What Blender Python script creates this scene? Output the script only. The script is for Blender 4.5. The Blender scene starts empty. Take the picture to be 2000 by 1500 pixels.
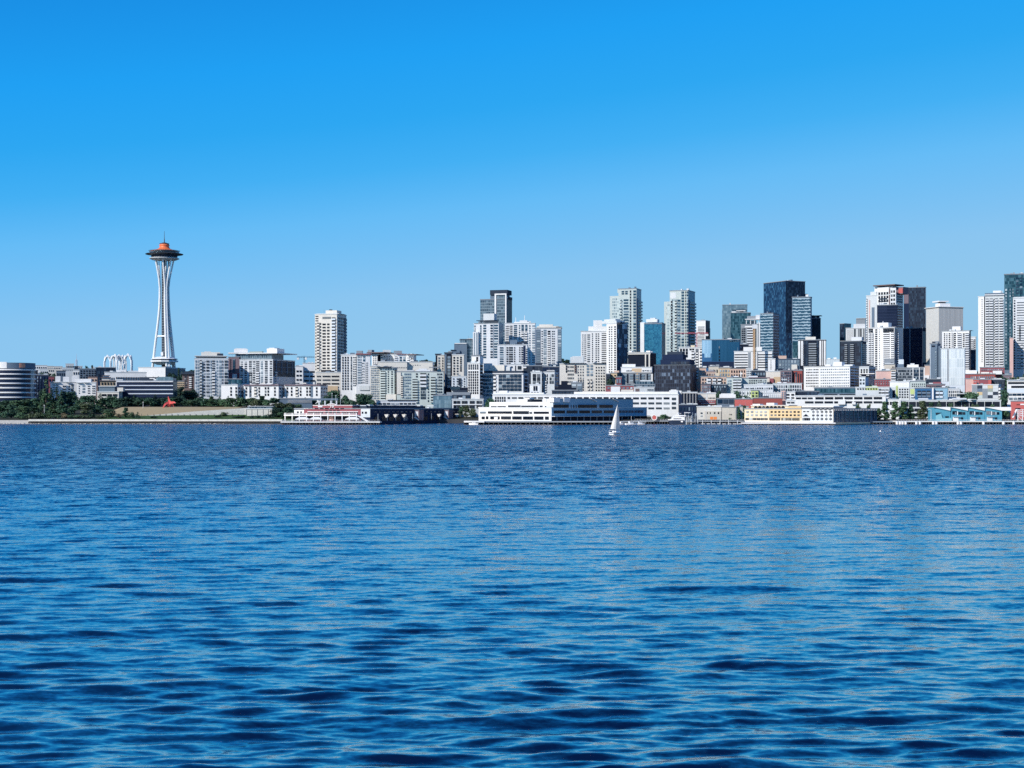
import bpy, math, random
import numpy as np
from mathutils import Vector, Matrix
R = math.radians
sc = bpy.context.scene
COL = sc.collection
# ---------------------------------------------------------------- camera, sky, sun, exposure
F, HZ, CH = 3000.0, 798.0, 12.0           # focal length in photo pixels, horizon row, eye height in metres
cam = bpy.data.cameras.new('camera'); camo = bpy.data.objects.new('camera', cam); COL.objects.link(camo)
cam.sensor_width = 36.0; cam.lens = 36.0 * F / 2000.0; cam.shift_y = (HZ - 750.0) / 2000.0
cam.clip_start = 1.0; cam.clip_end = 40000.0
camo.location = (0, 0, CH); camo.rotation_euler = (R(90), 0, 0)
sc.camera = camo
SUN_AZ, SUN_EL = 225.0, 32.0              # clockwise from +Y
world = bpy.data.worlds.new('World'); sc.world = world; world.use_nodes = True
nt = world.node_tree; bg = nt.nodes['Background']
sky = nt.nodes.new('ShaderNodeTexSky'); sky.sky_type = 'NISHITA'; sky.sun_disc = False
sky.sun_elevation = R(SUN_EL); sky.sun_rotation = R(SUN_AZ)
sky.air_density = 1.0; sky.dust_density = 0.0; sky.ozone_density = 6.0
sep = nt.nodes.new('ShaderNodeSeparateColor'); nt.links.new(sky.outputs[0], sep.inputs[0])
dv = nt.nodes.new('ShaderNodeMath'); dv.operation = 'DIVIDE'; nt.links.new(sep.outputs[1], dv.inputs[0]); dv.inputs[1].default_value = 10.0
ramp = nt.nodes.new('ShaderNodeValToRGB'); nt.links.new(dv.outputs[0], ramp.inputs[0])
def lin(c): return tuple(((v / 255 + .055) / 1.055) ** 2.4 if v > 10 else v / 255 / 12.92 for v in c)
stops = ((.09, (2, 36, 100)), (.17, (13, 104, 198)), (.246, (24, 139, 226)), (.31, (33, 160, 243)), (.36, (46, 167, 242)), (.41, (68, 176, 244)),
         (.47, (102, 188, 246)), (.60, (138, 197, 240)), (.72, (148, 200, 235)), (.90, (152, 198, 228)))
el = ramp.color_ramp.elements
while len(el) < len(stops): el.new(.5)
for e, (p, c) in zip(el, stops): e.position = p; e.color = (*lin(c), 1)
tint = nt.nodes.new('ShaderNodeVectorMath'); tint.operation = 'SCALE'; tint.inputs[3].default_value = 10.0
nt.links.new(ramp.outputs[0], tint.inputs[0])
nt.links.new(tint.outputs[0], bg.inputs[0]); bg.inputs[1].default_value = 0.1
sl = bpy.data.lights.new('sun', 'SUN'); sl.energy = 4.6; sl.angle = R(0.5); sl.color = (1.0, 0.95, 0.88)
so = bpy.data.objects.new('sun', sl); COL.objects.link(so)
sdir = Vector((math.sin(R(SUN_AZ)) * math.cos(R(SUN_EL)), math.cos(R(SUN_AZ)) * math.cos(R(SUN_EL)), math.sin(R(SUN_EL))))
so.rotation_euler = sdir.to_track_quat('Z', 'Y').to_euler(); so.location = (-400, -300, 400)
sc.view_settings.view_transform = 'Standard'; sc.view_settings.look = 'None'
sc.view_settings.exposure = 0.0; sc.view_settings.gamma = 1.0
sc.render.engine = 'CYCLES'
sc.cycles.use_denoising = False; sc.cycles.max_bounces = 5; sc.cycles.diffuse_bounces = 2; sc.cycles.glossy_bounces = 3
# ---------------------------------------------------------------- helpers
def tag(o, label=None, cat=None, group=None, kind=None):
    if label: o['label'] = label
    if cat: o['category'] = cat
    if group: o['group'] = group
    if kind: o['kind'] = kind
    return o
def sx(px): return (px - 1000.0) / F
def zof(y, Y): return CH + (HZ - y) * Y / F
def empty(name, loc, rz=0.0):
    o = bpy.data.objects.new(name, None); COL.objects.link(o); o.location = loc; o.rotation_euler = (0, 0, rz)
    o.empty_display_size = 2; return o
def link(name, me, parent=None, loc=(0, 0, 0), rz=0.0, scale=None):
    o = bpy.data.objects.new(name, me); COL.objects.link(o); o.location = loc; o.rotation_euler = (0, 0, rz)
    if scale: o.scale = scale
    if parent is not None: o.parent = parent
    return o
class MB:
    """collects faces, one mesh object at the end"""
    def __init__(s): s.v = []; s.f = []; s.m = []; s.mi = 0
    def add(s, vs, fs):
        n = len(s.v); s.v += [tuple(v) for v in vs]
        for f in fs: s.f.append(tuple(n + i for i in f)); s.m.append(s.mi)
    def box(s, x0, x1, y0, y1, z0, z1):
        s.add([(x0, y0, z0), (x1, y0, z0), (x1, y1, z0), (x0, y1, z0), (x0, y0, z1), (x1, y0, z1), (x1, y1, z1), (x0, y1, z1)],
              [(0, 3, 2, 1), (4, 5, 6, 7), (0, 1, 5, 4), (1, 2, 6, 5), (2, 3, 7, 6), (3, 0, 4, 7)])
        return s
    def prism(s, pts, z0, z1, pts2=None):
        n = len(pts); q = pts2 or pts
        s.add([(x, y, z0) for x, y in pts] + [(x, y, z1) for x, y in q],
              [tuple(range(n - 1, -1, -1)), tuple(range(n, 2 * n))] + [(i, (i + 1) % n, n + (i + 1) % n, n + i) for i in range(n)])
        return s
    def slab(s, prof, y0, y1):
        """prof: outline in x,z (seen from the front), extruded along y"""
        n = len(prof)
        s.add([(x, y0, z) for x, z in prof] + [(x, y1, z) for x, z in prof],
              [tuple(range(n)), tuple(range(2 * n - 1, n - 1, -1))] + [(i, n + i, n + (i + 1) % n, (i + 1) % n) for i in range(n)])
        return s
    def tube(s, p0, p1, r0, r1=None, n=6):
        r1 = r0 if r1 is None else r1
        p0 = Vector(p0); p1 = Vector(p1); d = (p1 - p0)
        if d.length < 1e-6: return s
        d.normalize(); u = d.orthogonal().normalized(); w = d.cross(u)
        vs = []
        for p, r in ((p0, r0), (p1, r1)):
            for k in range(n):
                a = 2 * math.pi * k / n; vs.append(p + (u * math.cos(a) + w * math.sin(a)) * r)
        s.add(vs, [(k, (k + 1) % n, n + (k + 1) % n, n + k) for k in range(n)] + [tuple(range(n - 1, -1, -1)), tuple(range(n, 2 * n))])
        return s
    def lathe(s, prof, n=48, cx=0, cy=0, cap=True):
        k = len(prof); vs = []
        for r, z in prof:
            for i in range(n):
                a = 2 * math.pi * i / n; vs.append((cx + r * math.cos(a), cy + r * math.sin(a), z))
        fs = [(j * n + i, j * n + (i + 1) % n, (j + 1) * n + (i + 1) % n, (j + 1) * n + i) for j in range(k - 1) for i in range(n)]
        if cap: fs += [tuple(range(n - 1, -1, -1)), tuple((k - 1) * n + i for i in range(n))]
        s.add(vs, fs); return s
    def mesh(s, name, mats, smooth=False):
        me = bpy.data.meshes.new(name); me.from_pydata(s.v, [], s.f)
        if not isinstance(mats, (list, tuple)): mats = [mats]
        for m in mats: me.materials.append(m)
        if len(mats) > 1: me.polygons.foreach_set('material_index', s.m)
        if smooth: me.polygons.foreach_set('use_smooth', [True] * len(me.polygons))
        me.update(); return me
    def build(s, name, mats, parent=None, loc=(0, 0, 0), rz=0.0, smooth=False):
        return link(name, s.mesh(name, mats, smooth), parent, loc, rz)
# ---------------------------------------------------------------- materials
MATS = {}
class NT:
    def __init__(s, name):
        s.m = bpy.data.materials.new(name); s.m.use_nodes = True; s.t = s.m.node_tree
        s.b = s.t.nodes['Principled BSDF']
    def n(s, typ, **kw):
        x = s.t.nodes.new(typ)
        for k, v in kw.items(): setattr(x, k, v)
        return x
    def set(s, sock, v):
        if isinstance(v, bpy.types.NodeSocket): s.t.links.new(v, sock)
        else: sock.default_value = v
    def math(s, op, a, b=0.0, c=None):
        x = s.n('ShaderNodeMath', operation=op); s.set(x.inputs[0], a); s.set(x.inputs[1], b)
        if c is not None: s.set(x.inputs[2], c)
        return x.outputs[0]
    def mix(s, f, a, b, bt='MIX'):
        x = s.n('ShaderNodeMix', data_type='RGBA', blend_type=bt); s.set(x.inputs[0], f)
        s.set(x.inputs[6], a if not isinstance(a, tuple) else (*a, 1)); s.set(x.inputs[7], b if not isinstance(b, tuple) else (*b, 1))
        return x.outputs[2]
    def noise(s, scale, vec=None, detail=3, rough=.6):
        x = s.n('ShaderNodeTexNoise'); x.inputs['Scale'].default_value = scale; x.inputs['Detail'].default_value = detail
        x.inputs['Roughness'].default_value = rough
        if vec is not None: s.t.links.new(vec, x.inputs['Vector'])
        return x.outputs[0]
    def obj(s): return s.n('ShaderNodeTexCoord').outputs['Object']
    def mapped(s, vec, scale):
        x = s.n('ShaderNodeMapping'); s.t.links.new(vec, x.inputs[0]); x.inputs['Scale'].default_value = scale; return x.outputs[0]
    def base(s, v): s.set(s.b.inputs['Base Color'], v if not isinstance(v, tuple) else (*v, 1))
    def p(s, rough=.7, metal=0., spec=.5):
        s.b.inputs['Roughness'].default_value = rough; s.b.inputs['Metallic'].default_value = metal
        s.b.inputs['Specular IOR Level'].default_value = spec
PAL = dict(W=(.75, .75, .74), W2=(.64, .66, .68), LG=(.57, .60, .61), G=(.25, .28, .31), DG=(.034, .048, .072), DK=(.010, .015, .030), NV=(.014, .026, .062),
           CR=(.66, .63, .57), BG=(.56, .52, .45), TN=(.55, .42, .28), BR=(.16, .12, .12), RD=(.30, .085, .075), RB=(.50, .13, .12), SA=(.57, .41, .33),
           PK=(.62, .42, .38), YL=(.60, .46, .27), LY=(.64, .56, .41), TQ=(.085, .29, .39), SB=(.26, .42, .52), LM=(.50, .58, .24), BB=(.04, .13, .27), OR=(.78, .24, .06),
           GN=(.30, .34, .30), PG=(.50, .56, .54), CC=(.50, .50, .48), WB=(.60, .66, .72), MR=(.27, .09, .105), PU=(.20, .15, .17), SL=(.13, .18, .24))
def wall(key):
    if key in MATS: return MATS[key]
    c = PAL[key]; t = NT('painted_wall_' + key); o = t.obj()
    n1 = t.noise(.12, o, 4); n2 = t.noise(1.0, t.mapped(o, (.9, .9, .06)), 3)
    f = t.math('MULTIPLY_ADD', n1, .30, .85); f2 = t.math('MULTIPLY_ADD', n2, .18, .91)
    f = t.math('MULTIPLY', f, f2)
    x = t.n('ShaderNodeVectorMath', operation='SCALE'); x.inputs[0].default_value = c; t.t.links.new(f, x.inputs[3])
    t.base(x.outputs[0]); t.p(.8, 0, .12); MATS[key] = t.m; return t.m
def glass(key):
    """window panes: dark glass, some with pale blinds; each pane its own value"""
    if key in MATS: return MATS[key]
    a, b, share, rough, metal = {'dk': ((.004, .007, .016), (.26, .29, .32), .09, .25, 0.), 'md': ((.008, .028, .06), (.34, .42, .48), .16, .2, .15),
                    'bl': ((.018, .065, .11), (.42, .52, .58), .22, .2, .2), 'lt': ((.16, .22, .27), (.56, .62, .64), .35, .3, .1),
                    'gy': ((.025, .038, .055), (.42, .46, .48), .28, .3, .0)}[key]
    t = NT('window_glass_' + key)
    r = t.math('FRACT', t.math('ADD', t.n('ShaderNodeObjectInfo').outputs['Random'], t.n('ShaderNodeNewGeometry').outputs['Random Per Island']))
    r2 = t.math('FRACT', t.math('MULTIPLY', r, 7.31))
    f = t.math('MULTIPLY', t.math('LESS_THAN', r, share), t.math('MULTIPLY_ADD', r2, .8, .2))
    f = t.math('MAXIMUM', f, t.math('MULTIPLY', r2, .10))
    t.base(t.mix(f, a, b)); t.p(rough, metal, .15); MATS[key] = t.m; return t.m
CUR = {  # curtain walls: pane a, pane b, frame, cell w, cell h, frame share x, share z, roughness, metal, skew of random
    'teal': ((.012, .055, .08), (.09, .20, .24), (.07, .14, .17), 1.6, 3.6, .10, .14, .2, .35, 2.),
    'blue': ((.02, .12, .22), (.05, .24, .36), (.04, .18, .28), 1.5, 1.6, .05, .05, .2, .3, 1.),
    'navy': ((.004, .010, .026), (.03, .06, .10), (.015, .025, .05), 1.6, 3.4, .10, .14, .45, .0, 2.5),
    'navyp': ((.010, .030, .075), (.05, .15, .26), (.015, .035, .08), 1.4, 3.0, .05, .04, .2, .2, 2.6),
    'navyl': ((.003, .008, .03), (.012, .02, .05), (.02, .03, .07), 60., 3.3, .0, .14, .3, .0, 1.),
    'pale': ((.08, .15, .19), (.50, .60, .61), (.50, .57, .56), 2.2, 3.5, .22, .34, .4, .0, 1.2),
    'mott': ((.015, .03, .06), (.62, .70, .76), (.03, .06, .10), 2.6, 5.2, .08, .08, .3, .0, 3.2),
    'steel': ((.10, .18, .23), (.26, .36, .40), (.16, .24, .28), 1.6, 3.5, .14, .18, .3, .3, 1.5),
    'fins': ((.28, .29, .29), (.40, .41, .41), (.60, .60, .59), 1.25, 300., .42, .0, .6, .0, 1.),
    'finw': ((.42, .50, .54), (.62, .68, .70), (.72, .76, .77), 1.9, 9., .35, .06, .5, .1, 1.),
    'lblue': ((.25, .45, .60), (.45, .66, .80), (.30, .50, .65), 1.2, 30., .12, .0, .3, .2, 1.),
    'mblue': ((.012, .075, .15), (.02, .10, .19), (.012, .06, .12), 1.1, 40., .14, .0, .3, .2, 1.),
    'grid': ((.004, .008, .022), (.13, .18, .25), (.03, .05, .09), 2.0, 3.3, .12, .10, .5, .0, 6.),
    'slate': ((.02, .05, .08), (.12, .19, .24), (.20, .26, .30), 2.4, 3.3, .22, .28, .3, .1, 1.5),
    'ptex': ((.55, .56, .54), (.66, .66, .63), (.62, .62, .60), .9, 1.8, .2, .2, .6, .0, 1.),
    'dots': ((.02, .03, .05), (.12, .15, .2), (.11, .14, .18), 3.0, 3.1, .45, .45, .4, .0, 1.4),
    'whol': ((.03, .05, .08), (.45, .5, .52), (.70, .71, .70), 2.2, 3.2, .55, .50, .5, .0, 1.2)}
def curtain(key):
    k = 'cw_' + key
    if k in MATS: return MATS[k]
    a, b, fr, cw, ch, lx, lz, rough, metal, pw = CUR[key]
    t = NT('glass_wall_' + key); o = t.obj(); s = t.n('ShaderNodeSeparateXYZ'); t.t.links.new(o, s.inputs[0])
    x = t.math('DIVIDE', s.outputs[0], cw); z = t.math('DIVIDE', s.outputs[2], ch)
    c = t.n('ShaderNodeCombineXYZ'); t.set(c.inputs[0], t.math('FLOOR', x)); t.set(c.inputs[1], t.math('FLOOR', z))
    t.set(c.inputs[2], t.math('MULTIPLY', t.n('ShaderNodeObjectInfo').outputs['Random'], 91.))
    wn = t.n('ShaderNodeTexWhiteNoise'); t.t.links.new(c.outputs[0], wn.inputs[0])
    f = t.math('POWER', wn.outputs[0], pw)
    big = t.noise(.05, o, 3); f = t.math('MULTIPLY', f, t.math('MULTIPLY_ADD', big, 1.6, .2)); f = t.math('MINIMUM', f, 1.)
    col = t.mix(f, a, b)
    m = t.math('MAXIMUM', t.math('LESS_THAN', t.math('FRACT', x), lx), t.math('LESS_THAN', t.math('FRACT', z), lz))
    t.base(t.mix(m, col, fr)); t.p(rough, metal, .3); MATS[k] = t.m; return t.m
def wavy():
    """pale wavy floor edges over blue glass"""
    if 'wavy' in MATS: return MATS['wavy']
    t = NT('banded_glass_wall'); o = t.obj(); s = t.n('ShaderNodeSeparateXYZ'); t.t.links.new(o, s.inputs[0])
    n = t.noise(1., t.mapped(o, (.30, .3, .45)), 3, .6); n3 = t.noise(1., t.mapped(o, (.28, .3, .6)), 2)
    z = t.math('ADD', t.math('DIVIDE', s.outputs[2], 3.1), t.math('MULTIPLY', n, 1.0))
    fr = t.math('FRACT', z); m = t.math('LESS_THAN', fr, t.math('MULTIPLY', n3, .75))
    t.base(t.mix(m, (.015, .07, .12), (.34, .44, .50))); t.p(.3, .15, .5); MATS['wavy'] = t.m; return t.m
def wavy2():
    if 'wavyp' in MATS: return MATS['wavyp']
    t = NT('plum_banded_wall'); o = t.obj(); s = t.n('ShaderNodeSeparateXYZ'); t.t.links.new(o, s.inputs[0])
    n = t.noise(1., t.mapped(o, (.2, .2, .30)), 2, .5)
    fr = t.math('FRACT', t.math('ADD', t.math('DIVIDE', s.outputs[2], 3.1), n)); m = t.math('LESS_THAN', fr, .4)
    t.base(t.mix(m, (.03, .02, .06), (.30, .34, .40))); t.p(.4, 0, .5); MATS['wavyp'] = t.m; return t.m
def simple(name, c, rough=.6, metal=0., spec=.5, var=.15, scale=.5):
    if name in MATS: return MATS[name]
    t = NT(name); n = t.noise(scale, t.obj(), 4)
    x = t.n('ShaderNodeVectorMath', operation='SCALE'); x.inputs[0].default_value = c
    t.t.links.new(t.math('MULTIPLY_ADD', n, 2 * var, 1 - var), x.inputs[3]); t.base(x.outputs[0]); t.p(rough, metal, spec)
    MATS[name] = t.m; return t.m
def M(key):
    if key in PAL: return wall(key)
    if key in CUR: return curtain(key)
    if key in ('dk', 'md', 'bl', 'lt', 'gy'): return glass(key)
    if key == 'wavy': return wavy()
    if key == 'wavyp': return wavy2()
    raise KeyError(key)
# ---------------------------------------------------------------- water
def water_material():
    t = NT('sea_water'); g = t.n('ShaderNodeNewGeometry').outputs['Position']
    t.base((.74, .60, .46)); t.p(.15, 1., .5); t.b.inputs['IOR'].default_value = 5.0
    s = t.n('ShaderNodeSeparateXYZ'); t.t.links.new(g, s.inputs[0])
    mr = t.n('ShaderNodeMapRange'); t.t.links.new(s.outputs[1], mr.inputs[0])
    for k, v in ((1, 90.), (2, 420.), (3, .0), (4, 1.)): mr.inputs[k].default_value = v      # more ruffled out in the open bay
    def vn(scale, det):
        x = t.n('ShaderNodeTexNoise'); x.inputs['Scale'].default_value = 1.; x.inputs['Detail'].default_value = det; x.inputs['Roughness'].default_value = .6
        t.t.links.new(t.mapped(g, scale), x.inputs['Vector'])
        y = t.n('ShaderNodeVectorMath', operation='SUBTRACT'); t.t.links.new(x.outputs['Color'], y.inputs[0]); y.inputs[1].default_value = (.5, .5, .5); return y.outputs[0]
    wind = t.noise(1., t.mapped(g, (.006, .016, 1.)), 4, .6)           # gusts: ruffled and smoother stretches
    wind = t.math('MULTIPLY_ADD', wind, 1.6, .2)
    def sc_(v, f):
        y = t.n('ShaderNodeVectorMath', operation='SCALE'); t.t.links.new(v, y.inputs[0]); t.set(y.inputs[3], f); return y.outputs[0]
    fine = sc_(vn((2.2, 4.2, 1.), 3), t.math('MULTIPLY', wind, t.math('MULTIPLY_ADD', mr.outputs[0], 1.25, .30)))
    b1 = sc_(vn((.45, .60, 1.), 2), t.math('MULTIPLY', t.math('MULTIPLY', mr.outputs[0], wind), 1.5))
    b2 = sc_(vn((.16, .42, 1.), 2), t.math('MULTIPLY', mr.outputs[0], .6))
    b3 = t.n('ShaderNodeVectorMath', operation='ADD'); t.t.links.new(b1, b3.inputs[0]); t.t.links.new(b2, b3.inputs[1]); broad = b3.outputs[0]
    a1 = t.n('ShaderNodeVectorMath', operation='ADD'); t.t.links.new(fine, a1.inputs[0]); t.t.links.new(broad, a1.inputs[1])
    fl = t.n('ShaderNodeVectorMath', operation='MULTIPLY'); t.t.links.new(a1.outputs[0], fl.inputs[0]); fl.inputs[1].default_value = (.7, 1.25, 0.)
    bi = t.n('ShaderNodeCombineXYZ'); m2 = t.n('ShaderNodeMapRange'); t.t.links.new(s.outputs[1], m2.inputs[0])
    for k, v in ((1, 90.), (2, 420.), (3, .012), (4, -.21)): m2.inputs[k].default_value = v
    t.set(bi.inputs[1], m2.outputs[0])
    a3 = t.n('ShaderNodeVectorMath', operation='ADD'); t.t.links.new(fl.outputs[0], a3.inputs[0]); t.t.links.new(bi.outputs[0], a3.inputs[1]); fl = a3
    a2 = t.n('ShaderNodeVectorMath', operation='ADD'); t.t.links.new(fl.outputs[0], a2.inputs[0]); t.t.links.new(t.n('ShaderNodeNewGeometry').outputs['Normal'], a2.inputs[1])
    nn = t.n('ShaderNodeVectorMath', operation='NORMALIZE'); t.t.links.new(a2.outputs[0], nn.inputs[0]); t.t.links.new(nn.outputs[0], t.b.inputs['Normal'])
    return t.m
WIND = R(97)   # the way the waves run: nearly towards the city
def build_water():
    rng = np.random.RandomState(5)
    ys = []; y = 12.0
    while y < 1420: ys.append(y); y += (max(.11, .0025 * y) if y < 500 else .006 * y) if y > 36 else .8
    ys = np.array(ys); nr = len(ys)
    th = np.concatenate([np.linspace(-75, -24, 26)[:-1], np.linspace(-24, 24, 860), np.linspace(24, 75, 26)[1:]]); th = np.radians(th)
    RR, TT = np.meshgrid(ys, th, indexing='ij')
    cl = np.cos(np.clip(np.abs(TT) - R(24), 0, 9))
    X0 = (RR * np.tan(TT) * cl).astype(np.float32); Y0 = (RR * cl).astype(np.float32)
    Z = np.zeros_like(X0); DX = np.zeros_like(X0); DY = np.zeros_like(X0)
    nw = 110; lam = np.exp(np.linspace(math.log(.42), math.log(11.), nw)) * rng.uniform(.96, 1.04, nw)
    for L in lam:
        ang = WIND + rng.normal(0, .30 if L > 2 else .27); k = 2 * math.pi / L
        env = float(np.interp(L, [.4, .9, 1.6, 3., 5., 8., 11.], [.040, .046, .034, .021, .014, .010, .007]))
        ph, g2 = rng.uniform(0, 2 * math.pi), rng.uniform(0, 2 * math.pi)
        fade = np.clip((L / (.0025 * ys + .03) - 3.5) / 4.0, 0, 1).astype(np.float32); n = int((fade > 0).sum())
        if n < 2: continue
        x, y = X0[:n], Y0[:n]; gx, gy = math.cos(ang), math.sin(ang); e1 = ang + 1.25
        # wave groups: slowly varying amplitude, so no wave train runs on for ever
        grp = .70 + .55 * np.sin((x * math.cos(e1) + y * math.sin(e1)) * (k / 6.1) + g2) + .35 * np.sin((x * gx + y * gy) * (k / 8.3) + g2 * 2)
        A = (env / k) * fade[:n, None] * grp; a = k * (x * gx + y * gy) + ph
        a = a + .5 * np.sin(a); s = -np.cos(a); Z[:n] += A * np.sin(a); DX[:n] -= A * (gx * .2) * s; DY[:n] -= A * (gy * .2) * s
    X, Y = X0.copy(), Y0.copy()
    # smooth and ruffled stretches
    patch = 1 + .35 * np.sin(X0 * .013 + Y0 * .021 + 1) * np.sin(X0 * -.009 + Y0 * .012) + .2 * np.sin(X0 * .05 + .9) * np.sin(Y0 * .031)
    Z *= patch; X += DX * patch; Y += DY * patch
    co = np.stack([X, Y, Z], -1).reshape(-1, 3).astype(np.float32); nc = len(th)
    i = np.arange(nr - 1)[:, None] * nc + np.arange(nc - 1)[None, :]
    q = np.stack([i, i + 1, i + nc + 1, i + nc], -1).reshape(-1, 4)
    me = bpy.data.meshes.new('water'); me.vertices.add(len(co)); me.vertices.foreach_set('co', co.ravel())
    me.loops.add(q.size); me.loops.foreach_set('vertex_index', q.ravel().astype(np.int32))
    me.polygons.add(len(q)); me.polygons.foreach_set('loop_start', np.arange(0, q.size, 4, dtype=np.int32))
    me.polygons.foreach_set('loop_total', np.full(len(q), 4, np.int32)); me.polygons.foreach_set('use_smooth', np.ones(len(q), bool))
    me.update(calc_edges=True); me.materials.append(water_material())
    o = link('water', me); tag(o, 'choppy deep blue bay water with pale ripples and dark troughs', 'water', kind='structure')
build_water()
# ---------------------------------------------------------------- ground
def smooth(t): t = min(1., max(0., t)); return t * t * (3 - 2 * t)
def interp(x, xs, ys): return float(np.interp(x, xs, ys))
def wall_top(X):                                  # top of the long retaining wall in the park
    return interp(X, [-330, -305, -260, -216, -180], [4.2, 5.4, 9.2, 12.2, 12.6])
def ground(X, Y):
    city = interp(Y, [1200, 1262, 1500, 1800, 2400, 3100, 3600, 5000], [3.0, 3.2, 20., 40., 52., 94., 90., 40.])
    if Y > 2300: city += (5 * math.sin(X * .004 + 1) + 3 * math.sin(X * .011)) * smooth((Y - 2300) / 500)
    park = interp(Y, [1200, 1214, 1249, 1251, 1300, 1420, 1560, 1800], [3.0, 3.2, 6.2, wall_top(X), 13.2, 14.5, 24., 40.])
    if Y > 1800: park = city
    f = smooth((-165 - X) / 40.)
    if -106 < X < 90 and Y < 1262: return -6. + 9.2 * smooth((Y - 1255) / 7.) if Y > 1255 else -6.
    if X < -330: park = interp(Y, [1200, 1214, 1240, 1300, 1420, 1560, 1800], [3.0, 3.2, 4.5, 9.5, 14.5, 24., 40.])if Y <= 1800 else city
    return city * (1 - f) + park * f
def build_ground():
    xs = list(np.arange(-1500, -460, 60)) + list(np.arange(-460, -150, 10)) + list(np.arange(-150, -110, 20)) + [-106.5, -105.5] + list(np.arange(-95, 89, 25)) + [89.5, 90.5] + list(np.arange(100, 700, 25)) + list(np.arange(700, 2400, 100))
    ys = [1206, 1210, 1214, 1220, 1230, 1240, 1248.9, 1251.1, 1255, 1258, 1262, 1270, 1285, 1300, 1330, 1370, 1420, 1480, 1560, 1650, 1800, 2000, 2300, 2500, 2700, 2900, 3100, 3300, 3600, 4200, 5000, 9000, 16000]
    vs = []; xs = [-9000, -4000] + xs + [4000, 9000]
    for y in ys:
        for x in xs: vs.append((x, y, ground(x, min(y, 5000))))
    n = len(xs); fs = [(j * n + i, j * n + i + 1, (j + 1) * n + i + 1, (j + 1) * n + i) for j in range(len(ys) - 1) for i in range(n - 1)]
    vs += [(x, 1206, -6) for x in xs]; b = len(ys) * n; fs += [(b + i, b + i + 1, i + 1, i) for i in range(n - 1)]
    me = bpy.data.meshes.new('ground'); me.from_pydata(vs, [], fs)
    t = NT('hillside_ground'); g = t.n('ShaderNodeNewGeometry').outputs['Position']
    n1 = t.noise(.03, g, 4); n2 = t.noise(.3, g, 4)
    c = t.mix(n1, (.022, .035, .022), (.05, .055, .045)); c = t.mix(t.math('MULTIPLY', n2, .5), c, (.09, .085, .07))
    s = t.n('ShaderNodeSeparateXYZ'); t.t.links.new(g, s.inputs[0])
    dry = t.math('MULTIPLY', t.math('MULTIPLY', t.math('LESS_THAN', s.outputs[0], -228.), t.math('GREATER_THAN', s.outputs[0], -338.)), t.math('LESS_THAN', s.outputs[1], 1322.))
    dry = t.math('MULTIPLY', dry, t.math('GREATER_THAN', s.outputs[1], 1250.))
    c = t.mix(dry, c, t.mix(n2, (.46, .36, .21), (.32, .27, .17)))
    grn = t.math('MULTIPLY', t.math('LESS_THAN', s.outputs[0], -170.), t.math('LESS_THAN', s.outputs[1], 1250.))
    grn = t.math('MULTIPLY', grn, t.math('GREATER_THAN', s.outputs[0], -330.))
    c = t.mix(grn, c, t.mix(n2, (.045, .10, .035), (.07, .12, .045)))
    t.base(c); t.p(.95, 0, .1); me.materials.append(t.m); me.update()
    tag(link('ground', me), 'hillside ground climbing from the shore to a wooded ridge', 'ground', kind='structure')
build_ground()
# ---------------------------------------------------------------- building kit
UNIT = {}
def unit_box(mat_key, name):
    k = ('u', mat_key)
    if k not in UNIT: UNIT[k] = MB().box(-.5, .5, -1, .3, -.5, .5).mesh('pane_' + mat_key, M(mat_key))
    return UNIT[k]
def unit_balcony(mat_key):
    k = ('b', mat_key)
    if k not in UNIT:
        m = MB(); m.box(-.5, .5, -1, 0, -.5, -.40)
        m.box(-.5, .5, -1, -.93, -.40, .02); m.box(-.5, -.47, -.93, 0, -.40, .02); m.box(.47, .5, -.93, 0, -.40, .02)
        UNIT[k] = m.mesh('balcony_' + mat_key, M(mat_key))
    return UNIT[k]
class Bld:
    """a building from the pixel columns and top row of its two visible faces, at its true distance"""
    def __init__(s, xl, xc, xr, yt, Y, a, depth, zb):
        s.sc = sx(xc); s.Y = Y; s.C = Vector((s.sc * Y, Y)); A = R(a) + math.atan(s.sc); s.A = A; s.a = a
        s.ca, s.sa = math.cos(A), math.sin(A)
        s.w = s.tL(xl) if xc > xl else depth
        s.d = s.tR(xr) if xr > xc else depth
        if s.a < 8 and xr > xc: s.d = min(abs(s.d), 24.)
        s.z0 = zb if zb is not None else min(ground(s.C.x - s.w * s.ca * .5, Y), ground(s.C.x, Y)) - 1.5
        s.h = zof(yt, Y) - s.z0
    def tL(s, px, dy=0.):
        C = s.C + Vector((s.sa, s.ca)) * dy; k = sx(px); return (C.x - k * C.y) / (s.ca + k * s.sa)
    def tR(s, px, dx=0.):
        C = s.C - Vector((s.ca, -s.sa)) * dx; k = sx(px); return (k * C.y - C.x) / (s.sa - k * s.ca)
    def z(s, y, dy=0.): return zof(y, s.Y + dy) - s.z0
NB = [0]
def part_at(b, root, face, mesh, name, u, z, w, h, th, counts, pool, mk):
    """one part on a face; past a hundred of a kind the rest go into one part"""
    c = counts.get(name, 0); counts[name] = c + 1
    if face == 'L': loc, rz = (-u, 0, z), 0.
    else: loc, rz = (0, u, z), math.pi / 2
    if c < 100:
        o = link(name, mesh, root, loc, rz, (w, th, h)); return o
    m = pool.setdefault((name, mk), MB())
    src = mesh; mt = Matrix.Translation(Vector(loc)) @ Matrix.Rotation(rz, 4, 'Z') @ Matrix.Diagonal((w, th, h, 1))
    m.add([mt @ v.co for v in src.vertices], [tuple(p.vertices) for p in src.polygons])
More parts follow.
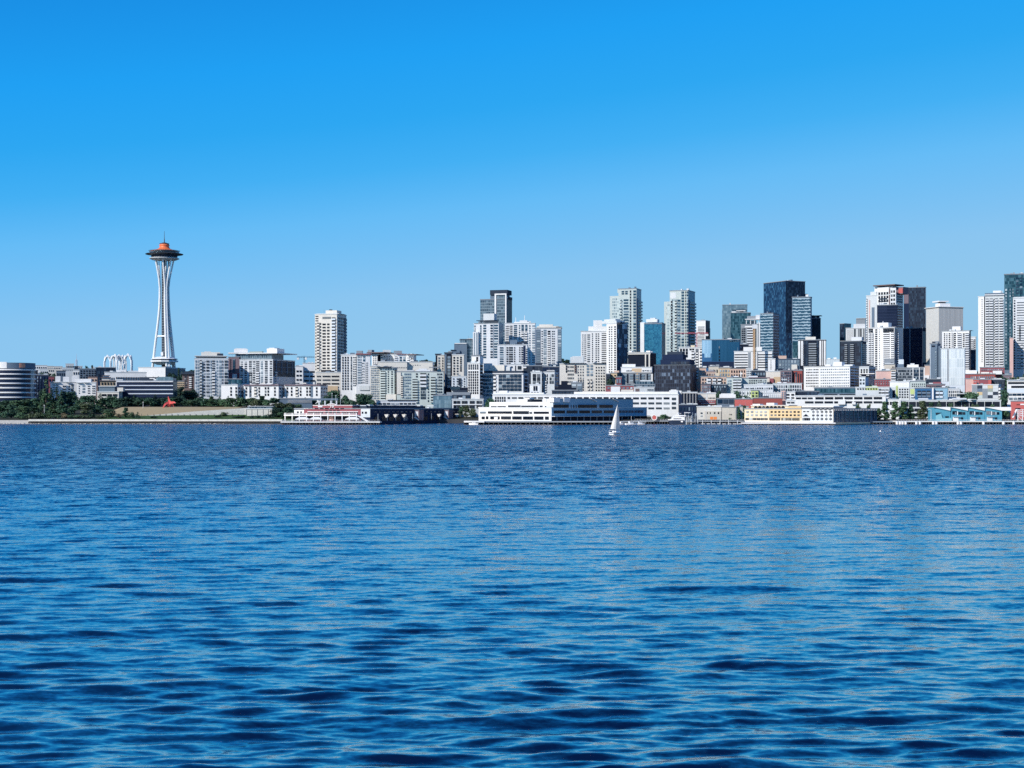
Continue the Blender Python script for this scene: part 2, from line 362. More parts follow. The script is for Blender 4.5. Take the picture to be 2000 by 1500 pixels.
def B(label, xl, xc, xr, yt, Y, a, wallk, zones=(), vols=(), yv=None, cat='apartment building', name='apartment_building', group=None,
      depth=18., zb=None, roof=None, root=None):
    b = Bld(xl, xc, xr, yt, Y, a, depth, zb)
    root = empty(name, (b.C.x, b.C.y, b.z0), -b.A)
    tag(root, label, cat, group); NB[0] += 1
    MB().box(-b.w, 0, 0, b.d, 0, b.h).build('wall', M(wallk), root)
    rk = roof or ('LG' if wallk in ('W', 'W2', 'CR', 'LG', 'WB') else 'G')
    MB().box(-b.w - .35, .35, -.35, b.d + .35, b.h + .003, b.h + .75).build('roof', M(rk), root)
    counts = {}; pool = {}
    yv = yv if yv else HZ + (12 - b.z0) * F / Y - 2
    for zn in zones:
        q = zn.split(); face, kind = q[0], q[1]
        if kind == 'm' or kind == 'p':      # curtain wall / panel: key x0 x1 y0 y1 [proud]
            key = q[2]; x0, x1, y0, y1 = [None if v == '-' else float(v) for v in (q[3:7] + ['-'] * 4)[:4]]
            pr = float(q[-1]) if len(q) > 7 and q[-1] != '-' else .12
            if face == 'L': ua = b.tL(x0) if x0 is not None else b.w - .1; ub = b.tL(x1) if x1 is not None else .1
            else: ua = b.tR(x0) if x0 is not None else .1; ub = b.tR(x1) if x1 is not None else b.d - .1
            lo, hi = min(ua, ub), max(ua, ub); zt = b.z(y0) if y0 is not None else b.h - .3; zb_ = b.z(y1) if y1 is not None else max(.5, b.z(yv) - 2)
            m = MB().box(-(hi - lo) / 2, (hi - lo) / 2, -pr, .2, zb_ - zt, 0)
            nm = 'glass_wall' if kind == 'm' else 'wall_panel'
            if face == 'L': m.build(nm, M(key), root, (-(lo + hi) / 2, 0, zt))
            else: m.build(nm, M(key), root, (0, (lo + hi) / 2, zt), math.pi / 2)
            continue
        # face kind cols rows wf hf mat x0 x1 y0 y1
        cols, rows, wf, hf, key = int(q[2]), int(q[3]), float(q[4]), float(q[5]), q[6]
        x0, x1, y0, y1 = [None if v == '-' else float(v) for v in (q[7:11] + ['-'] * 4)[:4]]
        if face == 'L': ua = b.tL(x0) if x0 is not None else b.w * .98; ub = b.tL(x1) if x1 is not None else b.w * .02
        else: ua = b.tR(x0) if x0 is not None else b.d * .02; ub = b.tR(x1) if x1 is not None else b.d * .98
        lo, hi = min(ua, ub), max(ua, ub); zt = b.z(y0) if y0 is not None else b.h - .8; zb_ = b.z(y1) if y1 is not None else max(1., b.z(yv))
        cw = (hi - lo) / cols; ch = (zt - zb_) / rows
        for j in range(rows):
            zc = zt - (j + .5) * ch
            for i in range(cols):
                u = lo + (i + .5) * cw
                if kind == 'g' or kind == 'r':
                    part_at(b, root, face, unit_box(key, 'w'), 'window', u, zc, cw * wf * (1.12 if wf < .72 and kind == 'g' else 1.), ch * hf * (1.13 if rows > 1 and kind == 'g' and hf < .8 else 1.), .45, counts, pool, key)
                elif kind == 'b':      # dark opening behind a balcony
                    part_at(b, root, face, unit_box('dk', 'w'), 'window', u, zc, cw * wf * .9, ch * .74, .40, counts, pool, 'dk')
                    part_at(b, root, face, unit_balcony(key), 'balcony', u, zc, cw * wf, ch, 1.6 * hf, counts, pool, key)
                elif kind == 's':      # projecting floor edge
                    part_at(b, root, face, unit_box(key, 'w'), 'floor_edge', u, zc, cw * wf, ch * hf, .7, counts, pool, key)
                elif kind == 'v':      # upright fin / pier
                    part_at(b, root, face, unit_box(key, 'w'), 'pillar', u, zc, cw * wf, ch * hf, .6, counts, pool, key)
                elif kind == 'x':      # shade of a deep bay as a flat panel; glazed fronts use it too
                    part_at(b, root, face, unit_box(key, 'w'), 'opening', u, zc, cw * wf * (1.12 if wf < .72 and kind == 'g' else 1.), ch * hf * (1.13 if rows > 1 and kind == 'g' and hf < .8 else 1.), .45, counts, pool, key)
    for (nm, mk), m in pool.items():
        tag(m.build(nm, M(mk), root), kind='stuff')
    for vn in vols:                        # part mat x0 x1 ytop ybot dY depth
        q = vn.split(); nm, key = q[0], q[1]; x0, x1, y0 = map(float, q[2:5]); dy = float(q[6]) if len(q) > 6 else 3.; dp = float(q[7]) if len(q) > 7 else 8.
        yb_ = None if len(q) < 6 or q[5] == '-' else float(q[5])
        zt = b.z(y0, dy); zl = b.h + .75 if yb_ is None else b.z(yb_, dy)
        if abs(b.a) < 45: m = MB().box(-b.tL(x0, dy), -b.tL(x1, dy), dy, dy + dp, zl + .004, zt)
        else: m = MB().box(-dy - dp, -dy, b.tR(x0, dy), b.tR(x1, dy), zl + .004, zt)
        m.build(nm, M(key), root)
    if b.w > 7 and b.d > 7 and name != 'house':      # roof plant
        rr = random.Random(int(xl * 7 + yt)); tall = min(2.6, .9 + b.h * .02)
        for i in range(rr.choice((1, 2, 2, 3))):
            ux = -rr.uniform(.12, .85) * b.w; uy = rr.uniform(.25, .7) * b.d; s1, s2, hh = rr.uniform(.7, 2.2), rr.uniform(.7, 1.6), rr.uniform(.5, 1.) * tall
            MB().box(ux - s1, ux + s1, uy - s2, uy + s2, b.h + .754, b.h + .75 + hh).build('roof_plant', M(rr.choice(('LG', 'W2', 'G', 'DG', 'SL'))), root)
        if rr.random() < .35:
            ux = -rr.uniform(.2, .8) * b.w; MB().tube((ux, b.d * .4, b.h + .75), (ux, b.d * .4, b.h + 2.5 + tall * 1.2), .12, .08, 5).build('aerial', M('G'), root)
    return root, b
def building(label, *a, **k):
    k.setdefault('cat', 'building'); k.setdefault('name', 'building'); return B(label, *a, **k)
def tower(label, *a, **k):
    k.setdefault('cat', 'high rise'); k.setdefault('name', 'tower_block'); return B(label, *a, **k)
def office(label, *a, **k):
    k.setdefault('cat', 'office building'); k.setdefault('name', 'office_building'); return B(label, *a, **k)
def house(label, *a, **k):
    k.setdefault('cat', 'house'); k.setdefault('name', 'house'); k.setdefault('depth', 10.); return B(label, *a, **k)
# ================================================================ the city, from the north shore to the south
# ---- far hill on the north side
G_ = 'houses on the far northern hill'
for q in [("long white flat building on the hill beside the round dark office", 62, 92, 714, 723, 'W', 2300), ("cream hill house with a flat roof behind the teal block", 92, 104, 715.5, 724, 'CR', 2250),
          ("low cream hill building nearest the thin mast's left foot", 104, 122, 716, 723, 'CR', 2350), ("small white house half hidden by dark hill trees", 120, 130, 718.5, 729, 'W', 2200),
          ("grey concrete block standing highest on the hill", 128, 144.5, 711, 722, 'LG', 2300), ("small dark hill house just right of the mast", 145, 152.5, 716, 721, 'DG', 2260),
          ("pale hill house behind the mottled teal block", 152, 161, 715.5, 721, 'LG', 2320), ("white house peeping over the navy block on the hill", 178, 185, 717, 723, 'W', 2250),
          ("white stucco house below the long white hill building", 78, 94, 722.5, 731, 'W', 2000), ("cream house with two gables on the hillside", 94, 106, 720, 729, 'CR', 2050),
          ("slate blue hill house under the grey concrete block", 110, 128, 725, 738, 'SL', 1900), ("white gabled house on the slope below the mast", 142, 156, 723, 736, 'W', 1850),
          ("long pale flat below the grey hill block", 122, 143, 721, 726, 'LG', 2100), ("small dark house next to the round office roof", 66, 74, 724, 732, 'DG', 1850)]:
    lab, x0, x1, y0, y1, k, Y = q
    n = max(2, int((x1 - x0) / 4))
    house(lab, x0, x1, x1, y0, Y, 0, k, ["L g %d 1 .4 .5 dk - - %g %g" % (n, y0 + 1.5, y1 - 2)], group=G_, yv=y1, depth=12, roof='DG' if k in ('DG', 'SL') else None)
building("mottled teal block on the slope behind the white condominiums", 155, 189, 189, 721, 1720, 0, 'SL', ["L g 6 4 .5 .5 dk"], yv=740)
building("plain navy box in front of the white lattice arches", 187, 226, 226, 718.5, 1700, 0, 'NV', ["L m navy"], yv=742)
building("long white annex with tall slit windows under the lattice arches", 204, 286, 286, 728, 1560, 0, 'W', ["L g 18 1 .45 .8 dk 226 284 736 743", "L g 6 1 .3 .7 dk 206 224 737 743"],
         ["roof_unit LG 250 270 724 - 4", "roof_unit W 228 246 722.5 - 6", "vent DK 236 242 726 - 1 3", "vent DK 272 278 726.5 - 1 3"], yv=745, name='arts_hall', cat='hall')
building("blank white hall with an ivy dark side wall at the foot of the tall spire", 270, 323, 362, 718, 1640, 24, 'W', ["R m dots - - 719 745"], yv=748, name='arts_hall', cat='hall')
house("tan house with layered eaves beside the dark ribbon windowed office", 196, 226, 226, 745, 1500, 0, 'TN', ["L g 5 1 .45 .6 dk - - 746 753"],
      ["eave BR 194 228 743 744.5 -1 14", "upper_storey CR 199 214 738 743 1 8", "eave BR 197 217 736.5 738 0 11", "top_storey LG 201 213 734 736.5 2 6", "eave BR 199 215 733 734 1 9"], yv=756, roof='BR')
house("peach house behind the stepped white condominiums", 172, 190, 190, 737, 1530, 0, 'SA', ["L g 3 1 .4 .4 dk"], yv=746, roof='BR')
house("dark red house at the left end of the white condominiums", 94, 106, 106, 736, 1500, 0, 'MR', ["L g 2 1 .4 .4 dk"], yv=748, roof='BR')
# white terraced condominiums
r, b = B("white terraced condominium block with bay windows above the shoreline trees", 98, 150, 150, 747, 1420, 0, 'W',
  ["L g 1 4 .55 .45 lt 103 108 750 768", "L g 2 4 .4 .45 dk 109 114 750 768", "L g 2 3 .55 .5 dk 122 129 752 768", "L g 1 4 .6 .7 gy 138 144 750 770", "L g 1 3 .5 .5 dk 133 137 752 768"],
  ["tower W 108 118 735 - 1 8", "tower W 123 135 736 - 2 8", "tower W 140 151 735 - 1 8", "bay_roof LG 101 116 746 747 -2 3", "bay_roof LG 128 138 746 747 -2 3"], yv=772, name='condominium', cat='condominium')
for x0 in (110, 130):
    u = [b.tL(x0 + k, 1) for k in (0, 2, 4)]
B("white condominium wing with square paired windows next to the tan house", 150, 187, 188.5, 748, 1405, 6, 'W',
  ["L g 2 3 .6 .5 lt 160 166 751 768", "L g 2 4 .5 .4 dk 171 176 752 770", "L g 2 4 .5 .4 dk 179.5 186 752 770", "L g 1 4 .4 .4 dk 153 156 752 770"],
  ["upper_floor W 146 178 740 - 2 10", "bay_roof LG 150 160 747 748 -2 3", "bay_roof LG 163 173 746.5 747.5 -2 3"], yv=775, name='condominium', cat='condominium')
building("dark navy office block beside the round office", 64, 95, 95, 733, 1440, 0, 'NV', ["L g 5 7 .3 .6 md", "L p W 64 68 735 746"], yv=778, cat='office building', name='office_building')
building("pale stone building with a glass upper floor left of the ribbon windowed office", 190, 232, 240.5, 766, 1385, 12, 'CR',
  ["L x 3 1 .8 .75 dk 198 230 769 774"], ["glass_floor md 193 224 755 - 1 9", "roof LG 192 226 753.5 755 0 12", "stair_tower CR 229 240.5 757 - 0 8"], yv=778)
office("long dark office with white ribbon bands above the park trees", 228, 338, 346, 744.5, 1400, 14, 'DK',
  ["L m navyl 228 338 746 776", "L p W2 228 338 744.6 746.2 - .5", "L p WB 233 338 752 753.8 - .5", "L p WB 240 338 760 761.8 - .5", "L p WB 250 338 768 769.8 - .5", "R m teal - - 745 780"],
  ["roof_house DG 273 311 736.5 - 5 10", "roof_house LG 226 240 741 - 4 6", "roof_unit W 292 302 738.5 740 4.6 1", "glass_vault steel 305 338 738 - 2 12", "glass_vault steel 309 333 736 738 3 10"], yv=776, depth=30)
B("brown apartment block on the bank between the park trees and the grey tower", 356, 379, 382, 731, 1500, 8, 'BR',
  ["L g 2 6 .6 .5 gy 360 366 734 758", "L b 1 6 .8 .8 W2 369 375 734 758"], ["roof_hip DG 353 381 727.5 730.9 -2 16", "roof_hip DG 360 377 725 727.5 1 9"], yv=762)
building("tan stone retaining house on the bank beside the brown apartments", 345, 360, 360, 745, 1470, 0, 'TN', ["L g 4 3 .4 .3 dk"], yv=758, name='house', cat='house')
# ---- grey towers A and B
B("pale grey twelve storey block with balcony columns right of the tall spire", 380, 446, 446, 701, 1480, 0, 'W2',
  ["L g 1 12 .75 .6 lt 381 384.5 703 775", "L g 1 12 .8 .6 lt 385.5 389.5 703 775", "L b 1 12 1 .7 LG 390 394.5 703 775", "L g 1 12 .9 .52 gy 395 400.5 703 775", "L g 1 12 .9 .52 gy 402.5 409 703 775",
   "L g 1 12 .8 .62 lt 410.5 413 703 775", "L b 1 8 1 .9 W 414 420 722 770", "L g 1 4 .9 .52 gy 414 420 703 722", "L g 1 12 .9 .52 lt 422 425.5 703 775", "L g 1 12 .9 .62 lt 427.5 433 703 775", "L g 1 12 .5 .62 dk 434 436 703 775", "L g 1 12 .9 .62 gy 438 445 703 775"],
  ["glass_storey gy 383 442 696.5 - 1.5 14", "roof_slab LG 380 444 694.8 696.3 0 17", "penthouse CR 393 430 688 694.7 4 9", "penthouse DG 424 436 690.5 694.7 3 8", "roof_unit LG 399 412 686.5 688 5 4"], yv=778, depth=20)
B("slim plum brown block with a red and white base between the two grey blocks", 446, 467, 470, 698, 1510, 8, 'PU',
  ["L g 1 10 .8 .7 bl 454 460 701 728", "L g 1 7 .6 .5 dk 448 452 701 728", "L p MR 446.5 468 729 740 .5", "L p W 454 463 730.5 742 .8", "L g 2 1 .5 .6 dk 455 462 733 738"], yv=760)
building("low teal glass podium under the red base of the plum brown block", 446, 472, 472, 741, 1460, 0, 'SL', ["L m teal"], yv=752, cat='podium building')
B("pale grey block with a wide flat roof canopy and a dark glass side", 468, 533, 576, 703, 1490, 27, 'W2',
  ["L g 1 10 .85 .52 gy 469.5 475 704 748", "L g 1 10 .85 .52 gy 477.5 483 704 748", "L g 1 10 .85 .6 gy 486 492 704 748", "L g 1 10 .85 .52 gy 493.5 499 704 748", "L b 1 5 1 .8 W2 500 507 724 748", "L g 1 5 .9 .52 gy 500 507 704 724",
   "L g 1 10 .85 .6 lt 509 514 704 748", "L g 1 10 .85 .6 gy 517 523 704 748", "L g 1 10 .85 .52 gy 526.5 532 704 748", "L p DK 491.4 492.6 727 747",
   "R m navy - - 704 735", "R v 4 1 .12 1 SL - - 703 730", "R s 1 3 1 .12 SL - - 703 730", "R b 1 5 .5 .8 W2 535 541 724 748"],
  ["glass_storey slate 470 531 692 - 3 25", "canopy W 466 541 688.5 690.3 0 44", "plant_drum W 521 541 680.5 688.4 14 16", "plant_drum W2 525 536 679 680.4 16 11", "planter GN 487 512 686 688.4 6 3"], yv=748, roof='LG')
B("glass penthouse block under a white brimmed roof behind the plum brown block", 460, 481, 481, 697, 1560, 0, 'W2', ["L m slate - - 691 700"],
  ["glass_storey slate 460 480 691 - 0 12", "canopy W 446 486 688.5 691 -3 18", "plant_drum W 457 484 681.5 688.4 2 12", "plant_drum W 460 481 680.5 681.4 3 9"], yv=702, depth=14)
for lab, x0, x1, y0, Y, extra in (("white stepped hospital like block under the tower crane", 591, 617, 710, 1700, ["L r 2 3 .8 .35 dk 593 616 722 748"]), ("small white annex with strip windows left of the tall beige high rise", 577, 592, 716, 1690, ["L r 2 3 .7 .4 dk 578 590 721 746"])):
    building(lab, x0, x1, x1, y0, Y, 0, 'W', extra, yv=750, depth=14)
# ---- beige tower
tower("tall beige high rise with balcony stack and dark blue side wall", 615, 658, 676.5, 614, 1520, 22, 'CR',
  ["L g 1 16 .5 .45 dk 616 618 629 724", "L b 1 16 1 .5 CR 619 624 629 724", "L g 1 16 .8 .5 gy 624.5 627.5 629 724", "L g 1 15 1 .42 dk 630 636 630 722", "L g 1 15 1 .42 dk 639 643.5 630 722", "L b 1 17 1 .9 WB 648 655.5 619 724",
   "L g 1 1 1 .8 gy 630 646 618 622.5", "L g 2 3 .6 .4 dk 616 622 615 628", "R g 3 17 .6 .5 md 660 675 618 722", "R b 1 17 1 .5 SL 672 676.4 618 722"],
  ["upper_storey CR 617 662 612 - 2 18", "penthouse CR 636 658 606 611.9 6 12", "roof_unit DG 643 647 604 606 8 3", "vent W 656 659 607 - 8 2", "dark_plinth DK 627 657 722.5 727.5 -.4 1"], yv=728)
building("beige parking podium with long dark openings under the tall high rise", 617, 666.5, 668, 728, 1500, 3, 'CR',
  ["L x 1 3 1 .36 dk 630 645 731.5 753", "L x 1 3 1 .36 dk 647.5 662 731.5 753", "L x 2 3 .7 .36 dk 618.5 627 731.5 753"], ["lower_wing TN 636 660 754 768 -1 3"], yv=756, name='parking_garage', cat='parking garage', depth=26)
# ---- low red roofed apartments above the park
for i, (lab, x0, xc, x1, yt) in enumerate((("white flat fronted block with one dark side, beside the shoreline poplars", 432, 464, 481, 752.5), ("white red roofed apartments behind the pale park pavilion", 476, 544, 561, 753.5), ("white red roofed apartments just left of the beige parking podium", 556, 626, 640, 753.5))):
    zn = ["L g 1 3 .8 .6 dk %g %g 755 774" % (x0 + (xc - x0) * f, x0 + (xc - x0) * f + 3.5) for f in ((.55, .86) if i == 0 else (.05, .17, .42, .6, .68, .87))]
    if i: zn += ["L b 1 3 1 .7 CR %g %g 755 774" % (x0 + (xc - x0) * .30, x0 + (xc - x0) * .38), "L p SL %g %g 754 776" % (x0 + (xc - x0) * (.16 if i == 1 else .72), x0 + (xc - x0) * (.22 if i == 1 else .79))]
    zn += ["R g 3 3 .4 .4 md"]
    vo = [] if i == 0 else ["eave_roof PU %g %g 750.8 753 -1.2 16" % (x0, xc), "roof_unit DG %g %g 747.5 749.4 3 4" % (x0 + 15, x0 + 26), "roof_unit CR %g %g 747.5 749.4 3 4" % (x0 + 35, x0 + 42)]
    B(lab, x0, xc, x1, yt, 1400, 20, 'W', zn, vo, yv=776, group='low white apartments above the park')
building("low greenhouse like shed with white slats among the park trees", 545, 610, 610, 779, 1330, 0, 'SL', ["L v 22 1 .25 1 W 562 609 781 787"], yv=792, name='glasshouse', cat='shed', depth=10)
building("pale concrete park pavilion with upright joints and a glass clerestory", 481, 531, 534, 799, 1248.5, 6, 'CR', ["L p DG 481.2 482 800 815", "L p DG 491.6 492.4 800 815", "L p DG 502.6 503.4 800 815", "L p DG 513.6 514.4 800 815", "L p DG 523.6 524.4 800 815"],
  ["clerestory slate 484 532 794 - 2 10", "roof_slab LG 483 534 793 793.9 1 12"], yv=815, name='pavilion', cat='pavilion', depth=14)
# ---- white complex right of the beige tower
g2 = 'pale condominium blocks with red brown cornices'
B("white curved condominium with rows of narrow slit windows beside the beige podium", 666, 696, 696, 693.5, 1440, 0, 'W', ["L g 3 13 .42 .62 dk 667 682 696 762", "L g 1 13 .5 .7 gy 684 688 696 762", "L g 2 13 .5 .45 gy 689 696 696 755"], ["roof_edge W 666.4 690 692.5 - 1 12"], yv=764, group=g2)
B("white condominium with the nearest red brown cornice and blue glass bays", 696, 723, 724, 694, 1435, 3, 'W2', ["L p DK 696 696.8 695 752", "L g 2 11 .7 .5 lt 698 706 695 750", "L g 1 3 1 .8 bl 709 713 695 706", "L g 2 8 .35 .4 gy 705.5 712 707 750", "L g 2 11 .4 .4 dk 713 719 707 750"],
  ["cornice MR 694.5 724.5 690.5 - -2 18", "plant_room G 696 708 685 690.4 4 8", "plinth LG 702 722 753 762 -1 4"], yv=753, group=g2)
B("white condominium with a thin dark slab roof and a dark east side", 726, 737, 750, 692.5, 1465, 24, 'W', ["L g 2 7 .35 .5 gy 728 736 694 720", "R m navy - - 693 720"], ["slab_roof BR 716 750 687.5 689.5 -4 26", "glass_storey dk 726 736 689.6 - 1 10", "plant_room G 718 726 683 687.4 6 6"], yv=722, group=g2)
B("white condominium under the square grey plant room, no cornice", 743, 770, 770, 692.5, 1470, 0, 'W', ["L g 4 5 .4 .4 gy 749 768 695 716", "L b 1 5 .9 .6 W 743 748 693 716"], ["plant_room LG 747.5 763 683.5 - 4 8", "roof_unit DK 751 754 690 - 2 2"], yv=718, group=g2)
B("white condominium with a short red brown cornice right of the square plant room", 770, 794, 794, 693.5, 1460, 0, 'W', ["L b 1 4 .8 .6 W2 770 777 696 710", "L g 1 4 .9 .6 bl 780 785 696 716", "L g 1 4 .9 .6 bl 787 792 696 716"], ["cornice MR 774 795 691 - -2 18", "plant_room G 769 785 685 690.9 5 8"], yv=716, group=g2)
B("white condominium under a long thin overhanging dark roof", 794, 808, 813, 694, 1455, 20, 'W', ["L b 1 4 .9 .7 W 795 801 698 716", "L g 2 3 .45 .5 dk 802 808 698 714"], ["slab_roof BR 793 813 691.5 692.8 -4 22"], yv=716, group=g2)
B("long cream upper terrace block behind the balconied condominiums", 738, 795, 795, 707.5, 1440, 0, 'CR', ["L g 7 1 .35 .3 dk 772 795 716 720"], ["stair_head W 741 752 706 - 2 5"], yv=722)
B("white upper terrace block left of the hill trees", 795, 845, 848, 708, 1445, 3, 'CR', ["L g 5 1 .3 .3 gy 800 822 711 715"], ["wing LG 838 848 713 - 1 6"], yv=724, depth=12)
B("yellowish white condominium covered with small square windows", 723, 742, 742, 715.5, 1400, 0, 'CR', ["L g 5 14 .5 .5 lt 724 741 717 780"], ["stair_head CR 725 736 714 - 2 6"], yv=782)
B("grey green condominium with a deep column of curved balconies", 742, 770, 776, 719, 1395, 16, 'PG', ["L b 1 12 1 1 PG 743 753.5 724 782", "L g 1 11 .8 .5 gy 757 760 724 772", "L g 1 11 .8 .5 gy 763.5 768 724 772", "R g 1 11 .5 .6 dk", "L m slate 742 770 719.5 723.5"],
  ["slab_roof DG 736 762 716 717.4 -2 14", "podium CR 754 773 770 783 -4 5"], yv=782)
B("wide grey green condominium with a rounded bay and three balcony stacks", 775, 866, 867, 726.5, 1385, 2, 'PG',
  ["L b 1 10 1 .8 CR 783 787 733 776", "L g 3 10 .7 .5 lt 789 803 728 786", "L b 1 9 1 1 PG 805 816 740 786", "L g 1 2 .8 .5 dk 812 816 728 738", "L b 1 4 1 1.3 W2 820 833 728 756", "L g 4 4 .55 .7 gy 821 832 757 780", "L g 1 10 .7 .5 gy 835 838 728 786", "L b 1 9 1 1 PG 841 851 736 786", "L g 3 10 .6 .5 gy 853 864 728 786", "L g 1 1 1 .9 bl 854 862 721 726"],
  ["pale_wing CR 775 783 727 770 -.8 1", "gable W2 813 840 722 - 2 8", "gable W2 818 834 720 721.9 3 6", "stair_head LG 794 808 723 - 3 6", "slab_roof G 838 858 716.5 718 2 8", "plinth TQ 842 846 786 788 -1 1"], yv=788)
B("low white shop row with a dark roof strip below the condominiums", 735, 813, 813, 783, 1330, 0, 'W2', ["L x 9 1 .75 .6 gy 738 812 786 791"], ["roof_strip DK 757 814 781 782.6 -1 10"], yv=792, name='shop_row', cat='shops', depth=12)
building("teal glass building behind the dark pier sheds", 846, 882, 882, 773, 1310, 0, 'SL', ["L m steel"], ["roof_slab G 845 884 771.5 - 0 10", "upper_house G 872 918 766 771.4 6 8"], yv=792, depth=14)
building("dark low roofed house on the bank behind the concrete framed block", 884, 920, 920, 768, 1340, 0, 'DG', ["L g 4 1 .6 .5 md"], ["roof_hip DG 888 912 762 - 2 8", "roof_hip DK 898 914 757 - 5 5"], yv=782)
building("concrete framed block with large square dark openings and young trees in front", 883, 944, 944, 780.5, 1290, 0, 'LG', ["L x 2 1 .82 1 dk 885 899 783 797", "L x 2 1 .85 1 dk 901.5 913 783 797", "L x 2 1 .85 1 dk 917 927 783 797", "L x 2 1 .82 1 dk 930 942 783 797", "L s 1 1 1 .12 W 885 942 782 798"], yv=802, depth=14)
# ---- slim blocks left of the glass high rises
B("slim cream block with a dark left edge and a thin dark cap", 851, 868, 868, 694, 1500, 0, 'CR', ["L p DK 850.8 854 692 744", "L g 2 12 .5 .6 lt 855.5 859.5 697 758", "L g 1 12 .5 .55 dk 863 866 697 758"], ["roof_slab DK 849.5 860 690.8 - -1 8"], yv=760)
B("slim dark block with one column of pale windows", 868, 882.5, 884, 690, 1490, 4, 'DK', ["L g 1 10 1 .7 lt 874 880 695 758", "L p SL 868.5 872 692 756"], ["roof_slab DK 867 884 688 - -1 8"], yv=758)
B("tan block with three window columns standing before the stepped glass building", 883, 906, 907, 693.5, 1460, 2, 'CR', ["L g 1 8 .8 .55 dk 885 889 696 738", "L g 1 8 .8 .5 gy 891.5 895.5 696 738", "L g 1 8 .8 .6 dk 898 902 696 726"], yv=740)
B("stepped dark glass building with roof terraces, highest at its right", 898, 925, 925, 664, 1620, 0, 'SL', ["L m slate", "L g 1 8 .9 .5 lt 901 906 673 732"],
  ["mid_block SL 887 912 671 735 -3 12", "low_block SL 881 898 684 735 -5 12", "canopy W 888 911 670 671.5 -3.6 5", "roof_slab DG 898 925 662 - -1 10", "low_cap DG 880 890 683 684.4 -6 6"], yv=735)
B("pale blue grey low block with a ragged dark balcony line", 882, 911, 911, 736, 1420, 0, 'WB', ["L g 4 4 .3 .5 gy", "L b 1 3 1 .8 DG 895 901 738 752"], ["dome_roof GN 880 900 755 761 -6 5"], yv=757)
B("white grid fronted block topped by a smaller white block", 913, 937, 943, 709.5, 1400, 16, 'W', ["L g 5 2 .5 .85 gy 914 935 711 722", "L g 5 9 .5 .66 dk 914 935 724 770", "R g 2 9 .6 .6 dk"], ["upper_block W 921 937 694.5 - 3 12", "upper_window dk 930 934 697 706 2.8 1", "roof_cap G 920 938 693 694.4 2 14"], yv=772)
B("wide block of dark blue glass bays in a white frame with a rounded left end", 943, 1022, 1032, 730, 1405, 15, 'W2', ["L g 5 6 .7 .62 bl 943.5 963 731.5 775", "L b 1 6 1 .6 W 964 969 731.5 775", "L g 6 5 .88 .74 md 973.5 1019 731.5 764", "R g 1 6 .5 .6 dk"],
  ["dark_attic DG 945 1020 724 - 2 18", "roof_slab W 943 1021 728.5 729.9 -1.2 20", "plant_box CR 957 985 713 723.9 7 10", "plant_box LG 942 958 709 723.9 9 6", "plant_box LG 984 996 716 723.9 9 6"], yv=776)
# ---- glass high rises, centre left
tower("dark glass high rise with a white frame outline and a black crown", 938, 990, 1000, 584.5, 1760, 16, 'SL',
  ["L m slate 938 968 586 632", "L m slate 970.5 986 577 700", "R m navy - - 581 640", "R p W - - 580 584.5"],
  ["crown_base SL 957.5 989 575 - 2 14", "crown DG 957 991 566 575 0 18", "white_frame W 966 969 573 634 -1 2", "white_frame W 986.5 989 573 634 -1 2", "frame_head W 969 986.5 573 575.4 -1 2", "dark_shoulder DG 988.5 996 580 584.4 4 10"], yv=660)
tower("blue and white high rise with a dark blue side and a balconied bay", 925.5, 974, 983, 632, 1600, 18, 'W2',
  ["L g 1 14 1 .6 lt 926 929 634 700", "L g 1 14 .8 .7 bl 937.5 940.5 634 700", "L g 1 13 1 .55 bl 944 949.5 633 700", "L g 1 13 1 .55 md 958 962.5 633 700", "L g 1 13 1 .55 bl 965.5 972.5 633 700", "L p SL 963.5 965 633 700", "R m blue - - 633 690"],
  ["bay W2 923.5 934 647.5 705 -2.5 3", "bay_glass lt 925.5 927.5 649 704 -2.7 1", "bay_glass lt 930 932.5 649 704 -2.7 1", "roof_slab W 926 973 630.5 - -1 14", "plant_box LG 944 965 612 - 4 9", "thin_canopy DG 930 968 625 626 1 12", "attic gy 946 968 626.5 - 2 9"], yv=702)
tower("white high rise with a peaked gable front and two white masts", 986, 1045, 1046, 632, 1640, 3, 'W',
  ["L g 3 13 .4 .5 dk 987 995 635 690", "L g 2 13 .6 .5 dk 996 1001 635 680", "L g 1 13 .9 .55 bl 1003 1010 634 682", "L g 1 13 .8 .5 bl 1013 1016 634 690", "L g 1 3 .9 .9 bl 1018 1023 634 646", "L g 1 3 .9 .9 bl 1025.5 1030 634 646", "L b 1 9 1 .8 W 1018 1023 647 690", "L b 1 9 1 .8 W 1025 1030 647 690", "L g 1 16 .9 .5 lt 1033 1036 634 710", "L g 1 16 .9 .5 lt 1039 1045 634 710"],
  ["gable_block W 1004 1034 628.5 - 1 12", "gable_block W 1015 1030 625.6 628.4 1 10", "mast W 1006.8 1007.8 620 632 2 .6", "mast W 1024 1025 616 626 2 .6"], yv=712)
B("white mid height block with black barrel roof ends and one dark recessed strip", 971.5, 1030, 1031, 674, 1500, 2, 'W2',
  ["L g 1 8 1 .5 bl 976 983 677 712", "L p LG 984 987 675 712", "L g 1 8 1 .5 dk 989 992.5 677 712", "L g 1 8 1 .55 dk 994 1001.5 677 712", "L g 1 8 1 .5 dk 1004 1006 677 712", "L g 1 8 1 .5 dk 1014 1016 677 712", "L g 1 8 .9 .5 dk 1018 1021.5 677 712", "L p NV 1022 1026.5 675 712", "L g 1 8 .9 .5 dk 1027 1029.5 680 712"],
  ["roof_slab W 971 1022 672.6 - -.6 14", "plant_box SL 996 1010 664 - 4 8", "barrel_roof DG 987 997 668 - 5 7", "barrel_roof DG 1011 1030 667.5 - 5 7"], yv=714)
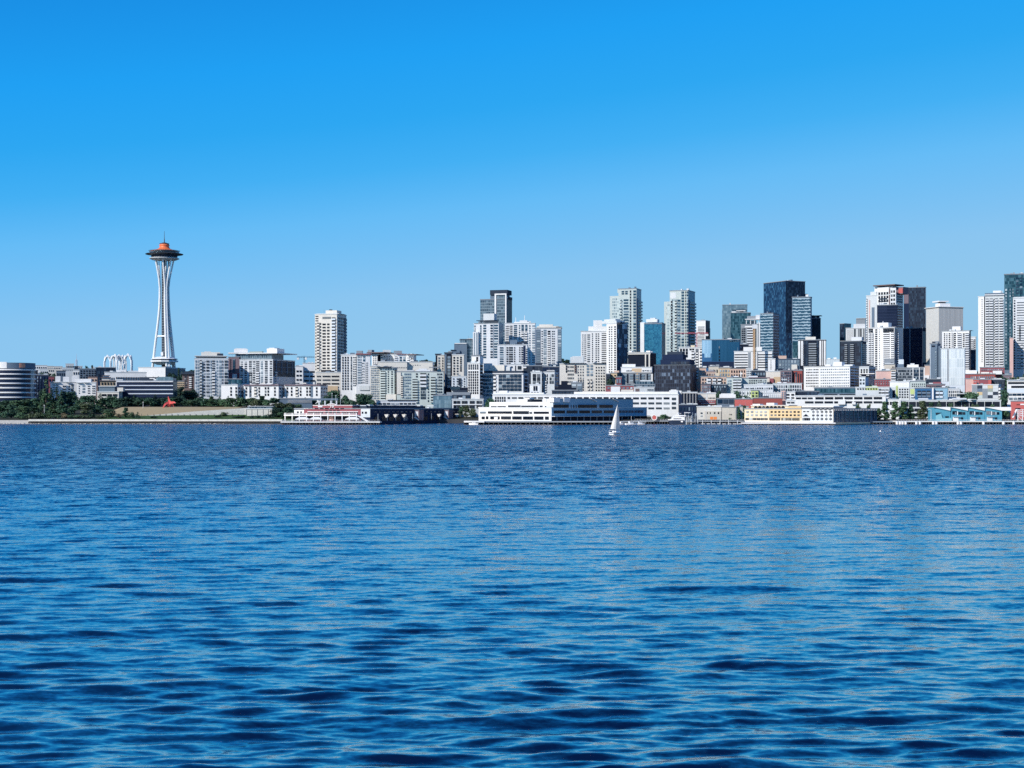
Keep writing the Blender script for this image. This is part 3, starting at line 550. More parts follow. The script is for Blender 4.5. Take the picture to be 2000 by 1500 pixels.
tower("grey and white high rise under a pale hipped roof", 1046, 1096, 1097, 641.5, 1700, 2, 'W2',
  ["L p SL 1046.2 1056 643 716", "L g 1 15 1 .62 lt 1048.5 1055 645 716", "L g 1 15 1 .35 gy 1057.5 1060 645 716", "L g 1 16 1 .6 lt 1061.5 1067 643 716", "L b 1 15 .9 .4 W 1069 1075.5 652 716", "L g 2 15 .8 .6 dk 1069.5 1075 645 716", "L g 2 15 .6 .4 gy 1077.5 1084 645 716", "L p SL 1089 1096.5 643 716", "L g 1 15 1 .6 lt 1090 1096 645 716"],
  ["eave CR 1046 1097 639.5 - -1 18", "roof_hip CR 1049 1091 636.8 639.4 1 14", "roof_hip CR 1053 1080 633.5 636.7 3 9", "corner_canopy DG 1086 1097 638 639.4 0 6"], yv=718)
building("charcoal block with a tall box on top among the white apartments", 1022, 1060, 1062, 715, 1450, 3, 'DG', ["L p DK 1040 1044 716 742"], ["roof_box DG 1046 1058 708.5 - 4 8", "roof_box W 1022 1028 716 719 -1 2"], yv=745, depth=12)
building("white rooftop house above the dark blue glass bays", 996, 1022, 1022, 712, 1460, 0, 'W', ["L g 1 1 1 .5 dk 998 1001 714 720", "L g 1 1 1 .8 gy 1011 1018 714 722", "L p DK 1006 1008 714 724"], yv=728, depth=10, name='rooftop_house', cat='house')
building("navy block behind the twin framed apartments", 1060, 1092, 1092, 717, 1440, 0, 'NV', ["L g 5 3 .3 .5 md"], ["roof_box NV 1060 1072 714.5 - 2 6"], yv=745)
gf = 'twin apartment blocks in pale square frames'
B("pale framed apartment block standing left of its twin, dark windows in pairs", 1037, 1058, 1061, 727.5, 1370, 10, 'LG', ["L g 2 2 .75 .9 dk 1039.5 1056 730 744", "L g 2 1 .75 .9 gy 1039.5 1056 744.5 750", "R g 1 5 .7 .6 gy"], yv=768, group=gf)
B("pale framed apartment block standing right of its twin, beside the white slit windowed apartments", 1061.5, 1083, 1090, 727.5, 1372, 14, 'LG', ["L g 2 3 .4 .8 dk 1063 1071 730 750", "L g 2 3 .75 .8 gy 1073 1082 730 750", "L b 1 5 .9 .6 W2 1064 1068 742 766", "R g 2 5 .6 .6 gy"], ["roof_slab W 1068 1083 723 724 2 6", "roof_house DG 1063 1086 724 - 3 8"], yv=768, group=gf)
building("narrow white shop house with two arched upper windows below the framed apartments", 1034.5, 1054, 1054, 752, 1330, 0, 'W', ["L g 2 1 .6 1 dk 1041 1050 754 763", "L x 3 1 .6 .6 dk 1036 1053 765 768"], yv=770, depth=10)
# ---- white apartment with black roof slab
B("long cream apartment block with a heavy black roof edge and grey bay", 1093, 1183, 1184, 711, 1430, 1, 'CR',
  ["L g 1 3 1 .8 dk 1105 1107.5 713 728", "L b 1 4 1 .7 BR 1122 1126 712 728", "L g 7 7 .35 .45 gy 1108 1121 713 764", "L g 3 9 .35 .45 gy 1127 1141 713 764", "L p G 1144 1159.5 709.5 736 -.5", "L g 2 4 .6 .6 lt 1144.5 1159 712 735", "L g 4 9 .4 .4 dk 1162 1182 715 765", "L b 2 3 .6 .7 CR 1146 1158 740 762", "L g 3 5 .4 .4 dk 1128 1141 740 764"],
  ["black_eave DK 1100 1145 709 - -2 18", "black_eave DK 1158 1184 709 - -2 18", "hip_roof LG 1114 1140 697 708.9 5 10", "hip_roof LG 1118 1138 695.6 696.9 7 7"], yv=766)
house("big house with a dark shingled hipped roof in front of the cream apartments", 1078, 1128, 1130, 763, 1340, 2, 'DG', ["L g 7 1 .5 .6 md"], ["roof_hip DK 1084 1124 757 762.9 2 12", "roof_hip DK 1090 1116 751 756.9 4 8", "roof_hip DK 1096 1108 744 750.9 5 6"], yv=770)
building("small grey bay windowed flats at the foot of the cream apartments", 1115, 1138, 1138, 748, 1360, 0, 'G', ["L g 2 3 .75 .7 lt"], yv=766, depth=8, name='apartment_building', cat='apartment building')
# ---- white stepped complex and towers centre
tower("stepped white high rise with many small dark windows and a balcony column", 1134.5, 1185, 1185.5, 647.5, 1660, 0, 'W',
  ["L g 2 14 .35 .4 gy 1136 1142 652 706", "L g 1 14 1 .35 dk 1142.5 1144.5 652 706", "L g 1 16 1 .4 gy 1147 1152 652 716", "L g 1 16 .8 .5 dk 1156 1158 650 716", "L g 2 16 .5 .38 dk 1162 1171 650 716", "L b 1 16 1 .8 W 1174.5 1184.5 650 716"],
  ["upper_block W 1149 1184 637.5 - 3 12", "upper_block W 1159 1176 625.5 637.4 4 10", "wall_cornice W 1134 1156 646 - -.6 2"], yv=722)
tower("white slab with paired small windows under a grey sloping roof", 1184.5, 1204.5, 1226, 632, 1640, 40, 'W',
  ["L g 1 20 1 .4 dk 1189.5 1191.5 636 728", "L g 1 20 1 .4 dk 1194 1196 636 728", "L g 1 20 1 .5 dk 1200 1203 636 728", "R m mott - - 633 678", "R m navyp - - 678 724"],
  ["sloping_roof LG 1176 1204 626 631 3 14", "sloping_roof LG 1180 1202 622.5 625.9 6 9", "roof_slab DG 1205 1212 629.5 631.9 0 8"], yv=724)
gq = 'twin pale glass high rises with stacked edge balconies'
tower("pale glass twin high rise, the left one, rising behind the white slab", 1208, 1243, 1252.5, 564, 1830, 14, 'PG',
  ["L m pale 1208 1229 584 700", "L g 1 20 .9 .5 bl 1212 1216 585 700", "L b 1 20 .8 .7 PG 1211 1215 585 700", "L g 1 21 1 .55 bl 1218 1227 583 700", "L g 1 23 .8 .6 dk 1230 1233 566 700", "L g 1 23 1 .6 bl 1237 1242 566 700", "L g 2 2 .6 .6 bl 1213 1227 567 575", "R p SL 1243 1246 582 700", "R b 1 20 1 1.2 PG 1247 1252.3 584 704"],
  ["left_wing PG 1191 1210 577 705 2 14", "wing_glass pale 1196 1209 580 704 1.7 1", "wing_step PG 1206 1212 571 - 3 10", "crown_edge W2 1210 1229 563 - 1 10"], yv=706)
tower("pale glass twin high rise, the right one, with a curved blank crown", 1308, 1344, 1357.5, 567.5, 1830, 15, 'PG',
  ["L m pale 1308 1329 584 700", "L g 1 20 .8 .6 dk 1310 1314 586 700", "L b 1 20 1 .8 PG 1318 1322 586 700", "L g 1 20 1 .55 bl 1323 1329 584 700", "L g 1 23 1 .6 bl 1331 1336 568 700", "L g 1 23 .6 .6 dk 1338 1340 568 700", "L g 1 23 1 .6 bl 1341 1343.6 568 700", "R p SL 1344 1347 585 700", "R b 1 20 1 1.2 PG 1348 1357 587 704", "L p W2 1309.5 1320 571 582"],
  ["left_wing PG 1297 1309 588 705 2 14", "wing_glass pale 1302 1308 590 704 1.7 1", "crown_edge W2 1314 1329 566 - 1 10"], yv=706)
for rt, px0, n in ((0, 1191, 20), (1, 1297, 19)): pass
tower("blue mottled glass slab with a slanted top between the pale twins", 1258, 1293, 1299.5, 632, 1720, 10, 'SL', ["L m blue 1258 1292.5 633 722 -", "R m navyp - - 630 720"] if 0 else ["L m blue 1258 1292.5 633 722", "R m navyp - - 630 720"],
  ["slanted_top BB 1274 1293 630 - .4 8", "roof_house W 1262 1284 623 629 10 12", "roof_unit W2 1270 1280 620.5 622.9 12 6", "white_wing W 1250.5 1259 629 722 5 10"], yv=722)
tower("small far white high rise with faint floor lines beside the right pale twin", 1359.5, 1378, 1386.5, 626.5, 1950, 22, 'W', ["L g 1 20 .85 .3 gy 1362 1377 636 690", "R m navy - - 627 672", "R b 1 16 .3 .9 SL 1384 1386.4 640 672"], yv=695)
building("black flat block with two cream upright fins under the blue slab", 1226.5, 1271, 1281.5, 690, 1540, 14, 'DK', ["L p CR 1227 1271 689.6 691.8 -.9", "L p CR 1260 1262.3 690 720 - .9", "L p CR 1267.2 1269.8 690 720 - .9"] if 0 else ["L p CR 1227 1270.6 690.2 692 .9", "L p CR 1260 1262.3 692 720 .9", "L p CR 1267.2 1269.8 692 720 .9"],
  ["roof_slab CR 1226 1270 687.5 - -.6 22", "roof_unit W 1228 1234 684.5 - 4 4", "roof_unit W 1262 1270 685 - 4 4"], yv=722, name='office_building', cat='office building')
tower("white grid and black balcony block behind the black glass hotel", 1326, 1375.5, 1377.5, 679.5, 1600, 3, 'W', ["L g 3 3 .6 .75 dk 1327 1344 680.5 698", "L g 2 1 .7 .8 dk 1346 1356 680.5 684", "L b 1 6 .9 .8 W 1350 1356.5 685 722", "L g 1 7 1 .7 dk 1358.5 1364 680.5 722", "L b 1 7 .9 .5 W 1359 1364 686 722", "L b 1 7 .95 .5 W 1366.5 1374.5 680.5 722"],
  ["roof_house LY 1349 1357 674 - 3 6"], yv=724)
office("black glass block with stepped back upper floors and lit window specks", 1278, 1348, 1360, 713, 1400, 14, 'NV', ["L m grid", "R m grid"],
  ["set_back NV 1290 1348 702 - 4 16", "set_back_glass navy 1310 1346 706 711 3.6 1", "set_back NV 1294 1334 692 701.9 8 12", "plant_box DG 1303 1333 686.5 691.9 10 6", "parapet DG 1277 1349 711.6 - -.8 20"], yv=766)
# ---- small houses under the centre
building("white two storey flats below the black block with fins", 1213, 1273, 1275, 718, 1450, 2, 'W', ["L g 5 1 .6 .5 gy 1222 1234 722 726", "L g 4 1 .6 .5 gy 1254 1272 722 726", "L p TN 1234 1253 719.5 728"], ["upper_floor W 1215 1241 711 - 2 8"], yv=729, depth=12)
building("grey terrace with pale framed windows and ochre strips", 1205, 1272, 1275, 728.5, 1430, 3, 'G', ["L g 6 3 .55 .6 lt 1206 1272 731 746", "L p TN 1243 1246 729 742", "L v 5 1 .2 1 DK"], ["cornice W 1206 1273 727.5 - -.8 10", "corner_post W 1272 1275 730 745 -1 2"], yv=748, depth=12)
building("ochre stucco house beside the cream apartment block", 1191, 1205, 1208, 729, 1425, 8, 'TN', ["L g 2 2 .4 .4 dk"], ["stair_head SA 1199 1209 724 - 2 6"], yv=742, depth=8, name='house', cat='house')
building("dark narrow house front between the cream apartments and the ochre house", 1184, 1191.5, 1191.5, 731, 1420, 0, 'DG', ["L g 2 4 .5 .5 gy"], yv=756, depth=8, name='house', cat='house')
house("small red house below the grey terrace", 1203, 1214, 1215, 737, 1390, 2, 'MR', ["L g 2 1 .6 .7 lt"], yv=750)
building("glass barrel vaulted hall in front of the black glass block", 1240, 1277, 1277, 752, 1370, 0, 'SL', ["L m slate 1240 1277 745 760"], ["vault slate 1244 1276 745 - 1 8", "vault LG 1250 1272 742.5 744.9 2 6"], yv=765, name='glass_hall', cat='hall', depth=10)
building("long low red brick building with pale windows above the white arcade", 1183, 1238, 1240, 753.5, 1350, 2, 'MR', ["L g 7 1 .5 .55 lt 1185 1237 755 761"], ["stucco_gable W 1193 1211 755 766 -1 3", "stucco_band CR 1213 1237 761 765 -1 2"], yv=766, depth=10)
building("small pale tiled office with brown slit windows at the end of the brick row", 1238, 1278, 1278, 757, 1345, 0, 'LG', ["L g 7 2 .4 .6 gy 1264 1277 759 768", "L p BR 1241 1249 759 765"], yv=768, depth=8)
# ---- white arcaded condominium behind the terminal
B("very long white condominium with arched openings and a domed end tower", 962, 1325, 1332, 771, 1290, 2, 'W',
  ["L x 15 1 .74 .6 dk 998 1190 774.5 779", "L x 8 1 .74 .55 dk 1190 1309 774.5 781", "L x 8 1 .74 .5 gy 1190 1309 784 791", "L x 8 1 .74 .5 gy 1190 1309 794 800.5", "L x 1 3 .8 .5 gy 1311 1321 774.5 801", "L g 5 2 .5 .7 dk 966 988 774 785", "L x 1 1 .9 .8 gy 991 996 774.5 779", "R m slate - - 773 800"],
  ["upper_tier W 1121 1310 765 - 2 14", "end_tower W 1307 1324 762.5 - .5 12", "end_tower_cap W 1310 1321 761 762.4 1.5 8", "pent_block W 963 1062 766.5 - 3 12", "pent_block W 975 991 762.5 766.4 4 8", "finial W 1325 1331 763 770 4 4"], yv=802, depth=26)
# arched tier windows
building("dark block with a white square frame beside the domed end tower", 1332, 1362, 1362, 766.5, 1285, 0, 'DK', ["L v 5 1 .1 1 W 1333 1362 767 789", "L p W 1341 1362 788 790 .8", "L p W 1332.5 1362 766.6 768 .8"], yv=792, name='office_building', cat='office building', depth=14)
building("navy ground floor block behind the white yacht", 1325, 1362, 1362, 791, 1280, 0, 'NV', ["L g 6 2 .4 .5 md"], yv=822, depth=10)
# ---- centre right, high rises
tower("pale teal glass high rise with a lower terrace shoulder", 1411, 1459, 1459.5, 595.5, 1950, 2, 'steel' if 0 else 'SL', ["L m steel"], ["shoulder SL 1427 1466 611 - 0 1"] if 0 else ["left_step SL 1410.5 1414 602 690 2 10", "crown_slot DG 1430 1458 604.5 606 -.5 1"], yv=695)
tower("lower teal glass shoulder block with a white roof frame", 1427, 1465, 1466, 611, 1900, 2, 'SL', ["L m teal"], ["roof_frame W 1429 1437 608 - 2 4", "roof_frame W 1438 1456 606 607.4 4 8", "roof_unit DG 1447 1452 607.5 - 5 4"], yv=695)
tower("unfinished high rise with an open frame top and white balcony edges", 1447, 1484, 1485, 634, 1700, 2, 'G',
  ["L g 2 12 .7 .5 dk 1448 1456 640 690", "L b 1 10 1 .8 W2 1459 1471 640 690", "L p LG 1478 1480 630 690", "L v 1 1 1 1 W 1482.5 1484.5 630 690", "L p W 1455 1475 636.5 639.5 .8"],
  ["open_post LG 1457 1458.5 624 - 1 1", "open_post LG 1465 1466.5 624 - 1 1", "open_post LG 1473 1474.5 624 - 1 1", "open_post LG 1481 1482.5 624 - 1 1", "core LG 1463 1477 626 - 8 6", "frame_deck W 1455 1484 622.6 624 0 14", "top_deck G 1459 1476 617 622.5 3 10", "top_deck W2 1476 1484 615 622.5 2 10"], yv=692)
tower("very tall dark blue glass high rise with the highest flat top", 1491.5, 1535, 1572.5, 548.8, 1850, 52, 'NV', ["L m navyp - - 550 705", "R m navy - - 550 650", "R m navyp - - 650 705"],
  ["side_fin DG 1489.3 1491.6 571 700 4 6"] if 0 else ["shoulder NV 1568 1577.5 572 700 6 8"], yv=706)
gw = 'blue glass high rises with wavy pale floor edges'
tower("shorter of the two wavy banded glass high rises, with a plum side", 1485, 1510, 1521.5, 612.5, 1640, 26, 'SL', ["L m wavy", "R m wavyp"], yv=694, group=gw)
tower("taller of the two wavy banded glass high rises, with a teal base", 1547, 1583, 1585.5, 580.5, 1600, 8, 'SL', ["L m wavy 1548 1583 581 668", "L m teal 1548 1583 668 704"], yv=706, group=gw)
tower("narrow black high rise with a roof slab on thin posts", 1585, 1601, 1603, 622, 1900, 8, 'DK', ["L m navy"], ["roof_post DG 1591 1592 617 - 1 1", "roof_post DG 1596 1597.5 617 - 1 1", "roof_post DG 1599 1600 617 - 1 1", "roof_slab DG 1589 1603.5 615.8 617 0 10", "plant_box DK 1585 1590 615.5 - 3 6"], yv=665)
office("low bright blue glass block with a pale left panel and slanted corner", 1371, 1444, 1446, 663.5, 1560, 2, 'BB', ["L m lblue 1371 1390 664 690", "L m mblue 1390 1444 664 705", "L m lblue 1425 1444 664 668", "L p NV 1372 1444 706 718 .4", "L g 1 5 1 .55 dk 1404 1406 675 706"], ["corner_step lblue 1376 1388 690 698 -.3 1"], yv=718)
office("dark low block behind the white cross shaped building", 1444, 1462, 1462, 673, 1600, 0, 'DK', ["L g 3 2 .4 .4 md"], yv=690)
office("white office block with black ribbon windows and a taller central stack", 1434, 1466, 1466.5, 687, 1500, 1, 'W', ["L r 1 6 1 .32 dk 1434.5 1460 690 720", "L p G 1461 1466.3 688 724 .3"], yv=724, depth=22, group='white ribbon windowed offices')
office("white central stack with a ribbon windowed east wing beside the ochre hoist", 1466, 1508, 1508, 687, 1497, 0, 'W', ["L r 1 6 1 .32 dk 1479 1507.5 690 720"], ["stack W 1452 1488 677.5 - -1 14", "stack W 1466.5 1479 687 724 -1.2 2", "roof_unit LG 1483 1487 685 - 5 3"], yv=724, depth=22, group='white ribbon windowed offices')
building("blank white block with a dotted joint right of the ribbon windowed offices", 1500, 1514, 1514.5, 701.5, 1485, 2, 'W', ["L g 1 6 .3 .5 gy 1504 1507 703 722"], yv=724, depth=12)
building("low blue grey glass block with a tan rooftop box", 1514, 1562, 1563, 702, 1500, 1, 'SL', ["L g 8 3 .55 .8 lt 1515 1562 703 722"], ["roof_box SA 1520 1536 694.5 - 3 8", "roof_slab SL 1502 1562 700.5 701.5 -.8 14", "roof_box CR 1546 1557 712 722 -3 3"], yv=724)
tower("apartment high rise with white corner piers and a dark balconied middle", 1559, 1612, 1613.5, 664.5, 1550, 2, 'DK',
  ["L p W 1559 1563 665.5 714 .8", "L p W 1564.5 1568.5 665.5 714 .8", "L b 1 10 1 .5 W2 1566 1569 668 714", "L m navy 1569 1579 666 714", "L b 1 10 1 1.1 G 1579.5 1594.5 668 714", "L m navy 1595 1600 666 714", "L p W 1600.5 1604 665.5 714 .8", "L p W 1605.5 1607 665.5 714 .8", "L p W 1609 1612.5 665.5 714 .8"],
  ["penthouse CR 1573 1593 657.5 - 3 8", "roof_edge W 1559 1571 663.3 - -.8 8", "roof_edge W 1599 1613 663.3 - -.8 8"], yv=715)
tower("far pale striped high rise low in the gap of sky", 1613, 1641, 1641, 702, 2700, 0, 'W2', ["L m finw"], ["roof_fins W 1616 1622 699 - 3 3", "roof_fins W 1628 1634 698 - 3 3"], yv=714)
tower("dark teal far high rise at the right edge of the sky gap", 1640, 1649, 1662, 632.5, 1950, 35, 'DK', ["L m navy", "R m teal"], yv=690)
tower("grey high rise with white upright fins and a flat grey hat", 1652, 1690, 1692, 641, 1850, 3, 'LG', ["L v 7 1 .35 1 W 1653 1666 643 664", "L g 1 1 1 1 gy 1668 1671 642 660", "L g 1 1 1 1 dk 1676 1678.5 642 659", "L g 1 1 1 1 dk 1680 1682.5 642 659", "L g 1 1 1 1 dk 1686 1688 642 664"],
  ["hat_block G 1672 1690 622 - 2 10", "hat_edge LG 1672 1691 621 621.9 1 12", "upper_block W2 1667 1690 632.5 640.9 1 12"], yv=668)
tower("dark apartment high rise with faint grey balconies and a cream edge stack", 1641.5, 1681, 1692, 666.5, 1600, 12, 'DG', ["L m navy 1642 1650 670 715", "L b 1 11 1 .8 G 1650 1655 670 713", "L b 1 11 1 1 G 1661 1668 670 713", "L m navy 1669 1680 670 713", "R p CR 1681.4 1684 667 714", "R b 1 11 .9 .9 CR 1684 1691 670 713"],
  ["roof_slab CR 1642 1652 664.8 - -.8 8", "roof_slab CR 1680 1692 664.8 - -.8 6", "penthouse W2 1663 1683 658 - 4 8"], yv=715)
tower("tall grey and white high rise under a thin dark hat roof", 1692, 1750, 1764, 575, 1760, 30, 'LG',
  ["L b 1 18 1 .8 W2 1692.5 1694.5 580 665", "L v 1 1 1 1 PK 1697.5 1699.5 583 662", "L v 1 1 1 1 SL 1703 1708 598 662", "L p W 1713.5 1736 560 600", "L g 4 3 .6 .6 dk 1715 1736 568 590", "L r 1 3 1 .5 md 1717 1733 580 594", "L p BR 1736 1738.5 562 597", "L p W2 1739 1750 562 600", "L g 2 4 .6 .5 dk 1739.5 1749 565 597", "R g 1 14 .8 .55 md - - 572 640"],
  ["upper_block W 1708 1743 558.5 - 4 14", "upper_window dk 1720 1725 560 563.5 3.8 1", "hat_roof BR 1705 1748 554.5 556.5 0 20", "mid_step LG 1700 1712 567 - 2 10", "right_block PU 1743 1764 561 - 8 12", "red_panel RB 1755 1763 564 573 -1 2"], yv=664)
tower("navy slanted slab added for the shadow shape on the hat roofed high rise", 1713, 1752, 1753, 596, 1700, 3, 'NV', ["L m navyl"], ["sloping_top NV 1713 1742 595 - 1 8"], yv=664)  # slab added in the shape of a shadow cast on the high rise behind
tower("tall navy glass slab with a plum left strip beside the beige high rise", 1765, 1808, 1808.5, 561.5, 1860, 2, 'NV', ["L m navy 1775 1807.5 562 642", "L p PU 1765.5 1774.5 562 592"], ["slanted_edge NV 1790 1808 560 - .3 8", "edge_strip SL 1807.6 1808.6 560 642 -1 1"], yv=645)
tower("broad lower navy slab in front with a grey windowed right edge", 1752, 1802, 1811.5, 641, 1800, 20, 'NV', ["L m navyl", "R m dots - - 647 708"], ["joint_fin SL 1776 1778 641 712 -1 1"], yv=712)
tower("round cornered white balcony high rise before the navy slabs", 1695.5, 1747, 1754.5, 640, 1470, 22, 'W',
  ["L b 1 18 1 .6 W2 1696.5 1701 648 722", "L b 1 18 1 .6 W2 1702 1706.5 648 722", "L g 2 2 .9 .7 dk 1696.5 1705.5 640.5 648", "L g 1 19 1 .5 dk 1709.5 1713.5 641 722", "L g 1 19 .6 .35 gy 1717 1719 641 722", "L b 1 17 1 .4 W 1725 1738 648 716", "L g 1 2 1 .75 dk 1725 1746 640.5 648", "L b 1 17 1 .5 W 1740 1746.5 648 716", "R m navyp - - 642 722", "R b 1 17 1 .9 W 1752 1754 648 722"],  # navy on the right face stands for its shade
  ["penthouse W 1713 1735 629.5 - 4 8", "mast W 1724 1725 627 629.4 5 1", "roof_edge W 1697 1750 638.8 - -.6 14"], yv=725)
tower("beige stone high rise with a white cornice and fine upright ribs", 1809, 1833.5, 1881, 601, 1760, 58, 'BG', ["L m ptex 1809 1833.3 602 700", "R m fins - - 602 690"], ["penthouse W 1836 1856 592 - 6 10", "plant_drum W 1834 1853 587 589.5 6 14", "plant_post DG 1840 1847 589.4 592 8 8", "cornice W 1833 1882.4 598.3 - -1.2 30"], yv=700)
tower("white high rise with a grid of square dark windows and a shaded right edge", 1840, 1893, 1896, 646.5, 1520, 10, 'W',
  ["L g 1 8 1 .5 dk 1843.5 1846 649 680", "L g 1 8 1 .4 gy 1848 1850.5 649 680", "L g 1 8 1 .5 dk 1853 1856 649 680", "L b 1 8 .9 .6 W 1858 1862 649 680", "L g 1 8 1 .5 dk 1863 1867 649 680", "L b 1 8 1 .6 W2 1870.5 1878 650 682", "L g 1 8 1 .5 dk 1880.5 1884 650 682", "L b 1 16 1 .7 W2 1885 1892.5 650 720", "R m navy"],  # right edge darkened with a navy panel as shade
  ["penthouse W 1860 1876 637 - 3 7", "cornice W 1839 1896.5 645 - -.8 16", "core_pier W 1869 1870 648 684 -.6 1"], yv=725)
tower("narrow white balcony high rise behind the white grid one", 1895.5, 1905.5, 1906.5, 658.5, 1640, 4, 'W2', ["L b 1 6 1 .8 W2 1896 1901 662 684", "L g 1 6 .7 .5 dk 1902 1905 662 684"], yv=722)
tower("dark low slab beside the narrow white balcony high rise", 1893.5, 1905, 1905.5, 684, 1560, 3, 'NV', ["L m navy"], yv=722)
tower("slim blue grey slab with a pale left edge in front of the beige high rise", 1816, 1830.5, 1837, 671.5, 1490, 8, 'SL', ["L p WB 1816.5 1817.5 672 742", "L g 1 12 .8 .5 lt 1826 1829 680 740"], ["right_step SL 1830 1837 676 742 2 8", "roof_mark DK 1819.5 1826 674.6 677 -.6 .6"], yv=744)
tower("pale ribbed slab with one black groove below the white grid high rise", 1837.5, 1884.5, 1885.5, 681, 1470, 2, 'WB', ["L m finw 1838 1850 682 745", "L m finw 1853 1884 682 752", "L p DK 1850.8 1852.4 682 745"], ["roof_edge W2 1838 1885 679.8 - -.5 8"], yv=755)
tower("slim plain white slab standing beside the round balconied high rise", 1910.5, 1922, 1924, 579.5, 1640, 14, 'W', ["L g 1 30 1 .4 dk 1917.5 1918.7 583 708", "R p NV"], yv=712)
rt, bb = tower("round high rise of stacked bubble balconies with a drum on its roof", 1924, 1961, 1961, 577, 1600, 0, 'LG',
  ["L g 1 26 1 .45 dk 1926.5 1930 582 714", "L b 1 27 1 .9 W2 1925 1931 582 716", "L b 1 27 1 .9 W2 1932.5 1939.5 582 716", "L g 1 27 .5 .45 dk 1940 1943 582 716", "L b 1 27 1 .9 W2 1943 1949 582 716", "L b 1 27 1 .9 W2 1951.5 1959 582 716"],
  ["round_cornice W2 1923 1961.5 574.2 576.2 -1.5 16", "round_cornice SL 1923.5 1961 571.8 573.6 0 12", "drum W 1939.5 1955 567.3 571.7 2 8", "drum_shaded_end LG 1955 1958 568 571.7 3 6"], yv=718, zb=None)  # grey box draws the drum's shaded end
tower("tallest teal glass high rise at the far right edge", 1961.5, 2010, 2010, 535, 1720, 0, 'SL', ["L m teal 1961.7 2010 536 722", "L m mott 1964 1978 560 690", "L m teal 1966 1974 560 690 .3"] if 0 else ["L m teal 1961.7 2010 536 722", "L g 1 24 .8 .55 lt 1963 1967 562 712", "L g 1 24 .8 .55 lt 1971.5 1974.5 562 712", "L g 1 24 .7 .5 gy 1977.5 1979.5 562 700", "L g 2 6 .6 .5 md 1983 1998 540 575"],
  ["curved_top SL 1961.5 1968 533.6 - .4 12", "curved_top SL 1990 2010 533 - .4 12"], yv=722)
tower("whitish high rise with a salmon left wall at the photo's right border", 1978.5, 2012, 2012, 582, 1600, 0, 'W2', ["L g 1 27 .9 .5 dk 1980 1983 584 722", "L r 1 27 1 .25 gy 1986 2011 588 722", "L g 1 10 .9 .6 dk 1990.5 1993.5 636 664", "L b 1 7 .9 .7 W2 1994 1998 672 720"], ["cornice W2 1979.5 2012 579.5 - 0 14"], yv=725)
tower("thin salmon brick wall block left of the whitish border high rise", 1972, 1979, 1979, 660, 1585, 0, 'PK', yv=725)
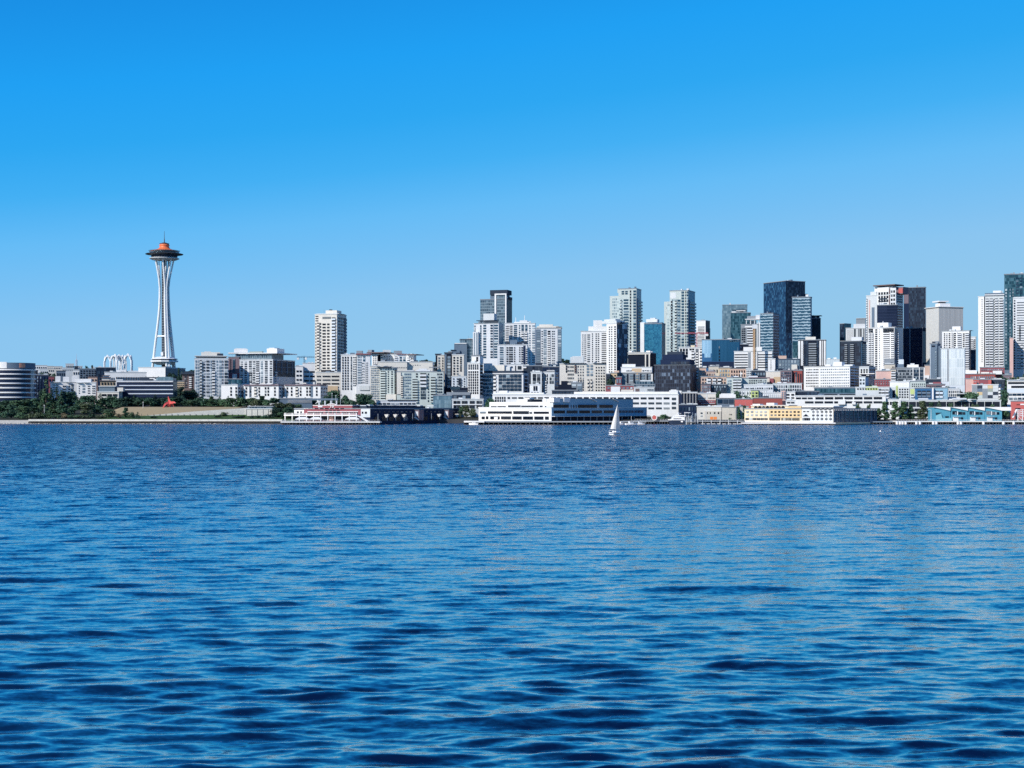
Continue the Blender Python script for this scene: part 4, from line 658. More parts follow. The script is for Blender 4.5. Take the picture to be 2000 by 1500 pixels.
# ---- low streets, centre right
gs = 'low hillside blocks of the centre right'
for lab, x0, x1, y0, y1, Y, k, zn, vo in (
  ("salmon flats with bay windows beside the black glass block", 1357.5, 1379, 719, 742, 1430, 'SA', ["L g 3 3 .4 .5 lt 1360 1378 722 740", "L b 1 3 1 .8 LG 1358 1364 722 740"], ["roof_edge CR 1357 1379 717.5 - -.6 6"]),
  ("peach flats one step lower with paired balconies", 1379.5, 1397, 726.5, 748, 1425, 'SA', ["L g 4 3 .45 .5 gy"], ["roof_edge PK 1379 1397 725.4 - -.6 6"]),
  ("beige block with a plain roof box behind the peach flats", 1384, 1404, 716, 732, 1450, 'BG', ["L g 3 1 .3 .4 gy"], []),
  ("tan flats with a pale curved roof next to the salmon row", 1404, 1426, 719, 735, 1440, 'TN', ["L g 4 2 .5 .5 lt"], ["roof_edge CR 1406 1430 716.8 - -.6 8"]),
  ("salmon tiled flats with a white stair core under the bright blue block", 1426, 1457, 720, 737, 1435, 'SA', ["L g 6 2 .4 .5 dk", "L p W 1446 1450 726 737"], ["roof_edge DG 1428 1457 718.8 - -.6 8"]),
  ("grey corner flats behind the green roofed white blocks", 1457, 1467, 721, 736, 1430, 'LG', ["L g 3 3 .4 .4 dk"], []),
  ("row of salmon and white balcony flats above the purple brick house", 1369, 1419, 736, 751, 1390, 'SA', ["L g 9 2 .5 .5 gy", "L b 3 2 .7 .8 W2 1380 1410 737 750", "L p W 1380 1389 739 750"], ["roof_edge W 1380 1419 734.5 - -.6 6"]),
  ("purple brick house with tall sash windows", 1370, 1388, 751, 765, 1370, 'PU', ["L g 5 2 .45 .6 lt"], ["cornice PU 1369.5 1388.5 749.8 - -.8 6"]),
  ("charcoal house with a row of white framed windows", 1388, 1419, 751.5, 766, 1372, 'DG', ["L g 6 1 .5 .7 lt 1389 1418 753 758", "L g 4 1 .3 .5 md"], []),
  ("pale green apartment block with glassy balconies on its right half", 1419, 1449, 738, 765, 1375, 'PG', ["L g 2 4 .6 .5 lt 1420 1429 741 763", "L b 2 4 .9 .8 W2 1431 1448 741 763", "L g 4 1 .6 .6 lt 1432 1447 740 743"], ["roof_edge W 1431 1449 736 - -1 6"]),
  ("long pale green flats with a dark roof line left of the tan blocks", 1449, 1498, 739, 753, 1385, 'PG', ["L g 8 2 .55 .5 gy 1462 1497 741 750"], ["roof_edge PU 1462 1504 736.8 738.6 -1 10", "roof_house W2 1462 1480 734 736.7 2 6"]),
  ("dark timber flats with round balconies under the white offices", 1466, 1496, 724.5, 735, 1445, 'DG', ["L g 5 1 .6 .6 lt"], []),
  ("blank beige building front beside the purple brick hotel", 1496, 1524, 726, 748, 1400, 'CR', ["L p TN 1511 1524 736 748", "L g 1 1 .3 .3 gy 1514 1517 742 745"], ["side_house MR 1503 1511 739 748 -2 2"]),
  ("purple brick hotel with four columns of arched windows", 1524, 1546, 724, 750, 1380, 'PU', ["L g 6 4 .55 .6 md 1525 1545 726 746", "L p W2 1526 1537 738 744"], ["cornice MR 1523.5 1546.5 722.2 - -.8 8"]),
  ("red brick warehouse with two tall dark entrances", 1546.5, 1567, 724, 750, 1382, 'RD', ["L g 4 1 .4 .9 dk 1548 1566 729 748", "L g 1 1 .5 .9 md 1552 1558 726 736"], ["parapet RD 1551 1559 721.8 - -.4 2", "parapet RD 1560 1566 722.4 - -.4 2"]),
  ("white and green framed flats below the beige front", 1453, 1510, 752, 763, 1345, 'W2', ["L g 12 1 .5 .6 gy 1455 1509 756 761", "L p LG 1455 1478 753 755"], []),
  ("low white tiled flats behind the red roofed shed", 1441, 1500, 762, 772, 1325, 'W2', ["L v 12 1 .25 1 LG", "L g 8 1 .4 .4 gy"], []),
  ("olive yellow framed flat among the white flats", 1467, 1481, 763, 776, 1320, 'LM', ["L g 2 2 .5 .5 dk"], []),
  ("wide pale flats with olive frames under the purple hotel", 1510, 1566, 749.5, 765, 1350, 'W2', ["L g 12 2 .55 .6 gy", "L p PG 1511 1517 751 764", "L p PG 1539 1545 751 764"], ["roof_edge W 1510 1568 748 - -.6 8"]),
  ("long white panelled hall behind the red shed roof", 1490, 1527, 768, 781, 1305, 'W2', ["L v 9 1 .3 1 LG"], []),
  ("pink tiled stair block between the white hall and the framed flats", 1526, 1534, 763, 780, 1300, 'PK', ["L g 2 4 .5 .6 lt"], []),
  ("white framed flats with square openings right of the pink stair block", 1534, 1553, 766, 780, 1300, 'W', ["L x 2 2 .6 .55 dk"], []),
  ("dark teal glass roofed market hall", 1553, 1600, 765, 775, 1300, 'SL', ["L m navy"], ["roof_edge SL 1553 1601 763 - -1 12"])):
    building(lab, x0, x1, x1, y0, Y, 0, k, zn, vo, yv=y1, depth=12, group=gs)
building("big white office block with ghostly rows of small windows", 1570, 1660, 1677.5, 716, 1400, 20, 'W', ["L g 8 7 .55 .32 gy 1574 1599 718 756", "L g 14 7 .5 .28 lt 1602 1659 718 756", "L p W 1586 1588.5 716 757 .15", "R x 2 7 .8 .5 dk - - 717 755"], ["roof_edge W 1569 1661 714.6 - -.6 24", "roof_unit W 1612 1622 711.5 - 5 4", "roof_box W 1628 1644 706.5 - 8 8", "roof_box W2 1648 1665 712 - 6 6", "antenna DG 1586.5 1587.2 711 - 3 1"], yv=758, cat='office building', name='office_building')
building("flat blue grey glass roofed convention hall under the white office block", 1590, 1672, 1674, 757.5, 1340, 2, 'SL', ["L m teal 1591 1672 759 768"], ["lower_canopy SL 1608 1708 768 770 -14 12", "lower_wall NV 1610 1707 770 776 -12 10"], yv=775, depth=20)
house("grey victorian house with a steep dark gable right of the white office", 1678, 1697, 1710, 717, 1430, 24, 'LG', ["L g 3 2 .4 .8 dk 1680 1696 720 729", "R g 3 3 .5 .5 md"], ["gable_roof DG 1679 1700 713.5 - 1 8", "gable_roof DG 1684 1694 711 713.4 3 5", "porch W 1678 1708 729 730.5 -1 2"], yv=740)
house("pale green house with a dark pyramid roof below the victorian house", 1678, 1690, 1696, 737, 1380, 20, 'WB', ["L g 2 2 .5 .5 gy"], ["pyramid_roof DK 1678 1693 734 - 0 8", "pyramid_roof DK 1682 1689 730.5 733.9 2 4"], yv=752)
for lab, x0, x1, y0, y1, Y, k, zn, vo in (
  ("blank pale pink stucco block under the white balcony high rise", 1711, 1740, 725, 742, 1410, 'PK', [], ["roof_house CR 1724 1731 723 - 3 4"]),
  ("beige block with small dark windows beside the pink stucco block", 1727, 1748, 712, 728, 1440, 'BG', ["L g 3 1 .3 .5 dk 1742 1747 714 720"], ["roof_tank G 1727 1747 701 711.9 3 8", "roof_house LG 1728 1746 709 - 2 6"]),
  ("red brick factory with a flat roof left of the white bar building", 1708, 1739, 741.5, 752, 1385, 'MR', ["L g 6 2 .3 .4 lt"], []),
  ("pale rounded balcony flats left of the glass fronted apartments", 1740, 1750, 722, 745, 1405, 'BG', ["L b 1 4 1 .8 W2 1740.5 1749 724 744"], ["roof_hip BR 1740 1750 719.5 - 0 6"]),
  ("brown glassy apartments in a white portal frame under the navy slabs", 1750, 1806, 719, 747, 1400, 'G', ["L g 10 4 .7 .6 gy 1751 1782 721 745", "L p W 1782.5 1784 718 745 .8", "L g 6 3 .7 .7 md 1785 1803 721 742", "L p W 1795 1796.3 718 745 .8", "L p W 1804.5 1806 718 746 .8"],
     ["roof_edge W 1771 1806 717 - -.6 8", "roof_unit W 1772 1794 712 - 3 6", "roof_unit W2 1778 1786 709.5 711.9 4 4", "roof_tank SL 1753 1765 711 - 3 6", "roof_tank WB 1755 1765 701.5 710.9 4 5"]),
  ("tan narrow house between the portal framed apartments and the blue grey slab", 1806, 1816, 714, 735, 1440, 'SA', [], ["lower_house W 1806 1815 733 738 -2 3"]),
  ("dark roofed shed below the slim blue grey slab", 1807, 1838, 741, 750, 1390, 'DG', ["L g 6 1 .3 .3 md"], ["roof_unit W 1815 1818 739 - 2 2"]),
  ("plum brick terrace above the blue flats", 1810, 1846, 751, 758, 1360, 'PU', ["L g 9 1 .5 .5 gy"], ["red_awning MR 1822 1838 746 750.9 2 5"]),
  ("pale green terrace with small square windows beside the plum terrace", 1777, 1808, 745, 760, 1345, 'PG', ["L g 7 2 .4 .4 dk 1780 1807 748 756"], ["white_box W 1783 1788 739 - 2 4", "white_box W2 1771 1783 742 - 3 4"]),
  ("low white tiled shops between the blue flats and the chequered block", 1852, 1875, 760, 775, 1320, 'W2', ["L g 6 2 .5 .6 gy", "L p W 1863 1868 762 770"], ["canopy LG 1868 1888 768 769.6 -3 5"]),
  ("brick hotel with a row of arched white windows at the right", 1885, 1944, 731, 741, 1390, 'RD', ["L g 12 1 .5 .7 lt 1895 1942 734 740", "L p MR 1885 1893 732 740"], ["cornice W2 1884 1945 729.5 - -.8 10", "roof_house W 1886 1908 723 729.4 4 6", "roof_house CR 1916 1932 726.5 729.4 4 6"]),
  ("pale pink stucco wing below the arched brick hotel", 1886, 1901, 740, 762, 1375, 'PK', [], []),
  ("bright red house above the chequered block", 1901, 1936, 741.5, 751, 1365, 'RB', ["L g 3 1 .3 .5 lt 1901 1910 743 748", "L p MR 1912 1930 742 749"], ["roof_edge W 1900 1931 740 - -.4 6"]),
  ("long low red brick school behind the arched brick hotel", 1914, 1962, 718, 726, 1480, 'MR', ["L g 11 1 .5 .6 lt 1916 1960 720 724"], ["roof_house W 1939 1957 724 731 -5 4"]),
  ("grey brown house under the trees near the right border", 1958, 1976, 733, 742, 1400, 'PU', ["L g 4 1 .3 .4 gy"], []),
  ("dark slate roofed house beside the border office", 1936, 1962, 742, 752, 1370, 'DG', ["L g 5 1 .5 .6 gy"], ["roof_hip W2 1934 1948 739.5 - 1 5"])):
    building(lab, x0, x1, x1, y0, Y, 0, k, zn, vo, yv=y1, depth=12, group='low hillside blocks of the right side')
building("grey modern apartments with lime green panels", 1671, 1737, 1738, 757, 1300, 1, 'LG', ["L p LM 1690 1715 754.5 762", "L g 8 1 .5 .5 dk 1673 1714 757 762", "L g 3 4 .5 .45 dk 1716 1721 758 782", "L b 2 3 .9 1 W2 1721 1736 760 778"], yv=782, depth=14)
building("white slab building with a lime green stair strip right of the parking deck", 1738, 1776, 1777, 746, 1310, 1, 'W', ["L p LG 1738 1776 756 782", "L p LM 1749.5 1754 753 782", "L p DK 1743 1748.5 762 780", "L g 4 4 .5 .5 dk 1755 1775 758 778"], yv=784, depth=14, name='apartment_building', cat='apartment building')
building("lime and black end bay beside the dark blue flats", 1777, 1787, 1787, 759, 1305, 0, 'LG', ["L p LM 1778 1786 760 770", "L b 1 1 .8 .8 W2 1778 1786 770 776"], yv=778, depth=8, name='apartment_building', cat='apartment building')
building("dark blue flats with recessed glass balconies and a white joint strip", 1787, 1820, 1820.5, 758.5, 1300, 1, 'BB', ["L b 3 2 .9 .5 SL 1791 1818 762 776"], ["roof_edge W2 1796 1815 756.4 - 1 6", "joint_strip W 1820.3 1823.4 757 780 -.3 8"], yv=782, depth=12, name='apartment_building', cat='apartment building')
building("brighter blue flats with glass balconies right of the white joint strip", 1823.6, 1851, 1851.5, 758, 1300, 1, 'SB', ["L b 2 2 .9 .6 WB 1827 1842 762 777", "L p lblue 1845 1849 762 774"], yv=780, depth=12, name='apartment_building', cat='apartment building')
r, b = building("building with chequered grey, yellow and aqua panels", 1898, 1950, 1955, 752, 1300, 8, 'LG', ["R b 1 4 1 1 W - - 755 780"], ["roof_shed W 1912 1942 776 - -8 5"] if 0 else [], yv=783, depth=14)
random.seed(4)
chk = ['G', 'DG', 'LG', 'YL', 'LG', 'G', 'SL', 'G', 'GN', 'LG', 'PG', 'YL', 'G', 'LG', 'DG', 'G', 'TQ', 'G', 'DG', 'LG']
for j in range(4):
    for i in range(5):
        u0, u1 = b.tL(1898.6 + i * 10.2), b.tL(1898.6 + (i + 1) * 10.2 - .3); z0, z1 = b.z(752.6 + (j + 1) * 6.4 - .3), b.z(752.6 + j * 6.4)
        key = chk[j * 5 + i]; key = {'TQ': 'PG'}.get(key, key)
        MB().box(-u0, -u1, -.15 - .01 * ((i + j) % 2), .1, z0, z1).build('panel', M(key), r)
office("white and blue ribbon windowed office at the right border", 1967, 2014, 2014, 744, 1330, 0, 'W', ["L r 1 1 1 .8 dk 1969 2013 745.5 750", "L r 1 1 1 .7 dk 1975 2013 752.5 758", "L r 5 1 .9 .8 md 1968 2013 768 773", "L r 5 1 .8 .8 md 1970 2013 776 781", "L p WB 1967 2013 759 767"], ["sun_screen WB 1968 2013 741.5 743 -1 5", "roof_edge W 1991 2014 737.5 739 2 8"], yv=790, depth=16)
# ---- waterfront row
building("cream and brick two gabled warehouses behind the beige pier building", 1363, 1398, 1398, 769, 1300, 0, 'CR', ["L g 5 1 .35 .5 dk 1364 1378 775 780", "L g 5 1 .35 .5 dk 1383 1397 775 780", "L p MR 1363.5 1398 781.5 791 .4", "L g 8 1 .4 .6 lt 1365 1396 782.5 786", "L p LG 1379.4 1381.4 769 782"], ["roof_box CR 1386 1398 766.5 - 2 6", "terrace W2 1369 1396 787.5 788.4 -1.5 3"], yv=792, depth=12, name='warehouse', cat='warehouse')
building("blue grey glass front with a white barrel roof", 1400, 1434, 1434, 779, 1290, 0, 'SL', ["L x 3 1 .85 .75 md 1401 1433 779 789"], ["barrel_roof W 1405 1437 770 - -1 10", "barrel_roof W 1408 1433 768.6 769.9 1 6"], yv=792, depth=12, name='hall', cat='hall')
building("plain light red shed with a darker red roof running behind the yellow pier", 1435, 1470, 1471, 780, 1260, 1, 'RB', [], ["roof_unit W 1448 1457 778 - 2 3"], yv=796, depth=12, name='shed', cat='shed')
building("long dark red roofed shed behind the scalloped yellow pier building", 1470, 1528, 1528, 778, 1285, 0, 'RD', [], ["roof_crest RD 1482 1500 776.5 - 2 6"], yv=790, depth=12, name='shed', cat='shed')
building("beige harbour building with orange doors behind the floating dock", 1361, 1409, 1410, 795, 1235, 1, 'CR', ["L p BG 1376 1408 803 820 .4", "L g 2 1 .3 .8 dk 1379 1390 804.5 809", "L g 2 1 .35 .8 dk 1392 1407 804.5 809", "L g 2 1 .85 1 or 1387 1400 814 820.5".replace(' or ', ' gy '), "L p OR 1387 1393 814 820.5 .5", "L p OR 1394 1400 814 820.5 .5", "L g 1 2 .4 .4 gy 1366 1374 804 815"],
  ["cornice W2 1360.5 1410 794 - -.4 4", "taller_part W 1395 1410 792 - 1 8"], yv=822, depth=14, zb=.5, name='harbour_building', cat='harbour building')
building("plain grey beige windowless block beside the harbour building", 1410, 1438, 1440, 796, 1232, 3, 'BG', ["L g 2 1 .35 1 dk 1424 1430 808.3 810.5", "L p G 1436.5 1437.3 800 818"], ["roof_edge G 1410 1424 794.8 - -.3 4"], yv=822, depth=14, zb=.5, name='harbour_building', cat='harbour building')
building("pale wall block behind the two slim poplars", 1438, 1462, 1462, 794.5, 1245, 0, 'BG', ["L g 2 1 .2 .2 gy"], yv=822, depth=10, name='harbour_building', cat='harbour building', zb=.5)
r, b = building("white parking deck with two long rows of dark bays", 1553, 1730, 1732, 773.5, 1262, 1, 'W', ["L x 3 1 .82 .75 dk 1553.5 1588 775.3 779.6", "L x 7 1 .84 .8 dk 1591 1724 774.8 780", "L x 8 1 .86 .75 dk 1571 1724 783 788"], ["roof_rail W2 1600 1729 772.3 - -.3 3", "lower_deck W 1535 1572 782 - -3 10", "stair_box W 1639 1650 781 789 -2 2"] if 0 else ["roof_rail W2 1600 1729 772.3 - -.3 3", "stair_box W 1637 1651 781 790 -2 2", "stair_box W 1664 1671 785 790 -2 2"], yv=792, name='parking_garage', cat='parking garage', depth=18)
building("low white deck wing stepping down left of the parking deck", 1535, 1553, 1553, 783, 1258, 0, 'W', ["L x 2 1 .8 .7 dk 1536 1552 784.5 788"], yv=792, name='parking_garage', cat='parking garage', depth=12)
building("white columned stair block with black bays at the right end of the parking deck", 1730, 1756, 1757, 781, 1262, 1, 'W', ["L x 4 1 .6 .85 dk 1731 1754 784 791"], ["pier W 1756.5 1759 777 793 -.5 2"], yv=794, name='parking_garage', cat='parking garage', depth=12)
# ================================================================ round office at the left edge
def round_office():
    Y = 1385.; X = sx(19) * Y; z0 = ground(X, Y) - 1; rad = 44 * Y / F
    root = empty('office_building', (X, Y + rad * .3, z0)); tag(root, 'round dark glass office with white floor rings and an orange sign, leftmost', 'office building')
    zt = zof(709, Y) - z0; zb = zof(720, Y) - z0
    def arc(r0, r1, za, zb_, a0=160, a1=380, n=56):
        m = MB(); vs = []; fs = []
        for i in range(n + 1):
            a = R(a0 + (a1 - a0) * i / n); c, s = math.cos(a), math.sin(a)
            vs += [(r0 * c, r0 * s, za), (r1 * c, r1 * s, za), (r1 * c, r1 * s, zb_), (r0 * c, r0 * s, zb_)]
        for i in range(n):
            for k in range(4): fs.append((i * 4 + k, i * 4 + (k + 1) % 4, (i + 1) * 4 + (k + 1) % 4, (i + 1) * 4 + k))
        fs += [(3, 2, 1, 0), tuple(n * 4 + k for k in range(4))]
        m.add(vs, fs); return m
    m = MB(); n = 72; m.lathe([(rad, 0), (rad, zb)], n); m.build('glass_wall', M('navyl'), root)
    m = MB(); m.lathe([(rad * .6, zb), (rad * .6, zb + 1)], n); m.build('roof', M('LG'), root)
    for y in (722.6, 731, 740, 749, 757.7, 766.8, 776, 785):
        z = zof(y, Y) - z0; arc(rad - .3, rad + .7, z - .6, z + .6).build('floor_ring', M('W'), root)
    arc(rad - .6, rad + .15, zb + .004, zt, 276, 372).build('roof_screen', M('SL'), root)
    arc(rad - .6, rad + .25, zb + .004, zt + .6, 160, 275.6).build('roof_screen', M('W'), root)
    arc(rad + .2, rad + .5, zb + .8, zt - .5, 306, 321, 6).build('sign', simple('orange_sign', (.78, .33, .20)), root)
    arc(rad - .2, rad + .35, 5, zb - 1, 339, 356, 6).build('lit_corner_glass', M('steel'), root)  # paler panes paint light on the glass corner
round_office()
# ================================================================ the tall spire
def spire():
    Y = 1830.; X = sx(321) * Y; z0 = ground(X, Y) - 1
    root = empty('observation_tower', (X, Y, z0)); tag(root, 'tall white tripod observation tower with an orange saucer top', 'tower')
    Z = lambda y: zof(y, Y) - z0; P = Y / F
    W = simple('white_steel', (.84, .85, .84), .45, 0, .5, .05); D = simple('dark_steel', (.05, .06, .075), .5); O = simple('orange_paint', (.74, .18, .065), .4, 0, .5, .06)
    rad = [(760, 15.5), (727, 14.3), (700, 12.6), (680, 11.2), (655, 9.3), (635, 7.8), (615, 6.5), (598, 5.7), (580, 5.3), (562, 5.4), (545, 6.2), (530, 7.5), (518, 8.7), (507, 9.8)]
    off = [(760, 1.9), (700, 1.6), (655, 1.35), (598, 1.1), (562, 1.1), (548, 1.6), (507, 5.0)]
    for th in (186, 300, 48):
        m = MB(); a = R(th); dr = Vector((math.cos(a), math.sin(a), 0)); tg = Vector((-dr.y, dr.x, 0))
        for sd in (-1, 1):
            pts = []
            for y, r in rad:
                o = float(np.interp(-y, [-q[0] for q in off], [q[1] for q in off])) * sd
                p = dr * r + tg * o; p.z = Z(y); pts.append(p)
            for p, q in zip(pts, pts[1:]): m.tube(p, q, 1.28 if p.z < Z(562) else 1.0, 1.28 if q.z < Z(562) else 1.0, 8)
        for y in (745, 718, 690, 668, 640, 618, 596, 575):
            r = float(np.interp(-y, [-q[0] for q in rad], [q[1] for q in rad])); p = dr * r; p.z = Z(y)
            m.tube(p - tg * 2, p + tg * 2, .55)
        for y in (535, 520):                      # inner struts of the flaring top
            r = float(np.interp(-y, [-q[0] for q in rad], [q[1] for q in rad])); p = dr * (r - 1.8); p.z = Z(y)
        p = dr * 4.6; p.z = Z(565); q = dr * 6.4; q.z = Z(507); m.tube(p, q, .7)
        m.build('leg', W, root)
    m = MB(); m.lathe([(3.1, 0), (3.1, Z(506))], 6); m.build('core', D, root)
    m = MB()
    for k in range(46):
        z = 12 + k * 3.1
        if z < Z(512): m.box(-2.2, 1.4, -3.2, -2.9, z, z + .6)
    m.box(-2.6, -2.2, -3.2, -2.8, 6, Z(512)); m.box(1.2, 1.5, -3.2, -2.8, 6, Z(512)); m.build('lift_track', M('G'), root)
    MB().box(-3.2, -.4, -4.6, -2.9, Z(695), Z(688)).build('lift_car', M('W'), root)
    m = MB()
    pts = [Vector((math.cos(R(t)) * 9.2, math.sin(R(t)) * 9.2, Z(657))) for t in (186, 300, 48)]
    for i in range(3): m.tube(pts[i], pts[(i + 1) % 3], 1.15, 1.15, 8)
    m.build('brace_ring', W, root)
    m = MB(); m.lathe([(9, Z(697)), (16.2, Z(701.3)), (16.2, Z(701.9))][::-1], 12); m.build('low_deck_roof', W, root)
    m = MB(); m.lathe([(14.6, Z(704.3)), (14.6, Z(701.9))], 12); m.build('low_deck_glass', M('navy'), root)
    m = MB(); m.lathe([(11, Z(708)), (16.6, Z(707)), (16.6, Z(704.3)), (14, Z(704.2))], 12); m.build('low_deck', W, root)
    m = MB(); m.lathe([(9, Z(712.5)), (13, Z(709.4)), (12, Z(708))], 12); m.build('low_deck_soffit', W, root)
    # saucer
    m = MB(); m.lathe([(9, Z(509)), (14, Z(508)), (17.6, Z(505.6)), (17.6, Z(504.9)), (15.2, Z(503.6))], 72); m.build('lower_disc', M('W2'), root, smooth=False)
    m = MB(); m.lathe([(14.6, Z(504)), (15.9, Z(498.6))], 60); m.build('restaurant_glass', M('navy'), root)
    m = MB()
    for k in range(60):
        a = 2 * math.pi * k / 60
        if k % 2: m.tube((15.3 * math.cos(a), 15.3 * math.sin(a), Z(504)), (15.3 * math.cos(a), 15.3 * math.sin(a), Z(502.7)), .34)
    m.build('lit_ledge', M('W'), root)
    m = MB(); m.lathe([(15.5, Z(499)), (21.6, Z(497.3)), (22.3, Z(496.6)), (21.6, Z(495.9)), (15.5, Z(494.6))], 96); m.build('halo_ring', D, root)
    m = MB()
    for k in range(48):
        a = 2 * math.pi * k / 48; b = 2 * math.pi * (k + .8) / 48
        m.add([(16.4 * math.cos(a), 16.4 * math.sin(a), Z(494.6)), (16.4 * math.cos(b), 16.4 * math.sin(b), Z(494.6)), (18.6 * math.cos(b), 18.6 * math.sin(b), Z(489.8)), (18.6 * math.cos(a), 18.6 * math.sin(a), Z(489.8)),
               (16.2 * math.cos(a), 16.2 * math.sin(a), Z(494.6)), (16.2 * math.cos(b), 16.2 * math.sin(b), Z(494.6)), (18.4 * math.cos(b), 18.4 * math.sin(b), Z(489.8)), (18.4 * math.cos(a), 18.4 * math.sin(a), Z(489.8))],
              [(0, 1, 2, 3), (7, 6, 5, 4), (0, 3, 7, 4), (1, 5, 6, 2), (3, 2, 6, 7), (0, 4, 5, 1)])
    gm = NT('deck_glass'); gm.base((.5, .65, .7)); gm.p(.05, 0, .5); gm.b.inputs['Transmission Weight'].default_value = .85; gm.b.inputs['IOR'].default_value = 1.1
    m.build('glass_parapet', gm.m, root)
    m = MB(); m.lathe([(13.2, Z(495)), (13.2, Z(489))], 60); m.build('deck_wall', M('navy'), root)
    m = MB(); m.lathe([(16.4, Z(490.4)), (16.2, Z(489.9)), (9, Z(487.2)), (6.6, Z(485.2)), (5.6, Z(482.6)), (5.5, Z(480.6)), (6.4, Z(479.3)), (5.6, Z(478.3)), (5.4, Z(477))], 72); m.build('roof', O, root, smooth=True)
    m = MB(); m.lathe([(5.5, Z(477)), (5.7, Z(475.6)), (3.2, Z(475.4)), (2.6, Z(474)), (1., Z(473.6))], 36); m.build('crown', D, root)
    m = MB(); m.tube((0, 0, Z(474)), (0, 0, Z(466)), .7, .5); m.tube((0, 0, Z(466)), (0, 0, Z(451.5)), .38, .2); m.build('mast', D, root)
spire()
# ================================================================ lattice arches
def arches():
    W = simple('white_steel', (.84, .85, .84), .45)
    for i, (xc, hw, yt, Y, lab) in enumerate(((210.2, 6.6, 693.6, 1760, 'leftmost slender white pointed arch, seen straight on'), (225, 7.8, 691.6, 1730, 'tall white pointed arch in front of the group, second along'),
                              (233, 6.6, 692.6, 1775, 'white pointed arch in the middle of the cluster, partly hidden'), (239.5, 5.6, 693.4, 1790, 'farthest and smallest white pointed arch of the cluster'), (250, 8.0, 691.0, 1740, 'rightmost and tallest white pointed arch beside the spire'))):
        X = sx(xc) * Y; z0 = ground(X, Y) - .5; root = empty('lattice_arch', (X, Y, z0), R((8, -12, 30, 40, 5)[i])); tag(root, lab + ' of the white lattice group', 'arch', 'white lattice arches')
        H = zof(yt, Y) - z0; w = hw * Y / F * .92; sp = H * .60
        for k in range(4):
            m = MB(); ang = math.pi / 2 * k; ca, sa = math.cos(ang), math.sin(ang)
            rot = lambda p: (p[0] * ca - p[1] * sa, p[0] * sa + p[1] * ca, p[2])
            # one side: two ribs that meet in a point
            for s in (-1, 1):
                prev = (s * w, -w, 0)
                for t in range(0, 9):
                    f = t / 8; x = s * w * math.cos(f * math.pi / 2) ** .8 if f < 1 else 0.; z = sp + (H * .95 - sp) * math.sin(f * math.pi / 2)
                    y = -w * (1 - .25 * f); p = (x * (1 if f < 1 else 0), y, z); m.tube(rot(prev), rot(p), .72, .62, 6); prev = p
            m.build('rib', W, root)
        m = MB()
        for s in (-1, 1):
            for d in (-1, 1): m.tube((s * w, d * w, sp * 1.3), (0, 0, H), .6, .7, 5); m.tube((s * w, d * w, 0), (s * w, d * w, sp * 1.35), .85, .65, 5)
        m.build('vault', W, root)
arches()
# ================================================================ cranes and masts
def lattice(m, p0, p1, w, n, r):
    p0, p1 = Vector(p0), Vector(p1); d = (p1 - p0).normalized(); u = d.orthogonal().normalized() * w; v = d.cross(u).normalized() * w
    cs = [u + v, u - v, -u - v, -u + v]
    for c in cs: m.tube(p0 + c, p1 + c, r, r, 4)
    for k in range(n):
        a = p0.lerp(p1, k / n); b = p0.lerp(p1, (k + 1) / n)
        for i in range(4): m.tube(a + cs[i], b + cs[(i + 1) % 4], r * .7, r * .7, 4)
    return m
def crane(label, px, yj, Y, xl, xr, mat, wmat, ytop):
    X = sx(px) * Y; z0 = ground(X, Y); zj = zof(yj, Y) - z0; k = Y / F
    root = empty('tower_crane', (X, Y, z0)); tag(root, label, 'crane')
    lattice(MB(), (0, 0, 0), (0, 0, zj), .8, int(zj / 3), .16).build('mast', mat, root)
    lattice(MB(), (0, 0, zj + .9), ((xr - px) * k, 0, zj + .9), .45, int(abs(xr - px) * k / 2.5) + 1, .12).build('jib', mat, root)
    lattice(MB(), (0, 0, zj + .9), ((xl - px) * k, 0, zj + .9), .55, int(abs(xl - px) * k / 2.5) + 1, .16).build('counter_jib', mat, root)
    xw = (xl - px) * k if abs(xl - px) < abs(xr - px) else (xr - px) * k
    MB().box(min(xw, xw * .7), max(xw, xw * .7), -1.2, 1.2, zj - 2.2, zj + .2).build('counterweight', wmat, root)
    MB().box(.9, 3, -1.4, .2, zj - 2.2, zj + .4).build('cab', M('W'), root)
    m = MB(); m.tube((0, 0, zj), (0, 0, zof(ytop, Y) - z0), .5, .2, 5)
    m.tube((0, 0, zof(ytop, Y) - z0), ((xr - px) * k * .7, 0, zj + 1.4), .12, .12, 4); m.tube((0, 0, zof(ytop, Y) - z0), ((xl - px) * k * .9, 0, zj + 1.2), .12, .12, 4)
    m.build('tie_mast', mat, root)
crane('blue grey tower crane left of the tall beige high rise', 594.5, 699, 1850, 580, 622, simple('crane_blue', (.10, .20, .28)), M('W2'), 695)
crane('pink red tower crane whose jib crosses the right pale twin high rise', 1361, 652.5, 1770, 1383, 1318, simple('crane_red', (.60, .12, .14)), M('W'), 649)
def hoist():
    Y = 1484.; X = sx(1473.7) * Y; z0 = ground(X, Y); H = zof(642, Y) - z0; m = MB()
    root = empty('construction_hoist', (X, Y, z0)); tag(root, 'ochre lattice hoist mast rising in front of the white office stack', 'hoist')
    lattice(m, (0, 0, 0), (0, 0, H), .95, 48, .30); m.build('mast', simple('hoist_ochre', (.48, .31, .16)), root)
    MB().box(-.5, .5, -.5, .5, 0, H - 1).build('lift_shaft', simple('hoist_tan', (.50, .36, .24)), root)
    MB().box(-2., 2., -1.5, 1.5, H, H + 4).build('hoist_cab', M('W2'), root)
hoist()
